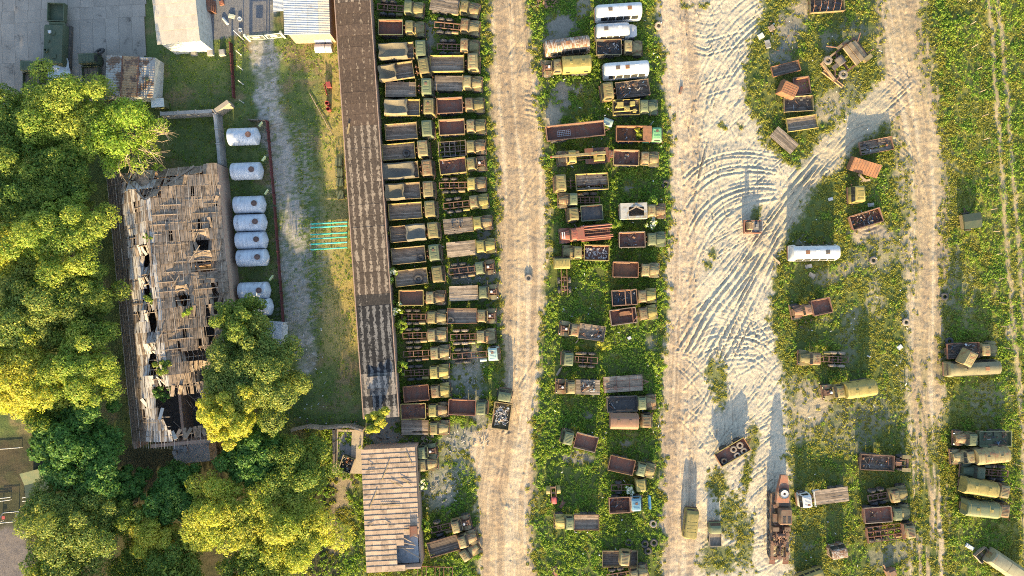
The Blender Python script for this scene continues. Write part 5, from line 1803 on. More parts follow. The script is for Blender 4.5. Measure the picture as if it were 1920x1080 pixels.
ROW_B = [
    ('bonneted truck with pale plank platform', BO, 'flat', (834, 9, 56), (880, 14), dict(floor=wood, paint=olive2, n=14)),
    ('bonneted truck chassis with dusty wheels', BO, 'chassis', (838, 48, 48), (881, 47), dict(paint=olive2)),
    ('short bonneted chassis with tyres along one rail', BO, 'chassis', (842, 88, 46), (880, 85), dict(paint=olive)),
    ('olive cab-over truck with yellow-edged plank bed', KZ, 'wood', (838, 119, 64), (887, 116), dict(bp=khaki, floor=woodgrey, seed=2)),
    ('bonneted truck with ragged broken platform', BO, 'flat', (841, 156, 54), (885, 155), dict(miss=.12, paint=olive2, seed=1)),
    ('olive bonneted tipper with maroon steel bed', BO, 'dump', (843, 198, 48), (889, 195), dict(bp=rustm, rim=rustpk, seed=1)),
    ('olive bonneted tipper with pale-rimmed steel bed', BO, 'dump', (847, 238, 48), (892, 236), dict(bp=rustm, rim=woodyel, seed=3)),
    ('bonneted truck with bare broken bed frame', BO, 'grid', (848, 278, 52), (892, 273), dict(bp=woodgrey)),
    ('engineless-hood tipper with scraps in its bed', BO, 'dump', (849, 311, 50), (893, 307), dict(bp=rustm, rim=khaki, hood='off', seed=6)),
    ('bonneted chassis with clean yellow-olive bonnet', BO, 'chassis', (848, 347, 50), (893, 343), dict(paint=khaki)),
    ('bonneted chassis with four tyres in weeds', BO, 'chassis', (856, 384, 50), (898, 378), dict(paint=khaki)),
    ('bonneted truck with grey-brown platform and white scrap', BO, 'flat', (859, 423, 56), (903, 418), dict(paint=khaki, miss=.04, n=14)),
    ('bonneted truck with sound pale plank platform', BO, 'flat', (865, 466, 56), (910, 461), dict(paint=khaki, floor=woodpale, n=14, seed=2)),
    ('hoodless bonneted chassis standing on gravel', BO, 'chassis', (866, 507, 50), (909, 502), dict(hood='off', paint=olive2)),
    ('hoodless truck with pale platform and cracked planks', BO, 'flat', (869, 550, 55), (915, 547), dict(hood='off', floor=woodpale, n=14, paint=olive2, seed=3)),
    ('hoodless truck with dark rotten plank bed', BO, 'wood', (866, 593, 56), (911, 593), dict(hood='off', floor=woodgrey, miss=.12, bp=rustor, h=.4, paint=olive2)),
    ('bonneted chassis with dusty tyres by the gravel', BO, 'chassis', (868, 632, 48), (911, 631), dict(paint=olive2, tmat=palerubber)),
    ('long bare chassis with small turquoise cab', GZ, 'chassis', (880, 666, 66), (925, 665), dict(paint=turq, hatch=True)),
    ('dull green cab-over tipper with rusty bed', GZ, 'dump', (866, 764, 51), (901, 767), dict(paint=green, bp=rustm, rim=rustm, seed=2)),
]
for i, (desc, cab, body, bed, cp, kw) in enumerate(ROW_B):
    truck(f"{desc}, {ORD[i]} from top along the lane's left edge", cab, body, bed, cp, group='trucks parked along the left edge of the lane', **kw)

MID_L = [
    ('yellow-green box-bodied truck facing left', BO, 'kung', (1082, 117, 54), (1039, 124), dict(paint=olive2, bp=khaki, rim=khaki, hood='off', wins=2)),
    ('olive cab-over truck with half-floored bed', KZ, 'wood', (1110, 341, 61), (1051, 342), dict(bp=khaki, floor=woodgrey, miss=.25)),
    ('bonneted truck with bare rust-brown frame', BO, 'chassis', (1103, 375, 44), (1065, 374), dict(paint=olive)),
    ('rib-roofed cab-over truck with small black bed', GZ, 'dump', (1110, 399, 41), (1075, 401), dict(bp=blacksteel, rim=green, h=.5, seed=2)),
    ('bonneted tipper with pale rubble in its bed', BO, 'dump', (1119, 474, 47), (1074, 473), dict(bp=rustm, rim=khaki, seed=4)),
    ('hoodless truck with tan plank bed', BO, 'wood', (1110, 624, 49), (1069, 619), dict(hood='off', floor=wood, bp=wood, h=.35, paint=olive2)),
    ('rib-roofed cab-over chassis among weeds', GZ, 'chassis', (1099, 675, 44), (1065, 675), dict(paint=olive2)),
    ('hoodless truck with rubble-strewn flat platform', BO, 'flat', (1102, 726, 47), (1062, 726), dict(hood='off', floor=wood, paint=olive2, n=14)),
    ('rib-roofed cab-over truck with dark tilted bed', GZ, 'dump', (1099, 830, 42), (1065, 823), dict(bp=rustm, rim=wood, h=.5, paint=olive2, seed=3)),
    ('faded olive bonneted truck with blue-grey plank bed', BO, 'wood', (1100, 980, 47), (1060, 981), dict(bp=rustpk, floor=woodgrey, h=.4, paint=khaki)),
]
for i, (desc, cab, body, bed, cp, kw) in enumerate(MID_L):
    truck(f"{desc}, {ORD[i]} truck down the middle lot's left column", cab, body, bed, cp, group="trucks in the middle lot's left column", **kw)
MID_R = [
    ('truck with charred junk bed under the van', BO, 'dump', (1142, 88, 47), (1188, 88), dict(bp=blacksteel, rim=olive2, paint=olive2, hood='on', seed=1)),
    ('cab-over truck facing left with burnt bed', KZ, 'wood', (1187, 165, 63), (1140, 167), dict(floor=wooddark, bp=wooddark, h=.4, miss=.06)),
    ('truck loaded with yellowish machinery', BO, 'wood', (1174, 200, 50), (1216, 199), dict(bp=khaki, floor=wooddark, paint=green, h=.5)),
    ('rust-orange tipper with mint-green cab', GZ, 'dump', (1188, 251, 66), (1232, 250), dict(paint=mint, bp=rustor, rim=rustor, hatch=True, h=.95, guard=False, seed=1)),
    ('olive tipper with tan-rimmed bed and white scraps', BO, 'dump', (1174, 295, 48), (1219, 295), dict(bp=rustm, rim=woodyel, paint=olive2, seed=3)),
    ('green-nosed tipper with scrap in its bed', BO, 'dump', (1185, 449, 49), (1232, 447), dict(bp=rustm, rim=wood, paint=green, seed=4)),
    ('pale-bonneted tipper with rust-red bed', BO, 'dump', (1173, 505, 48), (1220, 505), dict(bp=rustor, rim=rustpk, paint=olive2, seed=6)),
    ('tipper with crossbars over a dark bed', BO, 'dump', (1171, 558, 47), (1214, 556), dict(bp=blacksteel, rim=rustpk, paint=khaki, seed=1)),
    ('tipper carrying a rust-orange engine', BO, 'dump', (1169, 593, 49), (1216, 586), dict(bp=rustm, rim=wood, paint=khaki, seed=2)),
    ('sandy bonneted truck with black smooth bed', BO, 'dump', (1167, 758, 57), (1212, 756), dict(bp=blacksteel, rim=blacksteel, paint=khaki, h=.5, seed=3)),
    ('truck with pinkish rusty box body', GZ, 'kung', (1172, 792, 53), (1214, 791), dict(bp=rustpk, rim=rustpk, paint=olive2, wins=2, ribs=2)),
    ('tipper turned clockwise with clean brown bed', BO, 'dump', (1166, 873, 48), (1212, 883), dict(bp=rustm, rim=khaki, paint=olive, h=.55, seed=5)),
    ('tipper with sky-blue cab and no bonnet', GZ, 'dump', (1162, 947, 39), (1195, 947), dict(bp=rustm, rim=rustpk, paint=blue, hatch=True, h=.8, seed=1)),
    ('bonneted truck cut by the bottom edge', BO, 'chassis', (1160, 1080, 44), (1199, 1079), dict(paint=olive2)),
]
for i, (desc, cab, body, bed, cp, kw) in enumerate(MID_R):
    truck(f"{desc}, {ORD[i]} truck down the middle lot's right column", cab, body, bed, cp, group="trucks in the middle lot's right column", **kw)

def cr_bars(root, l, w_, dist):
    for x in (.1, .9):
        part('crossbar', mesh(('crossbar',), lambda m: m.span(-.07, .07, -w_ / 2, w_ / 2, 1.86, 1.98), rustpk), root, (x, 0, 0))


def cr_dum(root, l, w_, dist):
    pass


OTHER = [
    ('truck standing on the lane with junk in bed', GZ, 'dump', (941, 780, 50), (947, 743), dict(paint=green, bp=olive2, rim=woodyel, h=.75, w=2.6)),
    ('bonneted chassis with toolbox beside the sheet-roofed shed', BO, 'chassis', (827, 990, 40), (864, 985), dict(hood='off', paint=olive2, seed=1)),
    ('truck with rotten plank bed slewed beside the sheet-roofed shed', BO, 'wood', (831, 1025, 58), (875, 1013), dict(bp=rustpk, floor=wooddark, miss=.15, h=.35, paint=olive)),
    ('pale camouflaged hut-bodied truck behind a flowering shrub', BO, 'flat', (1186, 397, 52), (1226, 395), dict(paint=olive2, floor=woodgrey)),
    ('small rust-red tipper facing left below the white bus', BO, 'dump', (1542, 575, 36), (1507, 582), dict(bp=rustm, rim=rustpk, paint=rustpk, h=.6, cabscale=.85)),
    ('bonneted chassis facing left on grass below the red tipper', BO, 'chassis', (1567, 674, 48), (1520, 673), dict(paint=olive, tmat=palerubber)),
    ('box-bodied khaki truck facing left beside the far road', BO, 'kung', (1618, 731, 56), (1572, 735), dict(paint=olive2, bp=khaki, rim=khaki, hood='off')),
    ('flat-bonneted truck under the fallen cab', BO, 'wood', (1808, 658, 60), (1856, 655), dict(paint=olive, bp=rustm, floor=wooddark, h=.3)),
    ('metal-bedded truck facing left, topmost of the far right five', BO, 'dump', (1868, 823, 60), (1813, 823), dict(bp=green, rim=green, paint=olive2, h=.5)),
    ('rib-roofed box truck facing left, second of far right five', BO, 'kung', (1866, 856, 60), (1815, 857), dict(bp=olive2, rim=olive2, paint=olive2, ribs=7)),
    ('dark stripped chassis, middle of the far right five', BO, 'chassis', (1868, 887, 46), (1828, 887), dict(paint=darkgreen)),
    ('khaki box truck facing right, fourth of far right five', GZ, 'kung', (1843, 917, 62), (1886, 922), dict(bp=khaki, rim=khaki, paint=olive, wins=2)),
    ('camouflaged box truck facing right, lowest of far right five', GZ, 'kung', (1847, 957, 62), (1886, 958), dict(bp=khaki, rim=green, paint=olive2, wins=3)),
    ('cabless truck with black bed and loose front axle', 'none', 'wood', (1645, 868, 62), (1690, 868), dict(bp=rustpk, floor=wooddark, h=.5)),
    ('bonneted chassis, second of four trucks by the far lane', BO, 'chassis', (1648, 931, 42), (1688, 928), dict(paint=olive)),
    ('tipper with boxes in bed, third of four by far lane', BO, 'dump', (1648, 967, 52), (1693, 965), dict(bp=rustm, rim=wood, paint=olive, h=.5)),
    ('rusty grid-bedded truck, lowest of four by far lane', GZ, 'grid', (1660, 1001, 68), (1705, 1000), dict(bp=rustm, paint=olive2)),
    ('white-cabbed truck with long plank bed near the heavy crane', GZ, 'flat', (1559, 930, 66), (1513, 941), dict(paint=white, floor=woodgrey, n=14, hatch=True)),
]
T = {}
for desc, cab, body, bed, cp, kw in OTHER:
    T[desc] = truck(desc, cab, body, bed, cp, **kw)


def find(word):
    for o in bpy.data.objects:
        if o.parent is None and word in o.get('label', ''):
            return o


r = find('crossbars over')
for x in (.1, .95):
    part('crossbar', mesh(('crossbar',), lambda m: m.span(-.07, .07, -1.05, 1.05, 1.95, 2.06), rustpk), r, (x, 0, 0))
r = find('sky-blue cab')
part('grille_frame', mesh(('grille_frame',), lambda m: (m.span(0, .3, -.95, -.6, .7, 1.5), m.span(0, .3, .6, .95, .7, 1.5), m.span(0, .3, -.6, .6, .6, .8), m.span(.05, .3, -.6, .6, 1.35, 1.5)), worn('deep_blue_paint', (.03, .13, .25, 1), (.05, .17, .3, 1), (.1, .08, .07, 1), .2)), r, (4.4, 0, 0))
part('cab_shield', mesh(('cab_shield',), lambda m: m.span(1.62, 2.0, -1.1, 1.1, 1.5, 2.0), rustwhite), r)
r = find('mint-green cab')
part('cab_shield', mesh(('mint_shield',), lambda m: m.box((1.95, 0, 2.15), (1.3, 2.25, .06), ry=-.12), rustor), r)
r = find('cabless truck')
part('front_axle_beam', mesh(('front_axle_beam',), lambda m: (m.span(4.0, 4.2, -1, 1, .55, .75), m.span(2.6, 4.9, -.42, -.3, .8, 1.0), m.span(2.6, 4.9, .3, .42, .8, 1.0), m.span(4.7, 5.0, -1.1, 1.1, .75, 1.05)), framem), r)
for s_ in (-1, 1):
    wheel(r, 4.6, s_ * .95)
    part('fender', mesh(('loose_fender', s_), lambda m: m.box((4.6, s_ * .95, 1.2), (1.3, .55, .08)), olive2), r)
part('engine', mesh(('loose_engine',), lambda m: (m.box((3.2, 0, 1.2), (1.0, .5, .6)), m.bar((2.7, .2, 1.5), (3.7, .25, 1.55), .08), m.box((3.3, .5, 1.0), (.5, .4, .4))), framem), r)
r = find('camouflaged hut-bodied')
camo = worn('white_blue_camouflage', (0.30, 0.28, 0.24, 1), (0.19, 0.22, 0.25, 1), (0.2, 0.16, 0.10, 1), .5, scale=.9)
part('hut_body', mesh(('hut_body',), lambda m: (m.span(-1.95, 1.95, -1.15, -1.05, 1.3, 2.6), m.span(-1.95, 1.95, 1.05, 1.15, 1.3, 2.6), m.span(-1.95, -1.85, -1.05, 1.05, 1.3, 2.6), m.span(1.85, 1.95, -1.05, 1.05, 1.3, 2.6),
                                               m.span(-1.95, -.75, -1.15, 1.15, 2.6, 2.68), m.span(1.45, 1.95, -1.15, 1.15, 2.6, 2.68), m.span(-.75, 1.45, .55, 1.15, 2.6, 2.68), m.span(-.75, 1.45, -1.15, -.75, 2.6, 2.68)), camo), r)
part('gable_board', mesh(('gable_board',), lambda m: (m.beam((-.75, .0, 2.76), (.35, .55, 2.82), .16, .06), m.beam((.35, .55, 2.8), (1.45, .05, 2.76), .16, .06)), woodpale), r)
r = find('loaded with yellowish machinery')
part('machinery', mesh(('machinery',), lambda m: (m.box((-.9, .3, 1.7), (.9, .8, .8)), m.box((.1, -.2, 1.6), (.8, .7, .6)), m.box((.9, .4, 1.75), (.7, .6, .9)), m.bar((-1.8, -.6, 1.6), (1.6, -.5, 1.8), .1), m.bar((-1.6, .8, 1.9), (.6, -.8, 2.1), .05), m.box((1.2, -.6, 1.6), (.5, .5, .7)), m.bar((-1.5, 0, 1.5), (-1.5, 0, 2.5), .12)), khaki), r)
r = find('rust-orange engine')
part('engine_block', mesh(('engine_block',), lambda m: (m.box((.3, .35, 1.5), (1.6, .5, .5)), m.box((.3, .62, 1.75), (1.3, .18, .2)), m.bar((-.6, .5, 1.4), (-1.0, -.1, 1.3), .06), m.bar((-.3, .1, 1.4), (-.3, -.3, 1.3), .06), m.bar((.9, .1, 1.4), (1.0, -.3, 1.3), .06), m.lathe([(0, .1), (.3, .1), (.3, -.1), (0, -.1)], 'x', (1.15, .35, 1.5), 12)), rustor), r)
part('loose_frame', mesh(('loose_frame',), lambda m: (m.beam((1.3, -1.1, 2.0), (1.35, 1.2, 2.1), .1, .1), m.beam((1.4, -.9, 1.9), (2.0, -.2, 2.0), .08, .08)), rustm), r)

# bus shells ---------------------------------------------------------------
def bus(label, c, ang, l, paint, hood=False, wins=5, hw=1.2, zt=2.8, hatches=2, seams=5, roofm=None, hoodm=None, tilt=0, group=None, name='bus'):
    x, y = P(c[0], c[1], 2.4)
    r = empty(name, (x, y, zat(x, y)), math.radians(ang), rx=tilt)
    tag(r, label, 'bus' if name == 'bus' else 'van', group)
    sec = [(-hw, .5), (-hw, 1.35), (-hw * .78, 2.25), (-hw * .66, zt - .22), (-hw * .42, zt - .05), (0, zt), (hw * .42, zt - .05), (hw * .66, zt - .22), (hw * .78, 2.25), (hw, 1.35), (hw, .5)]
    def ring(xx, k, dz):
        return [(xx, yy * k, .5 + (z - .5) * dz) for yy, z in sec]
    lb = l / 2
    body = part('body', mesh(('bus_body', round(l, 1), zt, hw), lambda m: m.loft([ring(-lb, .86, .86), ring(-lb + .1, .95, .95), ring(-lb + .32, 1, 1), ring(lb - .45, 1, 1), ring(lb - .14, .95, .94), ring(lb, .86, .78)]), paint, True), r)
    for i in range(seams):
        xx = -lb + .5 + i * (l - 1.0) / max(1, seams - 1)
        part('roof_seam', mesh(('bus_seam', zt, hw), lambda m: m.loft([[(x_, yy * 1.004, z + .012) for yy, z in sec[2:-2]] + [(x_, yy * .96, z - .04) for yy, z in reversed(sec[2:-2])] for x_ in (-.02, .02)]), paint), body, (xx, 0, 0))
    for i in range(hatches):
        xx = -l * .22 + i * l * .42 / max(1, hatches - 1)
        part('roof_hatch', mesh(('bus_hatch', zt), lambda m: m.box((0, 0, zt + .02), (.62, .6, .09), top=(.85, .85)), (rustor, blacksteel, paint)[(i + int(c[0])) % 3]), body, (xx, 0, 0))
    for s_ in (-1, 1):
        for i in range(wins):
            w0 = (l - 1.1) / wins
            xx = -lb + .5 + (i + .5) * w0
            part('window', mesh(('bus_window', round(w0, 2), hw, s_), lambda m: pane(m, [(-w0 / 2 + .07, s_ * (hw * .976 + .016), 1.45), (w0 / 2 - .07, s_ * (hw * .976 + .016), 1.45), (w0 / 2 - .07, s_ * (hw * .802 + .016), 2.16), (-w0 / 2 + .07, s_ * (hw * .802 + .016), 2.16)]), glass), body, (xx, 0, 0))
        part('windscreen', mesh(('bus_screen', round(l, 1), s_), lambda m: pane(m, [(lb - .02, s_ * .05, 1.35), (lb - .02, s_ * .95, 1.35), (lb - .13, s_ * .92, 2.12), (lb - .13, s_ * .05, 2.12)], .03), glass), body)
    part('rear_window', mesh(('bus_rear', round(l, 1)), lambda m: pane(m, [(-lb + .0, -.8, 1.4), (-lb + .0, .8, 1.4), (-lb + .05, .76, 2.0), (-lb + .05, -.76, 2.0)], .03), glass), body)
    part('bumper', mesh(('bus_bumper', round(l, 1)), lambda m: (m.span(lb + .0, lb + .1, -1.05, 1.05, .45, .65), m.span(-lb - .1, -lb, -1.05, 1.05, .45, .65)), framem), r)
    if hood:
        def hd(m):
            m.loft([[(xx, yy, z) for yy, z in ((-hw_, .6), (-hw_, zt_ - .15), (-hw_ * .7, zt_), (hw_ * .7, zt_), (hw_, zt_ - .15), (hw_, .6))] for xx, hw_, zt_ in ((lb - .15, 1.0, 1.5), (lb + .7, .92, 1.42), (lb + 1.2, .7, 1.3))])
        part('hood', mesh(('bus_hood', round(l, 1)), hd, hoodm or paint, True), r)
        axs = (-lb + 1.3, lb + .5)
    else:
        axs = (-lb + 1.6, lb - 1.3)
    for xx in axs:
        for s_ in (-1, 1):
            wheel(r, xx, s_ * .98, .45, .46, .3)
    return r, body


bus('white bus shell with rusty roof hatch at the top edge', (1161, 18), 184, 6.7, white, group='derelict buses')
bus('silver bonneted minibus with red-edged nose', (1150, 54), 3, 4.9, silver, hood=True, hoodm=silver, wins=4, seams=3, group='derelict buses')
bus('silver-white bus shell between the charred truck and burnt bed', (1175, 127), 184, 6.6, white, group='derelict buses', hatches=3)
bus('rust-streaked bus shell beside the yellow-green box truck', (1064, 82), 187, 6.6, rustwhite, group='derelict buses', hatches=3, seams=8)
bus('white bus alone on grass with broken roof hatches', (1531, 473), 181, 7.0, white, group='derelict buses', hatches=3)
camo2 = worn('white_green_camouflage', (0.21, 0.18, 0.10, 1), (0.15, 0.14, 0.08, 1), (0.36, 0.34, 0.30, 1), .2, scale=1.0)
bus('camouflaged bus body under the fallen cab, far right', (1832, 692), 3, 7.6, camo2, group='derelict buses', wins=6, hw=1.15, zt=2.5)

# small four-wheel-drives ---------------------------------------------------
def uaz(label, c, ang, l, wd, paint, kind='van', h=1.95):
    x, y = P(c[0], c[1], 1.8)
    r = empty('van' if kind == 'van' else 'pickup', (x, y, zat(x, y)), math.radians(ang))
    tag(r, label, 'van' if kind == 'van' else 'pickup')
    hw, lb = wd / 2, l / 2
    if kind == 'van':
        b = part('body', mesh(('uaz_body', l, wd), lambda m: m.loft([rrect(-lb, lb, -hw, hw, .45, .15), rrect(-lb, lb, -hw, hw, 1.2, .2), rrect(-lb + .05, lb - .12, -hw + .07, hw - .07, h - .2, .25), rrect(-lb + .16, lb - .3, -hw + .2, hw - .2, h - .04, .25), rrect(-lb + .5, lb - .7, -hw + .5, hw - .5, h, .2)]), paint, True), r)
        part('roof_rail', mesh(('uaz_rail', l), lambda m: [m.box((-.1 + .5 * i, 0, h), (.05, wd - .6, .03)) for i in (-2, -1, 0, 1)], paint), b)
        for s_ in (-1, 1):
            for i in range(4):
                part('window', mesh(('uaz_win', l, wd, s_), lambda m: pane(m, [(-.35, s_ * (hw - .0), 1.26), (.35, s_ * (hw - .0), 1.26), (.33, s_ * (hw - .055), 1.66), (-.33, s_ * (hw - .055), 1.66)]), glass), b, (-lb + .65 + i * (l - 1.3) / 3, 0, 0))
        part('windscreen', mesh(('uaz_ws', l, wd), lambda m: pane(m, [(lb + .0, -hw + .15, 1.25), (lb + .0, hw - .15, 1.25), (lb - .1, hw - .2, 1.68), (lb - .1, -hw + .2, 1.68)], .025), glass), b)
    else:
        b = part('cab', mesh(('pick_cab', l, wd), lambda m: m.loft([rrect(lb - 1.5, lb, -hw, hw, .45, .12), rrect(lb - 1.5, lb, -hw, hw, 1.15, .15), rrect(lb - 1.45, lb - .3, -hw + .1, hw - .1, h - .15, .2), rrect(lb - 1.35, lb - .45, -hw + .2, hw - .2, h - .05, .2)]), paint, True), r)
        part('windscreen', mesh(('pick_ws', l, wd), lambda m: pane(m, [(lb + .0, -hw + .12, 1.2), (lb + .0, hw - .12, 1.2), (lb - .26, hw - .18, h - .22), (lb - .26, -hw + .18, h - .22)], .025), glass), b)
        part('bed', mesh(('pick_bed', l, wd), lambda m: (m.span(-lb, lb - 1.6, -hw, hw, .75, .82), m.span(-lb, lb - 1.6, -hw, -hw + .05, .82, 1.15), m.span(-lb, lb - 1.6, hw - .05, hw, .82, 1.15), m.span(-lb, -lb + .05, -hw + .05, hw - .05, .82, 1.15)), wood), r)
    part('bumper', mesh(('uaz_bumper', l, wd), lambda m: m.span(lb + .03, lb + .13, -hw + .1, hw - .1, .4, .58), framem), r)
    for xx in (-lb + .8, lb - .7):
        for s_ in (-1, 1):
            wheel(r, xx, s_ * (hw - .1), .38, .38, .22)
    return r


uaz('khaki loaf-shaped van standing alone on the sandy yard', (1297, 984), 84, 4.3, 1.95, khaki)
uaz('small green-cabbed pickup with bare bed on the sandy yard', (1344, 1006), 92, 3.5, 1.75, green, 'pickup', 1.8)
uaz('khaki four-wheel-drive half out of frame near the heavy crane', (1524, 1086), 20, 3.9, 1.8, khaki)


def cab_hulk(label, c, ang, kind, paint, hood='on', z=0.0, tilt=(0, 0), h=1.6, name='truck_cab', scale=1.0):
    x, y = P(c[0], c[1], h + z)
    r = empty(name, (x, y, zat(x, y) - .45 + z), math.radians(ang), tilt[0], tilt[1])
    tag(r, label, 'truck cab')
    r.scale = (scale,) * 3
    if kind == 'bonnet':
        cab_bonnet(r, 0, paint, hood)
    else:
        cab_forward(r, 0, paint, kind)
    return r


cab_hulk('green bonneted cab with open hood, upper of two beside the shed', (800, 849), 6, 'bonnet', green, 'off')
cab_hulk('green bonneted cab, lower of two beside the sheet-roofed shed', (801, 872), 5, 'bonnet', olive2)
cab_hulk('olive bonneted cab askew at the foot of the lane', (880, 1036), 33, 'bonnet', olive2)
cab_hulk('rib-roofed yellow cab lying below the turned tipper', (1203, 910), 5, 'gaz', khaki)
cab_hulk('beige cab standing on the ground left of rubble-bed tipper', (1054, 493), 92, 'kamaz', khaki)
cab_hulk('khaki cab lying tilted on top of the camouflaged bus', (1817, 668), -24, 'kamaz', olive2, z=1.9, tilt=(.15, .1), scale=.95)
cab_hulk('yellow-green cab box right of the tracks, above the junk bed', (1609, 364), 182, 'kamaz', khaki)
cab_hulk('turquoise and white cab scrap at the end of rusty trailer', (1141, 227), 70, 'gaz', turq, z=-.7, scale=.8)
cab_hulk('flattened white and rust cab shell in weeds near bottom edge', (1572, 1035), 100, 'kamaz', rustwhite, scale=1.0, z=-.3)
cab_hulk('dark olive cab lying in the black bed, bottom edge', (1173, 1049), -4, 'gaz', olive2, z=1.2)

# crane truck ---------------------------------------------------------------
r, l, w_, a = truck('truck-mounted crane facing left below the rusty trailer', BO, 'chassis', (1108, 293, 70), (1063, 294), paint=khaki, name='crane_truck', cat='crane')
part('deck', mesh(('crane_deck',), lambda m: (m.span(-2.0, .9, .45, 1.15, 1.05, 1.2), m.span(-2.0, .9, -1.15, -.45, 1.05, 1.2), m.span(-2.8, -2.2, -1.1, 1.1, 1.0, 1.2)), rustm), r)
part('turret', mesh(('crane_turret',), lambda m: (m.box((-1.1, .25, 1.7), (1.6, 1.3, .9)), m.box((-1.1, .7, 2.2), (.8, .5, .5)), m.lathe([(0, .1), (.6, .1), (.6, -.1), (0, -.1)], 'z', (-1.1, .1, 1.2), 14)), khaki), r)
bm = part('boom', mesh(('crane_boom',), lambda m: m.loft([[(x, y, z) for y, z in ((-w2, z0 - h2), (w2, z0 - h2), (w2, z0 + h2), (-w2, z0 + h2))] for x, w2, h2, z0 in ((-2.0, .2, .22, 2.5), (3.6, .17, .17, 2.75), (5.9, .12, .12, 2.85))]), olive2), r)
part('hook_block', mesh(('crane_hook',), lambda m: (m.lathe([(0, .08), (.2, .08), (.2, -.08), (0, -.08)], 'y', (6.0, 0, 2.75), 12), m.bar((6.0, 0, 2.7), (6.0, 0, 2.2), .05)), brightred), bm)
part('outrigger_box', mesh(('crane_tail',), lambda m: (m.span(-3.6, -2.6, -.55, .55, 1.1, 1.5), m.span(-3.3, -2.9, -.3, .3, 1.5, 1.75), m.span(-3.9, -3.6, -.8, .8, .8, 1.1)), rustm), r)

# fire engine ----------------------------------------------------------------
r, l, w_, a = truck('faded red fire engine with pipes on its back, facing left', BO, 'chassis', (1115, 437, 56), (1068, 441), paint=red, name='fire_engine', cat='fire engine')
part('water_body', mesh(('fire_body',), lambda m: (m.span(-2.2, 2.2, .5, 1.15, .9, 2.1), m.span(-2.2, 2.2, -1.15, -.5, .9, 2.1), m.span(-2.2, 2.2, -.5, .5, 1.0, 1.6)), red), r)
part('crew_cab', mesh(('fire_crew',), lambda m: m.loft([rrect(1.6, 3.0, -1.0, 1.0, .9, .1), rrect(1.6, 3.0, -1.0, 1.0, 1.7, .12), rrect(1.66, 2.9, -.86, .86, 2.35, .2)]), red, True), r)
for y in (-.95, -.55, .55, .8):
    part('pipe', mesh(('fire_pipe',), lambda m: m.bar((-2.5, 0, 0), (2.1, 0, 0), .1, n=10), red), r, (0, y, 2.25))
part('ladder', mesh(('fire_ladder',), lambda m: (m.beam((-2.3, .1, 2.2), (1.6, .1, 2.3), .06, .08), m.beam((-2.3, -.3, 2.2), (1.6, -.3, 2.3), .06, .08), [m.bar((-2.1 + .35 * i, .1, 2.22), (-2.1 + .35 * i, -.3, 2.22), .02) for i in range(11)]), rustor), r)
for k in range(2):
    part('hood_stripe', mesh(('hood_stripe',), lambda m: m.box((0, 0, 0), (.16, 1.0, .02)), white), r, (4.55 + .3 * k, 0, 1.745 - .04 * k), (0, .09, 0))
part('siren', mesh(('fire_siren',), lambda m: (m.bar((0, 0, 0), (.7, 0, 0), .1, n=8), m.bar((0, .2, 0), (.7, .2, 0), .1, n=8)), silver), r, (1.6, -1.15, 1.9), (0, 0, .5))

# heavy crane carrier at the right of the sandy yard -------------------------
x, y = P(1466, 985, 2.2)
r = empty('heavy_crane', (x, y, zat(x, y)), math.radians(90))
tag(r, 'long rusty heavy crane carrier with tapered jib pointing up', 'crane')
brownm = worn('brown_machine_paint', (0.17, 0.115, 0.075, 1), (0.13, 0.085, 0.055, 1), (0.16, 0.07, 0.045, 1), .4)
part('carrier', mesh(('hc_carrier',), lambda m: (m.span(-5.4, 4.4, -1.3, -.9, .8, 1.35), m.span(-5.4, 4.4, .9, 1.35, .8, 1.35), m.span(-5.4, 4.4, -.4, .4, .8, 1.2), [m.span(-5.2 + 1.9 * i, -5.0 + 1.9 * i, -.9, .9, .9, 1.3) for i in range(6)]), brownm), r)
part('cabin', mesh(('hc_cabin',), lambda m: (m.loft([rrect(.2, 2.6, -1.35, .45, 1.4, .1), rrect(.2, 2.6, -1.35, .45, 2.5, .1), rrect(.35, 2.45, -1.2, .3, 2.75, .15)]), m.span(2.75, 3.4, -1.3, .8, 1.4, 2.1), m.span(.3, 1.6, .6, 1.2, 1.4, 2.0)), brownm, True), r)
part('louvre', mesh(('hc_louvre',), lambda m: [m.box((.55 + .12 * i, y_, 2.77), (.06, .45, .04)) for i in range(8) for y_ in (-.85, -.15)], blacksteel), r)
part('winch', mesh(('hc_winch',), lambda m: (m.lathe([(0, .6), (.55, .6), (.55, .5), (.35, .48), (.35, -.48), (.55, -.5), (.55, -.6), (0, -.6)], 'y', (-1.6, 0, 1.8), 16), m.span(-2.3, -.9, -.8, -.65, 1.2, 2.1), m.span(-2.3, -.9, .65, .8, 1.2, 2.1)), framem), r)
part('counterweight', mesh(('hc_weight',), lambda m: (m.span(-.9, -.3, -1.3, -.4, 1.35, 2.2), m.span(-.9, -.3, .4, 1.3, 1.35, 2.2)), brownm), r)
jb = part('jib', mesh(('hc_jib',), lambda m: (m.loft([[(x_, y_, z_) for y_, z_ in ((-w2, z0), (w2, z0), (w2 * .9, z0 + .5), (-w2 * .9, z0 + .5))] for x_, w2, z0 in ((3.4, 1.05, 2.0), (5.2, .95, 2.3), (7.6, .5, 2.6))])), rustm), r)
wh = part('spare_wheel', mesh(('hc_spare',), lambda m: m_tyre(m, .75, .4), rubber, True), r, (4.9, 0, 3.0), (math.pi / 2, 0, 0))
part('rim', mesh(('hc_rim',), lambda m: m.lathe([(.18, 0), (.2, .22), (.5, .2), (.56, .23), (.56, -.1), (.18, -.1)], 'y', (0, 0, 0), 20), white, True), wh)
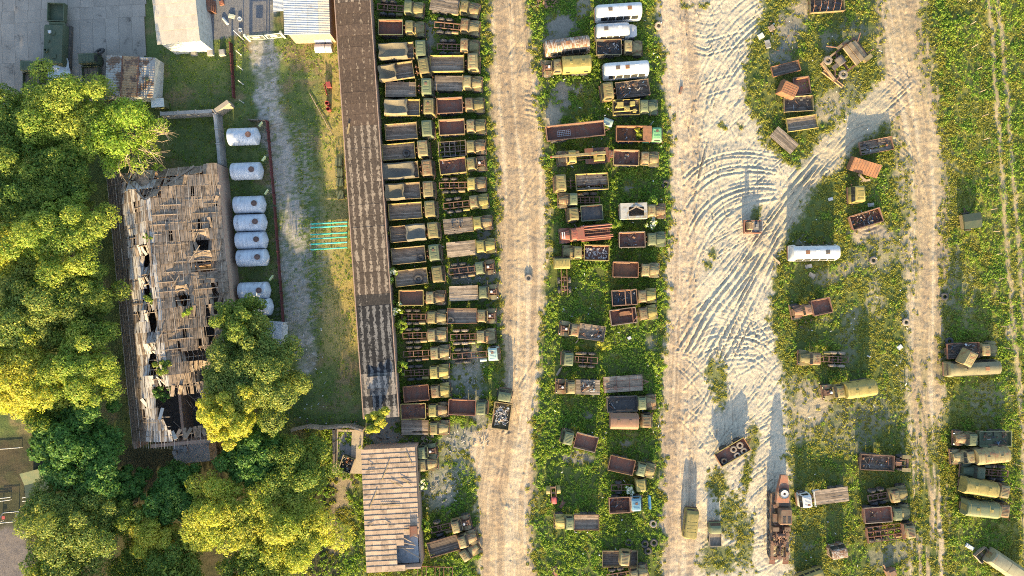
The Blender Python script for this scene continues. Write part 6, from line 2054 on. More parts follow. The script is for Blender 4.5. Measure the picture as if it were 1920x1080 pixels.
part('fittings', mesh(('hc_fit',), lambda m: [(m.box((q_.uniform(-4.8, 3.2), q_.uniform(-1.2, 1.2), q_.uniform(1.4, 1.9)), (q_.uniform(.2, .7), q_.uniform(.2, .5), q_.uniform(.2, .6)), q_.uniform(0, 1)), m.bar((q_.uniform(-4.8, -.5), q_.uniform(-1.2, 1.2), 1.4), (q_.uniform(-4.8, -.5), q_.uniform(-1.2, 1.2), 2.2), .06)) for q_ in [random.Random(8)] for _ in range(22)], framem), r)['kind'] = 'stuff'
part('turntable', mesh(('hc_turn',), lambda m: (m.lathe([(.2, .2), (.62, .2), (.7, 0), (.2, 0)], 'z', (-3.2, 0, 1.35), 18), m.span(-4.6, -3.3, -.42, -.25, 1.35, 1.55), m.span(-4.6, -3.3, .25, .42, 1.35, 1.55), [m.span(-3.5 - .3 * i, -3.4 - .3 * i, -.3, .3, 1.38, 1.5) for i in range(5)]), olive2), r)
for s_ in (-1, 1):
    part('ramp', mesh(('hc_ramp', s_), lambda m: [m.box((-5.1 - .2 * i, s_ * 1.0, 1.2 - .05 * i), (.12, .85, .12)) for i in range(6)], rustm), r)
    for x_ in (-4.6, -3.3, -1.8, .8, 2.6, 3.9):
        wheel(r, x_, s_ * 1.25, .62, .64, .42)

# stripped frames: the fallen machine at the upper right ---------------------
x, y = P(1583, 112, 1.3)
r = empty('wrecked_carrier', (x, y, zat(x, y)), math.radians(38))
r.scale = (1.3, 1.3, 1.15)
tag(r, 'wrecked machine with tan panels and white-rimmed wheels above the fork', 'machine')
tan = worn('tan_machine_paint', (0.30, 0.21, 0.115, 1), (0.23, 0.16, 0.09, 1), (0.14, 0.09, 0.05, 1), .4)
part('frame', mesh(('wc_frame',), lambda m: (m.span(-2.3, 2.6, -1.35, -1.15, .7, 1.0), m.span(-2.3, 2.6, 1.15, 1.35, .7, 1.0), m.span(-2.3, -2.1, -1.15, 1.15, .7, 1.0), m.span(-.3, -.1, -1.15, 1.15, .7, .95), m.span(2.4, 2.6, -1.15, 1.15, .7, 1.0), m.beam((-2.2, -1.1, 1.0), (-.2, 1.1, 1.05), .12, .12)), framem), r)
part('side_panel', mesh(('wc_panel',), lambda m: (m.box((.75, -.1, 1.5), (.55, 2.5, .16), ry=.12), m.box((1.4, -.1, 1.42), (.6, 2.5, .16), ry=.2), m.box((2.05, -.2, 1.2), (.6, 2.4, .12), ry=.3), m.box((-2.2, .1, 1.05), (.22, 2.4, .2)), m.box((-1.2, 1.28, 1.1), (2.0, .2, .2))), tan), r)
part('mudguard', mesh(('wc_guard',), lambda m: (m.box((.9, 1.5, 1.2), (1.6, .35, .2)), m.box((2.2, -1.5, 1.1), (1.0, .5, .5))), olive2), r)
part('drum', mesh(('wc_drum',), lambda m: (m.lathe([(0, .5), (.45, .5), (.5, .4), (.5, -.4), (.45, -.5), (0, -.5)], 'y', (-.4, .2, 1.1), 14), m.box((-1.2, 0, .9), (.7, .5, .5))), blacksteel), r)
for x_, y_ in ((-1.5, 1.1), (-1.1, -1.25)):
    wh = part('wheel', mesh(('wc_tyre',), lambda m: m_tyre(m, .5, .36), palerubber, True), r, (x_, y_, 1.05), (math.pi / 2, 0, 0))
    part('rim', mesh(('rim', .58), lambda m: m_rim(m, .26), rimm, True), wh)
part('arm', mesh(('wc_arm',), lambda m: (m.bar((2.4, .6, 1.0), (3.2, 1.3, 1.4), .07), m.bar((2.4, -1.0, 1.0), (3.4, -1.1, 1.2), .07), m.bar((.2, 1.6, 1.2), (-.6, 2.5, 1.0), .09)), framem), r)
x, y = P(1562, 148, .3)
o = part('channel_beam', mesh(('channel_beam',), lambda m: (m.span(-1.9, 1.9, -.22, .22, 0, .06), m.span(-1.9, 1.9, -.22, -.16, .06, .25), m.span(-1.9, 1.9, .16, .22, .06, .25)), tan), None, (x, y, .1), (0, 0, math.radians(-38)))
tag(o, 'tan steel channel lying beside the wrecked machine', 'beam')

# trailers, loose beds and boxes ------------------------------------------------
def loose_bed(label, c, ang, lpx, wpx, kind, mat, floor=None, z=0.0, h=.6, tilt=(0, 0), name='truck_bed', rim=None, cat='truck bed', seed=0, miss=0.0, wheels=False):
    hz = 1.2 + h if wheels else h + .3 + z
    x, y = P(c[0], c[1], hz)
    k = S * (1 - hz / H)
    l, w_ = lpx * k, wpx * k
    zz = zat(x, y)
    off = -1.05 + z if not wheels else 0
    r = empty(name, (x, y, zz + off), math.radians(ang), tilt[0], tilt[1])
    tag(r, label, cat)
    if kind == 'dump':
        bed_dump(r, l, w_, mat, rim or mat, h, seed=seed)
    elif kind == 'wood':
        bed_wood(r, l, w_, floor or woodgrey, mat, h, seed=seed, miss=miss)
    elif kind == 'flat':
        bed_wood(r, l, w_, floor or wood, mat, h, seed=seed, miss=miss, sides=False, head=False, n=14)
    if wheels:
        body_chassis(r, l, l / 2 - .6, .4)
        axle_set(r, (-l / 2 + 1.2, -l / 2 + 2.4) if l > 6 else (-.8, l / 2 - 1.0), .95)
        part('drawbar', mesh(('drawbar',), lambda m: (m.bar((0, -.4, .9), (1.0, 0, .85), .06), m.bar((0, .4, .9), (1.0, 0, .85), .06)), framem), r, (l / 2 - .1, 0, 0))
    return r, l, w_


r, l, w_ = loose_bed('long rust-brown open trailer with wire panel inside', (1079, 245), 6, 110, 28, 'dump', rustm, h=.8, rim=rustpk, name='trailer', cat='trailer', z=.2, wheels=True)
part('wire_panel', mesh(('wire_panel',), lambda m: ([m.bar((-2.6 + .27 * i, -.45, 1.3), (-2.6 + .27 * i, .35, 1.32), .02, n=4) for i in range(8)], [m.bar((-2.65, -.45 + .27 * j, 1.3), (-.7, -.45 + .27 * j, 1.32), .025, n=4) for j in range(4)]), silver), r)
r, l, w_ = loose_bed('blue-grey plank flat trailer with metal straps', (1169, 720), 4, 75, 31, 'flat', framem, woodgrey, z=.2, name='trailer', cat='trailer', wheels=True, h=.3)
part('strap', mesh(('strap',), lambda m: ([m.span(-2.9 + 1.9 * i, -2.84 + 1.9 * i, -1.2, 1.2, 1.28, 1.31) for i in range(4)], m.span(-2.9, 2.9, -.55, -.49, 1.315, 1.34), m.span(-2.9, 2.9, .5, .56, 1.315, 1.34)), rustm), r)
part('winch_block', mesh(('winch_block',), lambda m: (m.box((-1.2, -.5, 1.45), (.4, .5, .3)), m.bar((-1.2, -.3, 1.5), (-2.6, -.6, 1.45), .04), m.bar((-1.3, .9, 1.4), (-1.2, -.3, 1.45), .04)), framem), r)
r, l, w_ = loose_bed('black-floored loose bed with wheel behind, near bottom edge', (1163, 1049), 0, 66, 30, 'wood', olive2, wooddark, h=.5, z=.3)
r, l, w_ = loose_bed('rust-edged trailer bed holding five tyres on the sand', (1374, 848), 30, 64, 28, 'dump', rustm, h=.5, rim=khaki, z=.75, wheels=True, name='trailer', cat='trailer')
TB = r
loose_bed('charred loose bed with rusty end flap, topmost in the pile', (1474, 128), 14, 53, 20, 'wood', rustor, wooddark, h=.3, z=.3)
loose_bed('rust-rimmed short bed beside the orange box in the pile', (1505, 160), 8, 30, 33, 'dump', rustm, h=.5, rim=rustpk, seed=2, z=.1)
loose_bed('dark brown loose bed, second lowest in the pile', (1498, 194), 3, 54, 29, 'wood', olive2, wooddark, h=.5, z=.2)
loose_bed('blue-grey planked box bed, lowest in the pile', (1505, 230), 8, 57, 26, 'wood', khaki, woodgrey, h=.35, z=.5)
loose_bed('weathered plank platform lying aslant beside the fork', (1472, 262), -41, 53, 26, 'flat', framem, wood, h=.2, z=.45)
loose_bed('loose bed with metal hoops at the top edge', (1552, 5), 4, 64, 32, 'wood', olive2, wooddark, h=.6, z=.2)
o = find('metal hoops')
part('hoop', mesh(('hoops',), lambda m: [m.bar((x_, -1.15 + .23 * k, 1.8 + .75 * math.sin(math.pi * k / 10)), (x_ + .05, -1.15 + .23 * (k + 1), 1.8 + .75 * math.sin(math.pi * (k + 1) / 10)), .035) for x_ in (-2.2, -1.2, -.2, .8, 1.8) for k in range(10)], rustor), o)
loose_bed('broken slatted bed, topmost by the far lane bend', (1644, 273), 11, 62, 25, 'wood', rustpk, wood, h=.4, z=.4, miss=.3)
loose_bed('dark bed full of car scrap between two tracks', (1626, 410), 17, 60, 27, 'dump', rustm, h=.6, rim=rustpk, z=.1)
x, y = P(1623, 309, 1.3)
r = empty('rust_box', (x, y, zat(x, y)), math.radians(-17), .32)
tag(r, 'tilted orange-rusty sheet box between broken bed and khaki cab', 'box')
part('shell', mesh(('rbox',), lambda m: m.span(-2.1, 2.1, -1.0, 1.0, .1, 1.7), rustor), r)
part('rib', mesh(('rbox_rib',), lambda m: [m.span(-2.0 + .42 * i, -1.94 + .42 * i, -1.02, 1.02, 1.7, 1.74) for i in range(10)], rustm), r)
part('broken_board', mesh(('rbox_board',), lambda m: (m.box((.5, -1.5, .8), (1.6, .3, .06), rz=-.4), m.box((1.2, -1.8, .6), (1.4, .3, .06), rz=.5)), wood), r)
x, y = P(1478, 165, 1.4)
r = empty('orange_cab_shell', (x, y, zat(x, y)), math.radians(-22), .12, .1)
tag(r, 'orange rusty curved cab shell on top of the loose beds', 'cab shell')
part('shell', mesh(('ocs',), lambda m: m.loft([rrect(-1.3, 1.3, -1.1, 1.1, .4, .1), rrect(-1.3, 1.3, -1.1, 1.1, 1.3, .15), rrect(-1.1, 1.2, -.8, .85, 1.8, .25)]), rustor, True), r)
part('roof_rib', mesh(('ocs_rib',), lambda m: [m.box((.05, -.5 + .33 * i, 1.81), (2.0, .06, .04)) for i in range(4)], rustm), r)
x, y = P(1412, 425, 1.2)
r = empty('small_compactor', (x, y, zat(x, y)), math.radians(0))
tag(r, 'squat rusty roller standing alone in the middle of the yard', 'roller')
part('frame', mesh(('cp_frame',), lambda m: (m.span(-1.25, 1.3, -1.0, -.85, .5, 1.1), m.span(-1.25, 1.3, .85, 1.0, .5, 1.1), m.span(1.15, 1.3, -.85, .85, .5, 1.1), m.span(-1.3, -1.15, -.85, .85, .5, 1.1)), rustm), r)
part('engine_box', mesh(('cp_eng',), lambda m: (m.box((-.6, .1, 1.5), (.7, 1.2, 1.5), top=(.85, .85)), m.bar((-.5, .4, 2.2), (-.5, .4, 2.8), .06)), tan), r)
part('deck', mesh(('cp_deck',), lambda m: (m.span(-.1, 1.1, -.8, .8, .9, 1.0), m.box((.5, .1, 1.25), (.4, .5, .5)), m.box((1.0, 0, 1.6), (.1, 1.5, 1.3))), worn('grey_deck', (.2, .2, .2, 1), (.15, .15, .16, 1), RUST, .3)), r)
part('drum', mesh(('cp_drum',), lambda m: m.lathe([(0, .7), (.5, .7), (.5, -.7), (0, -.7)], 'y', (-.55, 0, .5), 18), framem, True), r)
for s_ in (-1, 1):
    wheel(r, .75, s_ * .75, .5, .5, .3)
# covered two-wheel cart at the far right
x, y = P(1824, 414, 1.6)
r = empty('covered_cart', (x, y, zat(x, y)), math.radians(8))
tag(r, 'dark green covered cart with one wheel showing, beside the post line', 'cart')
part('body', mesh(('cart_body',), lambda m: m.span(-1.3, 1.2, -1.05, 1.05, .6, 1.5), woodyel), r)
part('cover', mesh(('cart_cover',), lambda m: m.loft([[(-1.35 + .0, y_, z_) for y_, z_ in ((-1.1, 1.45), (-1.1, 1.62), (0, 1.78), (1.1, 1.62), (1.1, 1.45))], [(1.25, y_, z_) for y_, z_ in ((-1.1, 1.45), (-1.1, 1.62), (0, 1.78), (1.1, 1.62), (1.1, 1.45))]]), darkgreen), r)
for s_ in (-1, 1):
    wheel(r, -.2, s_ * 1.25, .5, .5, .22)
part('drawbar', mesh(('cart_bar',), lambda m: (m.bar((-.5, 1.0, .7), (-.4, 2.1, .6), .06), m.bar((.1, 1.0, .7), (-.4, 2.1, .6), .06)), framem), r)
# pale tanker cut by the bottom right corner
x, y = P(1888, 1062, 1.6)
r = empty('box_trailer', (x, y, zat(x, y)), math.radians(-34))
tag(r, 'pale barrel-roofed trailer lying aslant at the bottom right corner', 'trailer')
body_kung(r, 5.4, olive2, worn('pale_grey_green', (.24, .22, .14, 1), (.2, .185, .12, 1), (.16, .13, .07, 1), .3), 3, zb=.4, zs=1.6, zt=2.3, hw=1.2, hatch=False, wins=3)
x, y = P(1846, 1042, .8)
o = part('open_crate', mesh(('open_crate',), lambda m: (m.span(-1, 1, -.7, .7, 0, .06), m.span(-1, 1, -.76, -.7, 0, .7), m.span(-1, 1, .7, .76, 0, .7), m.span(-1.06, -1, -.76, .76, 0, .7), m.span(1, 1.06, -.76, .76, 0, .7)), wood), None, (x, y, 0), (0, 0, .7))
tag(o, 'open dark wooden crate beside the aslant trailer', 'crate')
# tractor wreck
x, y = P(1038, 926, 1.0)
r = empty('tractor', (x, y, zat(x, y)), math.radians(-86))
tag(r, 'small rusty tractor with red bonnet and yellow mudguards in weeds', 'tractor')
part('bonnet', mesh(('tr_bonnet',), lambda m: m.loft([rrect(.5, 1.5, -.38, .38, .6, .08), rrect(.5, 1.48, -.36, .36, 1.15, .1), rrect(.55, 1.4, -.2, .2, 1.22, .08)]), worn('tractor_red', (.36, .07, .07, 1), (.28, .06, .06, 1), (.3, .25, .06, 1), .3), True), r)
part('frame', mesh(('tr_frame',), lambda m: (m.span(-1.1, .5, -.4, -.3, .6, 1.1), m.span(-1.1, .5, .3, .4, .6, 1.1), m.span(-1.0, -.8, -.3, .3, .6, 1.0), m.span(-.2, 0, -.3, .3, .6, .9)), rustpk), r)
for s_ in (-1, 1):
    part('mudguard', mesh(('tr_guard', s_), lambda m: m.loft([[(-.5 + .62 * math.cos(t), y_ * s_, .55 + .62 * math.sin(t)) for y_ in (.5, 1.05)] + [(-.5 + .56 * math.cos(t), y_ * s_, .55 + .56 * math.sin(t)) for y_ in (1.05, .5)] for t in [math.pi * k / 8 for k in range(9)]]), khaki), r)
    wheel(r, -.5, s_ * .78, .5, .52, .34)
    wheel(r, 1.1, s_ * .5, .32, .33, .2)
# green vehicles on the slab yard, half under the trees
x, y = P(100, 62, 2.0)
r = empty('tracked_carrier', (x, y, 0), math.radians(-92))
tag(r, 'dark green tracked carrier with open rear tray on the slab yard', 'carrier')
part('hull', mesh(('tc_hull',), lambda m: m.loft([rrect(-1.4, 4.6, -1.5, 1.5, .5, .1), rrect(-1.4, 4.7, -1.5, 1.5, 1.5, .1), rrect(-1.2, 4.4, -1.35, 1.35, 2.0, .2)]), darkgreen, True), r)
part('tray', mesh(('tc_tray',), lambda m: (m.span(-4.6, -1.9, -1.25, 1.25, .9, 1.0), m.span(-4.6, -1.9, -1.25, -1.15, 1.0, 1.7), m.span(-4.6, -1.9, 1.15, 1.25, 1.0, 1.7), m.span(-4.6, -4.5, -1.15, 1.15, 1.0, 1.7), m.span(-2.0, -1.9, -1.15, 1.15, 1.0, 1.7)), darkgreen), r)
for s_ in (-1, 1):
    part('track', mesh(('tc_track', s_), lambda m: m.span(-1.6, 4.8, s_ * 1.55 - .2, s_ * 1.55 + .2, 0, .8), blacksteel), r)
part('hatch', mesh(('tc_hatch',), lambda m: (m.lathe([(0, .14), (.32, .14), (.36, 0)], 'z', (0, 0, 2.0), 14), m.lathe([(.16, .3), (.3, .3), (.34, 0)], 'z', (2.6, -.9, 2.0), 14), m.box((3.4, .2, 2.05), (.6, .7, .12)), m.box((1.2, -.6, 2.08), (.3, .3, .2))), darkgreen), r)
part('wind_board', mesh(('tc_board',), lambda m: m.box((-1.55, .2, 1.5), (.5, 2.4, .08), ry=.5), green), r)
truck('dark green cab-over truck left of the tracked carrier, under trees', KZ, 'wood', (58, 165, 56), (52, 122), paint=darkgreen, bp=darkgreen)
truck('dark green cab-over truck with spare wheel right of the carrier', KZ, 'wood', (170, 150, 52), (162, 108), paint=darkgreen, bp=darkgreen)
tyre(189, 98, 'large black tyre standing behind the green truck cab', .9, z=1.0, rx=.9, rz=.3, r=.75)
x, y = P(108, 130, 1.2)
o = part('white_tarpaulin', mesh(('white_tarp',), lambda m: m.grid(lambda u, v: ((u - .5) * 3.2, (v - .5) * 3.0, 1.5 - 1.0 * abs(u - .5) + .12 * math.sin(9 * u + 5 * v) + .1 * math.sin(13 * v)), 14, 14, .03), white, True), None, (x, y, 0), (0, 0, .1))
tag(o, 'crumpled white tarpaulin heap beside the dark green carrier', 'tarpaulin')
o = part('paper_box', mesh(('paper_box',), lambda m: m.box((0, 0, 0), (.4, .4, .3)), white), None, (*P(94, 60, 2.1), 2.15), (0, 0, .2))
tag(o, 'small white box on top of the dark green carrier', 'box')

# ================================================================== loose things
def in_bed(word, x, y, z):
    return world_of(find(word), x, y, z)


def tyre_in(word, x, y, z, label, mat=None, r=.55):
    p = in_bed(word, x, y, z)
    o = part('tyre', mesh(('tyre', r), lambda m: m_tyre(m, r, .36), mat or rubber, True), None, p, (math.pi / 2, 0, random.uniform(0, 3)))
    tag(o, label, 'tyre')


tyre_in('tyre in its dark bed', 1.1, -.3, 1.45, 'black tyre lying in the dark bed, eighth truck beside the shed')
tyre_in('rimmed tyre in its bed', 1.7, -.5, 1.45, 'tyre with rusty rim inside the bed of thirteenth shed-side truck')
tyre_in('big black tyre in its bed', 1.0, -.35, 1.45, 'big black tyre in the bed of fourteenth shed-side truck', None, .68)
tyre_in('dark rotten plank bed,', -1.7, -.6, 1.45, 'tyre in the rear corner of the rotten plank bed')
for i, (x, y) in enumerate([(.35, .25), (1.45, .3), (1.55, -.75), (.35, -.85), (-1.75, -.55)]):
    tyre_in('holding five tyres', x, y, 1.42, ('upper left', 'upper right', 'lower right', 'lower left', 'lone dark')[i] + ' tyre inside the trailer bed on the sand', palerubber if i < 4 else rubber, .52)
TY = [(1235, 48, 'pale tyre lying at the yard edge near the white bus', palerubber), (1225, 982, 'pale dusty tyre in weeds below the blue cab', palerubber), (1226, 1017, 'dark tyre, right one of three leaning together', None),
      (1209, 1020, 'dark tyre, left one of three leaning together', None), (1215, 1033, 'tyre, lowest of three leaning together in weeds', None), (1179, 1017, 'sunken dark tyre above the black-floored loose bed', None),
      (1637, 488, 'pale concrete-grey tyre right of the white bus', palerubber), (1772, 556, 'tyre on the right edge of the far road', None), (1699, 604, 'pale tyre on the left edge of the far road', palerubber),
      (991, 521, 'tyre lying alone on the sandy lane', palerubber), (1248, 345, 'dark tyre in weeds beside the sandy yard edge', None), (1780, 640, 'black tyre behind the truck under the fallen cab', None)]
for px, py, lb, mm in TY:
    tyre(px, py, lb, mat=mm, rx=math.pi / 2 + random.uniform(-.12, .12))

palescrap = worn('pale_mixed_load', (.45, .43, .40, 1), (.2, .19, .19, 1), (.3, .2, .14, 1), .45, scale=3.5)
SC = [('scrap in the engineless-hood tipper', 'engineless-hood', 1.25, 3, 1.6, 22), ('white frames and scraps in the rusty tipper bed', 'white scraps in rusty bed', 1.25, 2.6, 1.4, 14),
      ('charred rubbish in the truck bed under the silver minibus', 'charred junk bed', 1.25, 3, 1.7, 40), ('burnt rubbish on the left-facing burnt bed', 'with burnt bed', 1.3, 4.4, 2, 46),
      ('scrap and plants in the rust-orange tipper', 'rust-orange tipper', 1.25, 3.4, 1.8, 36), ('white scraps in the tan-rimmed tipper', 'tan-rimmed bed', 1.25, 2.4, 1.2, 14),
      ('white cloth and boards in the half-floored bed', 'half-floored', 1.3, 2.6, 1.6, 14), ('grey scrap in the green-nosed tipper', 'green-nosed', 1.25, 2.9, 1.6, 24),
      ('pale rubble heaped in the left-facing tipper bed', 'pale rubble in its bed', 1.25, 3.0, 1.6, 70), ('dark scrap under the crossbars', 'crossbars over', 1.25, 3.0, 1.7, 34),
      ('pale rubble strewn on the flat platform', 'rubble-strewn', 1.3, 2.0, 1.6, 40), ('boards on the tan plank bed', 'tan plank bed', 1.3, 3.2, 1.6, 22),
      ('coloured junk heaped in the truck on the lane', 'with junk in bed', 1.25, 2.6, 1.8, 110), ('boxes in the bed of the third far-lane truck', 'boxes in bed', 1.25, 2.6, 1.6, 9),
      ('rags in the topmost far right truck bed', 'topmost of the far right', 1.25, 3.8, 1.6, 26), ('rags in the cabless truck bed', 'cabless truck', 1.3, 4.0, 1.7, 30),
      ('soil and scraps in the sky-blue tipper', 'sky-blue cab', 1.25, 2.2, 1.6, 26), ('rubbish on the truck under the fallen cab', 'flat-bonneted truck', 1.3, 3.6, 1.8, 50),
      ('white scrap on the grey-brown platform', 'platform and white scrap', 1.3, 2.6, 1.4, 10), ('bits on the black smooth bed', 'black smooth bed', 1.25, 3.6, 1.6, 12)]
for i, (lb, word, z, l, w_, n) in enumerate(SC):
    t = find(word)
    if t is None:
        print('NO', word)
        continue
    scrap_heap('scrap', lb, world_of(t, 0, 0, z - .02 + (.35 if n > 100 else 0)), t.rotation_euler.z, l, w_, n, i, palescrap if n > 60 else None, big=.42 if n < 30 else .36)
for lb, word, l, w_, n in (('car scrap heaped in the dark bed between tracks', 'full of car scrap', 4.0, 1.6, 60), ('broken slats in the bed by the far lane bend', 'broken slatted bed', 3.6, 1.5, 22), ('scrap inside the hooped bed at the top edge', 'metal hoops', 4.2, 2.0, 30),
                           ('scrap in the dark brown bed of the pile', 'second lowest in the pile', 3.4, 1.5, 14)):
    t = find(word)
    scrap_heap('scrap', lb, world_of(t, 0, 0, 1.25), t.rotation_euler.z, l, w_, n, n + 3, big=.45)
rubb = worn('pale_rubble', (.33, .31, .28, 1), (.27, .25, .22, 1), (.2, .19, .18, 1), .3)
GR = [('pale rubble below the turquoise-cab chassis', 885, 715, 3.6, 6.0, 70, 1), ('pale rubble beside the rusty green-cab tipper', 875, 828, 6.5, 4, 80, 2), ('rubble in the gravel patch right of the sheet-roofed shed', 832, 920, 5.5, 6, 60, 3),
      ('white litter along the plank wall', 625, 795, 9, 1.4, 70, 4), ('rubble between the hoodless chassis and platform', 880, 515, 4, 3.0, 90, 5), ('litter around the yard entrance post', 1470, 70, 4.5, 5, 40, 6), ('white litter by the red tipper', 1515, 605, 3.4, 2.4, 18, 7),
      ('litter above the lone white bus', 1530, 452, 5, 1.0, 16, 8), ('litter on the felt-floored strip below the long shed', 722, 818, 6, 3, 60, 9), ('litter heap in the loading pit', 650, 872, 1.6, 1.8, 70, 10)]
for lb, px, py, l, w_, n, sd in GR:
    x, y = P(px, py)
    scrap_heap('rubble', lb, (x, y, zat(x, y) + (.1 if n != 70 else .2)), 0, l, w_, n, sd, rubb if sd in (1, 2, 3, 5) else scrap, big=.22, zspread=.12, cat='rubble')
x, y = P(792, 826, .4)
scrap_heap('plank_pile', 'pile of grey planks below the broken platform truck', (x, y, .1), .15, 4.2, 1.4, 30, 77, wood, big=.5, cat='plank pile')
for lb, px, py, rz_, sx, sy, mm in (('white sheet of litter right of the khaki cab', 1558, 373, .3, .7, .5, white), ('pinkish slab lying below the white bus', 1523, 516, -.5, 1.0, .7, paleconcrete), ('grey slab beside the white bus', 1517, 499, .2, 1.0, .6, concrete),
                                    ('white sheet at the left edge of the far road', 1688, 651, .6, .8, .7, white), ('white box by the yard entrance', 1427, 67, .5, .9, .8, white), ('dark box right of the white box, yard entrance', 1447, 52, .5, .9, .9, woodgrey),
                                    ('grey slab leaning by the yard entrance', 1440, 82, .2, .8, 1.3, concrete), ('pale triangle of litter in the middle lot weeds', 1180, 634, .4, .6, .5, white), ('grey metal chest in grass near bottom right', 1819, 1026, -.6, 1.4, .6, silver),
                                    ('pinkish block on the far lane near the bottom', 1763, 994, .2, .6, .5, paleconcrete), ('rusty slab in weeds at the bottom left of middle lot', 1040, 1071, 1.8, 1.5, .9, rustm), ('dark red scrap panel below the small tractor', 1054, 946, 1.0, 1.2, .6, rustm),
                                    ('dark plank lying on the sandy yard', 1277, 169, 1.3, 1.2, .4, rustm), ('pale green bench by the asphalt', 434, 30, -.3, .95, .6, gatem), ('red lid lying on the asphalt', 415, 5, .2, .7, .7, red), ('grey sheet beside the khaki cab', 1633, 384, .1, 1.0, .6, concrete),
                                    ('pale plank at the yard edge near the lone bus', 1455, 486, -.9, 2.0, .15, woodpale), ('white bundle on the grass near the tracked litter', 1629, 668, -.4, .5, .2, white)):
    x, y = P(px, py, .2)
    nm = 'litter' if 'litter' in lb else ('slab' if 'slab' in lb or 'panel' in lb else 'discarded_board' if 'plank' in lb or 'sheet' in lb else 'discarded_block')
    o = part(nm, mesh(('loose', sx, sy), lambda m: (m.box((0, 0, .12), (sx, sy, .2), top=(.93, .9)), m.box((.05 * sx, .1 * sy, .26), (sx * .7, sy * .6, .08), rz=.15)), mm), None, (x, y, zat(x, y)), (random.uniform(-.08, .08), random.uniform(-.08, .08), rz_))
    tag(o, lb, {'litter': 'litter', 'slab': 'slab', 'discarded_board': 'board', 'discarded_block': 'block'}[nm])
x, y = P(1048, 697, .3)
o = part('log', mesh(('log',), lambda m: m.lathe([(0, -.65), (.17, -.64), (.19, 0), (.17, .64), (0, .65)], 'x', (0, 0, .2), 10), woodpale, True), None, (x, y, zat(x, y)), (0, 0, 1.05))
tag(o, 'pale cut log lying left of the rib-roofed chassis', 'log')
x, y = P(421, 38, .3)
o = part('overturned_boat', mesh(('white_hull',), lambda m: m.loft([rrect(-.75, .75, -.22, .22, 0, .2), rrect(-.6, .6, -.16, .16, .22, .14), rrect(-.3, .3, -.06, .06, .3, .05)]), white, True), None, (x, y, 0), (0, 0, -.9))
tag(o, 'small white upturned hull on the asphalt near the gate', 'hull')
for i, (px, py) in enumerate([(449, 35), (450, 56)]):
    x, y = P(px, py, .3)
    o = part('round_planter', mesh(('planter',), lambda m: m.lathe([(0, .12), (.22, .12), (.26, .3), (.32, .3), (.26, 0), (0, 0)], 'z', (0, 0, 0), 16), white, True), None, (x, y, 0))
    tag(o, ('upper' if i == 0 else 'lower') + ' white round planter by the gate', 'planter', 'planters by the gate')
# red road-barrier thing and the rest of the far fence posts
pc = [(1823, 89), (1830, 131), (1836, 173), (1841, 218), (1844, 262), (1848, 306), (1851, 348), (1857, 393), (1862, 434), (1867, 477), (1872, 523), (1873, 567), (1876, 611), (1881, 651), (1889, 740), (1894, 785), (1899, 868), (1902, 913), (1909, 955), (1916, 1010), (1819, 46), (1815, 4)]
pc.sort(key=lambda p: p[1])
for i, (px, py) in enumerate(pc):
    x, y = P(px, py)
    o = part('fence_post', mesh(('fence_post',), lambda m: (m.bar((0, 0, -.3), (0, 0, 1.3), .07, .06, 6), m.bar((0, 0, 1.3), (.02, .02, 1.34), .06, .03, 6)), woodpale), None, (x, y, zat(x, y)), (random.uniform(-.06, .06), random.uniform(-.06, .06), 0))
    tag(o, f'wooden fence post in the far right grass, {ORD[i]} from top', 'post', 'fence posts in the far right grass')
# things at the lower left, seen between the trees
for i, (a, b) in enumerate((((-20, 936), (22, 931)), ((-20, 942), (22, 936)), ((45, 932), (92, 926)), ((45, 939), (92, 932)))):
    A, B = Vector((*P(*a), .35)), Vector((*P(*b), .35))
    o = part('white_rail', MB().bar(A, B, .05, n=8).bar(A * 1 - Vector((0, 0, .5)), A, .04).bar(B - Vector((0, 0, .5)), B, .04).mesh('white_rail', white), None)
    tag(o, ('upper left', 'lower left', 'upper right', 'lower right')[i] + ' white exercise rail at the lower left edge', 'rail', 'white exercise rails')
A, B = Vector((*P(-20, 843), .4)), Vector((*P(42, 838), .4))
o = part('white_rail', MB().bar(A, B, .045, n=8).bar(B - Vector((0, 0, .6)), B, .04).mesh('white_rail', white), None)
tag(o, 'single white rail above the green shelter, left edge', 'rail')
x, y = P(12, 972, 1)
r = empty('goal_frame', (x, y, 0), .1)
tag(r, 'small white goal frame at the lower left edge', 'goal')
part('frame', mesh(('goal',), lambda m: [m.bar(a, b, .05, n=6) for a, b in (((-1.2, -.5, 0), (-1.2, -.5, 1.4)), ((1.2, -.5, 0), (1.2, -.5, 1.4)), ((-1.2, -.5, 1.4), (1.2, -.5, 1.4)), ((-1.2, .6, 0), (-1.2, -.5, 1.4)), ((1.2, .6, 0), (1.2, -.5, 1.4)), ((-1.2, .6, 0), (1.2, .6, 0)))], white), r)
part('seat', mesh(('goal_seat',), lambda m: m.box((-.9, 0, .4), (.5, .5, .08)), brightred), r)
x, y = P(66, 905, 2.4)
r = empty('green_shelter', (x, y, 0), .25)
tag(r, 'low green shelter half under the dark dense tree', 'shelter')
part('roof', mesh(('gs_roof',), lambda m: (m.box((0, .9, 2.35), (3.6, 1.9, .08), rx=.2), m.box((0, -.95, 2.35), (3.6, 1.95, .08), rx=-.2)), green), r)
part('wall', mesh(('gs_wall',), lambda m: m.span(-1.6, 1.6, -1.6, 1.6, 0, 2.1), darkgreen), r)
x, y = P(650, 871, 1.0)
r = empty('rubbish_skip', (x, y, .1), math.radians(70))
tag(r, 'open rubbish skip full of litter at the loading pit', 'skip')
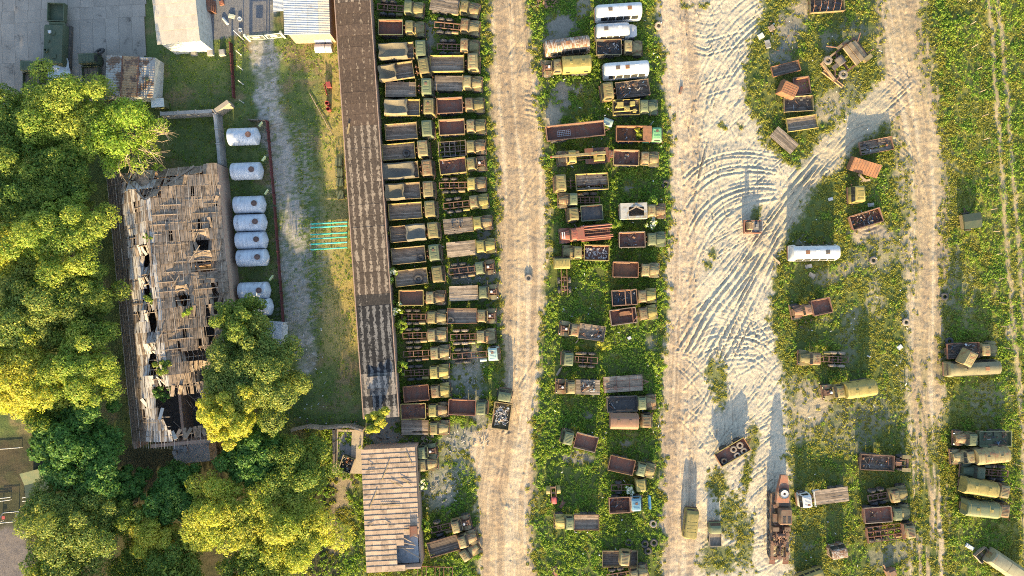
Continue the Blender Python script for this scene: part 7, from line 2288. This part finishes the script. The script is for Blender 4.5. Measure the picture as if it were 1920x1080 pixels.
part('tub', mesh(('skip_tub',), lambda m: (m.span(-1.1, 1.1, -.85, .85, 0, .08), m.span(-1.1, 1.1, -.9, -.85, 0, .9), m.span(-1.1, 1.1, .85, .9, 0, .9), m.span(-1.15, -1.1, -.9, .9, 0, .9), m.span(1.1, 1.15, -.9, .9, 0, .9)), darkgreen), r)
part('lip', mesh(('skip_lip',), lambda m: (m.span(-1.2, 1.2, .86, .98, .9, .97), m.span(-1.2, 1.2, -.98, -.86, .9, .97)), woodpale), r)
scrap_heap('rubbish', 'heap of coloured rubbish in the skip', (x, y, .5), math.radians(70), 1.9, 1.5, 70, 99, big=.3)
# boards in the small yard below the shed
for i, (px, py, rz_, l_) in enumerate([(838, 700, 1.5, 3.0), (1205, 548, -.7, 1.0), (1082, 640, .9, .7), (1080, 425, -1.0, .9)]):
    x, y = P(px, py, .3)
    o = part('plank', mesh(('oneplank', l_), lambda m: m.box((0, 0, .1), (l_, .14, .06)), woodpale), None, (x, y, zat(x, y) + .1), (0, 0, rz_))
    tag(o, ('long pale plank standing in weeds beside the gravel', 'short plank leaning behind the crossbar tipper', 'short pale plank below the tan plank bed', 'short plank above the red fire engine')[i], 'plank')
# broken concrete edge slabs below the long shed, bent frames at the bottom edge
x, y = P(815, 1074, .6)
r = empty('lattice_panel', (x, y, zat(x, y)), -.03)
tag(r, 'rusty lattice frame lying at the bottom edge of the lane', 'frame')
part('lattice', mesh(('lattice',), lambda m: ([m.span(-2.6, 2.6, y_ - .05, y_ + .05, .3, .42) for y_ in (-.8, .8)], [m.span(-2.6 + .65 * i, -2.52 + .65 * i, -.75, .75, .3, .4) for i in range(9)]), rustm), r)
x, y = P(1058, 528, .8)
r = empty('stripped_chassis', (x, y, zat(x, y)), math.radians(-88))
tag(r, 'stripped chassis in weeds hanging below the beige cab', 'chassis')
body_chassis(r, 4.4, 1.6, .4)
axle_set(r, (-.2, 1.2), .8, .5)
x, y = P(1164, 914, .9)
r = empty('stripped_chassis', (x, y, zat(x, y)), math.radians(2))
tag(r, 'dark stripped chassis left of the rib-roofed yellow cab', 'chassis')
body_chassis(r, 2.9, 1.4, .4)
axle_set(r, (-.3,), .75, .5)
x, y = P(1670, 1072, .8)
r = empty('rusty_pump', (x, y, zat(x, y)), .4)
tag(r, 'rusty pump unit at the bottom edge beside grey soil', 'pump')
part('block', mesh(('pump',), lambda m: (m.box((0, -.2, .5), (1.3, 1.0, .9)), m.box((.1, -.2, 1.0), (.8, .6, .3)), m.bar((-.4, .3, .5), (-.5, 1.3, .6), .12), m.lathe([(0, .1), (.35, .1), (.35, -.1), (0, -.1)], 'x', (.7, 0, .6), 12)), rustpk), r)
for lb, px, py in (('rust-brown lorry scrap cut by the top edge beside the lane', 1022, 0),):
    x, y = P(px, py, .8)
    scrap_heap('scrap', lb, (x, y, .2), 0, 3.2, 1.6, 40, 5, rustpk, big=.5)

for lb, px, py, l, w_, n, sd in (('white flecks of litter among the middle lot weeds', 1135, 540, 17, 80, 110, 41), ('white flecks of litter around the shed-side trucks', 820, 500, 14, 70, 60, 42), ('white flecks of litter on the right lot grass', 1590, 560, 22, 80, 70, 43), ('pale flecks of litter on the base lawn', 560, 700, 8, 14, 50, 44)):
    x, y = P(px, py)
    scrap_heap('litter_flecks', lb, (x, y, .15), 0, l, w_, n, sd, rubb if sd == 42 else white, big=.17, zspread=.5 if sd < 44 else .1, cat='litter')

# ================================================================== trees and weeds
L_oak = leafmat('mid_green_leaves', (0.095, 0.175, 0.03, 1), (0.21, 0.255, 0.04, 1), (0.32, 0.33, 0.05, 1), .38)
L_yel = leafmat('yellow_green_leaves', (0.30, 0.37, 0.05, 1), (0.50, 0.46, 0.07, 1), (0.52, 0.46, 0.09, 1), .48)
L_dark = leafmat('dark_green_leaves', (0.055, 0.135, 0.025, 1), (0.085, 0.18, 0.03, 1), (0.13, 0.21, 0.035, 1), .3)
L_grey = leafmat('grey_green_leaves', (0.105, 0.175, 0.038, 1), (0.23, 0.26, 0.05, 1), (0.34, 0.34, 0.07, 1), .38)
L_yel3 = leafmat('sunny_green_leaves', (0.26, 0.34, 0.05, 1), (0.46, 0.45, 0.075, 1), (0.50, 0.46, 0.09, 1), .48)
L_yel2 = leafmat('fresh_green_leaves', (0.17, 0.27, 0.04, 1), (0.34, 0.38, 0.06, 1), (0.42, 0.42, 0.08, 1), .42)
L_lime = leafmat('lime_green_leaves', (0.24, 0.38, 0.05, 1), (0.33, 0.41, 0.06, 1), (0.30, 0.33, 0.08, 1), .5)


def tree(label, px, py, rpx, h, leaves, n=15000, seed=0, squash=.9, gaps=.0, leafsize=.24, blobs=74, name='tree', trunk=True, hc=None, low=.22):
    """crown seen at (px, py) with radius rpx; h is the height of its top"""
    r_ = np.random.default_rng(seed + 100)
    q = random.Random(seed)
    hc = hc or h * .66
    R = rpx * 1.1 * S * (1 - hc / H)
    x0, y0 = P(px, py, hc)
    z0 = zat(x0, y0) if abs(x0) < 78 else 0
    root = empty(name, (x0, y0, z0))
    tag(root, label, 'tree' if h > 3 else 'bush')
    zlo = h * low
    zc = (h + zlo) / 2
    zr = (h - zlo) / 2
    # clumps of foliage through the crown
    cs, rs_ = [], []
    for i in range(blobs):
        u = r_.normal(size=3)
        u /= np.linalg.norm(u)
        if u[2] < -.5:
            u[2] *= -.6
        k = r_.uniform(.45, .92)
        lob = 1 + .16 * math.sin(3 * math.atan2(u[1], u[0]) + seed) + .08 * math.sin(7 * math.atan2(u[1], u[0]) + 2 * seed)
        br = r_.uniform(.12, .27) * R
        cs.append((u[0] * (R * k * lob - br * .35), u[1] * (R * k * lob - br * .35) * squash ** .3, zc + u[2] * max(.3, zr * k - br * .25)))
        rs_.append(br)
    cs = np.array(cs)
    rs_ = np.array(rs_)
    wgt = rs_ ** 2
    idx = r_.choice(len(cs), size=n, p=wgt / wgt.sum())
    d = r_.normal(size=(n, 3))
    d /= np.linalg.norm(d, axis=1, keepdims=True)
    d[:, 2] = np.where(d[:, 2] < -.25, -d[:, 2], d[:, 2])
    rad = rs_[idx] * (r_.uniform(.45, 1.0, n) ** .5) * (1 + .16 * np.sin(d[:, 0] * 7 + idx) * np.sin(d[:, 1] * 6 + idx * 2))
    pos = cs[idx] + d * rad[:, None] * np.array([1, 1, .8])
    nrm = d + r_.normal(size=(n, 3)) * .55
    nrm[:, 2] += .25
    sz = r_.uniform(.6, 1.25, n) * leafsize
    v, f = leaf_quads(pos, nrm, sz)
    cr = part('crown', np_mesh('crown', v, f, leaves), root)
    if trunk:
        tr_ = max(.08, h * .016)
        m = MB()
        m.bar((0, 0, -.3), (.1, .05, h * .3), tr_, tr_ * .8, 9)
        m.bar((.1, .05, h * .3), (0, 0, h * .62), tr_ * .8, tr_ * .4, 8)
        part('trunk', m.mesh('trunk', bark), root)
        m = MB()
        for k in range(min(14, blobs)):
            t = cs[k]
            b = Vector((0, 0, h * q.uniform(.25, .5)))
            e = Vector(t)
            mid_ = b.lerp(e, .5) + Vector((q.uniform(-.4, .4), q.uniform(-.4, .4), .3))
            m.bar(b, mid_, tr_ * .4, tr_ * .26, 6)
            m.bar(mid_, e, tr_ * .26, tr_ * .08, 6)
            for _ in range(3):
                e2 = e + Vector((q.uniform(-1, 1), q.uniform(-1, 1), q.uniform(-.2, .8))) * rs_[k] * .8
                m.bar(mid_.lerp(e, .7), e2, tr_ * .13, tr_ * .04, 5)
        part('branches', m.mesh('branches', bark), root)
    return root


TREES = [
    ('bushy mid-green tree overhanging the slab yard', 118, 212, 100, 11.5, L_yel2, 20000),
    ('bright lime tree with bare twigs above the ruin', 236, 248, 80, 10.5, L_lime, 7500),
    ('dark tree at the left edge under the slab yard', 20, 235, 80, 10.5, L_oak, 12000),
    ('sunlit-edged tree at the left edge, beside the ruin top', 40, 350, 84, 13, L_oak, 15000),
    ('mid-green tree touching the ruin roof corner', 112, 330, 68, 11, L_oak, 12000),
    ('spreading grey-green tree left of the ruin', 110, 452, 96, 14.5, L_yel2, 20000),
    ('yellow-topped tree at left edge beside the ruin middle', 10, 470, 70, 14.5, L_yel, 11000),
    ('dark tree leaning on the ruin west wall', 140, 560, 76, 12.5, L_oak, 14000),
    ('grey-green tree at the left edge level with the tanks', 60, 580, 92, 14.5, L_grey, 17000),
    ('bright yellow-green tree at the left edge', 36, 705, 92, 15.5, L_yel, 18000),
    ('mid-green tree left of the collapsed gable', 150, 690, 84, 14, L_yel2, 16000),
    ('dense dark green tree below the ruin', 145, 840, 96, 12.5, L_dark, 22000),
    ('grey-green willow-like tree near the lower left', 135, 985, 100, 13, L_grey, 20000),
    ('yellow-tipped tree at the bottom left edge', 110, 1065, 70, 11, L_oak, 10000),
    ('small yellow tree between the lower left trees', 285, 1000, 50, 9, L_yel, 8000),
    ('dark small tree beside the ruin south wall', 232, 905, 44, 8, L_dark, 7000),
    ('dark understorey tree below the concrete annex', 330, 935, 62, 8.5, L_dark, 9000),
    ('big mid-green tree right of the ruin', 480, 700, 102, 12.5, L_grey, 26000),
    ('round bright-green tree beside the lowest tanks', 450, 600, 50, 12, L_oak, 9000),
    ('yellow-edged tree against the ruin south end', 432, 775, 60, 14, L_yel, 12000),
    ('tall tree above the bottom centre-left grove', 555, 880, 76, 8.5, L_oak, 14000),
    ('sunlit yellow-green tree at the bottom centre-left', 535, 990, 102, 9, L_yel3, 24000),
    ('yellow-green tree left of the bottom grove', 405, 965, 80, 11, L_yel3, 16000),
    ('tree at the bottom edge below the grove', 480, 1080, 80, 9, L_oak, 12000),
    ('dark thicket tree hidden between ruin and grove', 470, 860, 60, 9, L_dark, 8000),
    ('mid-green tree between the yellow tree and dense dark tree', 95, 775, 62, 11, L_oak, 9000),
    ('low green tree below the lower left willow-like tree', 215, 965, 55, 9, L_oak, 8000),
    ('low tree at the bottom edge left of the grove', 330, 1060, 62, 9, L_oak, 8000),
    ('low dark thicket at the bottom edge under the lower left trees', 262, 1060, 55, 6, L_oak, 6000),
    ('small dark tree between slab yard trees and ruin', 128, 395, 58, 9, L_oak, 8000),
]
for i, (lb, px, py, r_, h, lm, n) in enumerate(TREES):
    tree(lb, px, py, r_, h, lm, int(n * 2.3), seed=i, leafsize=.155 if lm is not L_dark else .21)
# bare twigs round the lime tree
t = find('bright lime tree')
q = random.Random(4)
dead = timber('pale_dead_wood', (.36, .28, .19, 1), (.3, .23, .15, 1), (.16, .12, .08, 1), axis=2)
for k in range(34):
    m = MB()
    a = q.uniform(-1.9, .35) + (math.pi if k % 9 == 0 else 0)
    l_ = q.uniform(4.2, 6.6)
    p0 = Vector((math.cos(a) * 2.2, math.sin(a) * 2.2, 6.2))
    p1 = Vector((math.cos(a + q.uniform(-.2, .2)) * l_ * .75, math.sin(a) * l_ * .75, 7.0 + q.uniform(-.8, .8)))
    p2 = Vector((math.cos(a + q.uniform(-.25, .25)) * l_, math.sin(a + q.uniform(-.2, .2)) * l_, 7.2 + q.uniform(-1, 1)))
    m.bar(p0, p1, .08, .05, 5)
    m.bar(p1, p2, .05, .018, 5)
    for _ in range(3):
        m.bar(p1.lerp(p2, q.uniform(.1, .8)), p2 + Vector((q.uniform(-1, 1), q.uniform(-1, 1), q.uniform(-.4, .4))), .03, .012, 4)
    part('bare_twig', m.mesh('bare_twig', dead), t)

# trees beyond the foot of the picture whose shadows reach into it
for i, (px, py, r_, h) in enumerate([(-75, 330, 90, 13.5), (300, 1180, 110, 13), (140, 1200, 100, 13), (-70, 620, 100, 14)]):
    tree(('tree standing left of the frame below the slab yard', 'tree standing below the frame under the grove', 'tree standing below the frame at the left', 'tree standing left of the frame level with the tanks')[i], px, py, r_, h, L_oak, 7000, seed=60 + i, leafsize=.3)

BUSH = [('round yellow-green bush on the end of the long shed', 706, 791, 30, 6.6, L_yel, 5600), ('flowering elder bush behind the fourteenth shed-side truck', 730, 513, 17, 2.6, L_lime, 1500), ('flowering elder bush behind the yellowish tipper', 736, 580, 18, 2.4, L_lime, 1300),
        ('leafy bush behind the twelfth shed-side truck', 722, 432, 10, 2.2, L_lime, 700), ('white-flowered bush by the pale camouflaged truck', 1222, 418, 15, 2.2, L_lime, 1100), ('bright bush above the pale camouflaged truck', 1223, 376, 14, 2.4, L_lime, 1000),
        ('pale bush below the camouflaged truck tail', 1158, 420, 12, 1.8, L_lime, 700), ('shrub growing inside the rust-orange tipper', 1200, 250, 14, 2.4, L_yel, 900), ('bright weed bush at the right edge of the middle lot', 1237, 688, 13, 1.8, L_lime, 700),
        ('bright bush beside the dark rib-roofed truck', 1133, 648, 14, 1.8, L_yel, 900), ('small bush on the ruin roof top edge', 298, 314, 11, 6.2, L_lime, 700), ('bush growing through the ruin roof, upper', 280, 443, 14, 8.4, L_oak, 700), ('bush growing through the ruin roof, middle', 285, 560, 13, 8.2, L_oak, 600),
        ('bush growing through the ruin roof above the hole', 310, 690, 21, 8.4, L_oak, 1300), ('dark bush inside the collapsed end of the ruin', 300, 735, 22, 6.0, L_dark, 1600), ('small bush on the east slope of the ruin', 352, 585, 11, 7.4, L_lime, 500),
        ('white-flowered bush beside the sheet-roofed shed', 790, 910, 14, 2.4, L_lime, 1100), ('bush at the bottom right of the sheet-roofed shed', 795, 990, 13, 2.0, L_lime, 900), ('white-flowered bush on the stripped chassis', 1180, 918, 11, 1.8, L_lime, 700),
        ('yellow bush behind the sixteenth shed-side chassis', 752, 610, 14, 2.0, L_lime, 900), ('tall weed bush behind the nineteenth shed-side chassis', 752, 690, 14, 2.0, L_lime, 900)]
for i, (lb, px, py, r_, h, lm, n) in enumerate(BUSH):
    tree(lb, px, py, r_, h, lm, n, seed=200 + i, leafsize=.15, blobs=16, name='bush', hc=h * .8, low=.1 if h < 3 else .62 if 'ruin' in lb else .5)

# ---- white elder blossom on the flowering bushes
fm = worn('white_blossom', (.62, .6, .45, 1), (.56, .55, .4, 1), (.5, .5, .35, 1), .1)
for o in [o for o in bpy.data.objects if o.parent is None and ('flower' in o.get('label', '')) and o.name.startswith('bush')]:
    cr = [c for c in o.children if c.name.startswith('crown')][0]
    n_ = len(cr.data.vertices) // 3
    co = np.empty(n_ * 9, dtype=np.float32)
    cr.data.vertices.foreach_get('co', co)
    co = co.reshape(n_, 3, 3).mean(1)
    top = co[np.argsort(-co[:, 2])[:n_ // 2]]
    pk = top[rng.choice(len(top), min(len(top), 90), replace=False)] + np.array([0, 0, .12])
    v, f = leaf_quads(pk, np.tile([0, -.2, 1.0], (len(pk), 1)) + rng.normal(size=(len(pk), 3)) * .3, rng.uniform(.08, .16, len(pk)), .9)
    part('blossom', np_mesh('blossom', v, f, fm), o)

# ---- weeds: tufts of leaves wherever the ground is not driven bare
W_lush = leafmat('lush_weed_leaves', (0.125, 0.25, 0.032, 1), (0.27, 0.345, 0.045, 1), (0.31, 0.36, 0.06, 1), .44, .18)
W_dry = leafmat('dry_grass_leaves', (0.215, 0.245, 0.038, 1), (0.30, 0.275, 0.052, 1), (0.27, 0.265, 0.06, 1), .42, .18)
W_lawn = leafmat('lawn_blades', (0.055, 0.075, 0.018, 1), (0.10, 0.095, 0.03, 1), (0.14, 0.12, 0.04, 1), .25, .2)

openness = np.clip(1 - np.maximum(np.maximum(sand, bare), twin * .9) * 1.05, 0, 1)
dens_n = fbm(XX * .33, YY * .33, 141, 4)
hgt_n = fbm(XX * .45 + 31, YY * .45, 151, 4)


PER = []


def tufts(name, label, x0, x1, y0, y1, per_m2, lush_bias, hmax, leaf=(.075, .16), lv=(9, 17), fade=None, spread=(.16, .42)):
    """photograph-pixel window, tufts per square metre of open ground"""
    wx0, wy1 = P(x0, y0)
    wx1, wy0 = P(x1, y1)
    area = (wx1 - wx0) * (wy1 - wy0)
    n = int(area * per_m2)
    PER.append((name, n))
    x = rng.uniform(wx0, wx1, n)
    y = rng.uniform(wy0, wy1, n)
    op = smp(openness, x, y) * np.clip(.35 + 1.1 * (smp(dens_n, x, y) - .25) * 2, .12, 1)
    if fade is not None:
        op = op * fade(x / S + 960, 540 - y / S)
    keep = rng.random(n) < op
    x, y, op = x[keep], y[keep], op[keep]
    n = len(x)
    sd = smp(np.maximum(sand, bare), x, y)
    # more sand nearby means drier, lower growth
    near = np.zeros(n)
    for dx, dy in ((2.0, 0), (-2.0, 0), (0, 1.2), (0, -1.2), (1.0, 0), (-1.0, 0)):
        near += smp(sand, x + dx, y + dy) / 5
    dryp = np.clip(1 - lush_bias + .55 * near + .5 * sd + (smp(hgt_n, x, y) - .5) * -1.4, 0, 1)
    dry = dryp + rng.normal(size=n) * .10 > .52
    hh = hmax * np.clip((smp(hgt_n, x, y) - .25) * 2.2, .12, 1.3) * rng.uniform(.5, 1.3, n) * (1 - .5 * np.clip(near + sd, 0, 1))
    for flag, mat, nm, lb in ((False, W_lush, name, label), (True, W_dry, 'dry_' + name, 'dry yellowing ' + label)):
        s_ = np.where(dry == flag)[0]
        if len(s_) < 20:
            continue
        cnt = rng.integers(int(lv[0] * 1.5), int(lv[1] * 1.6), len(s_))
        idx = np.repeat(s_, cnt)
        k = len(idx)
        rad = rng.uniform(spread[0], spread[1], n)[idx]
        ang = rng.uniform(0, 2 * math.pi, k)
        rr_ = np.sqrt(rng.random(k)) * rad
        px_, py_ = x[idx] + rr_ * np.cos(ang), y[idx] + rr_ * np.sin(ang)
        up = (1 - (rr_ / rad) ** 2 * .6) * rng.uniform(.35, 1.0, k)
        pz = smp(Z, px_, py_) + .02 + hh[idx] * up
        nrm = np.stack([np.cos(ang) * .55, np.sin(ang) * .55, np.full(k, .75)], 1) + rng.normal(size=(k, 3)) * .45
        sz = rng.uniform(leaf[0], leaf[1], k)
        v, f = leaf_quads(np.stack([px_, py_, pz], 1), nrm, sz)
        o = part(nm, np_mesh(nm, v, f, mat))
        tag(o, lb, 'weeds', kind='stuff')


tufts('weeds', 'weeds growing round the trucks between long shed and lane', 690, 945, -10, 1090, 6.5, .75, .55)
tufts('weeds', 'weeds filling the middle lot between the two sandy tracks', 985, 1262, -10, 1090, 7.0, .78, .55)
tufts('weeds', 'weeds and grass across the right lot around the bus', 1262, 1790, -10, 1090, 6.5, .38, .32, leaf=(.07, .15), lv=(7, 12))
tufts('tall_grass', 'tall grass of the far right field', 1760, 1930, -10, 1090, 9.0, .5, .42, leaf=(.07, .15), lv=(7, 12))
tufts('weeds', 'weeds left of the sheet-roofed shed at the bottom', 560, 700, 800, 1090, 5.0, .7, .7, fade=lambda a, b: np.clip((a - 560) / 40, 0, 1))
tufts('lawn_grass', 'short lawn grass round the silver tanks and path', 300, 668, 70, 800, 4.0, .65, .10, leaf=(.05, .1), lv=(5, 9), fade=lambda a, b: (1 - .9 * smp(np.maximum(track, asph), (a - 960) * S, (540 - b) * S)) * (a < 655 + (b - 400) * .06))
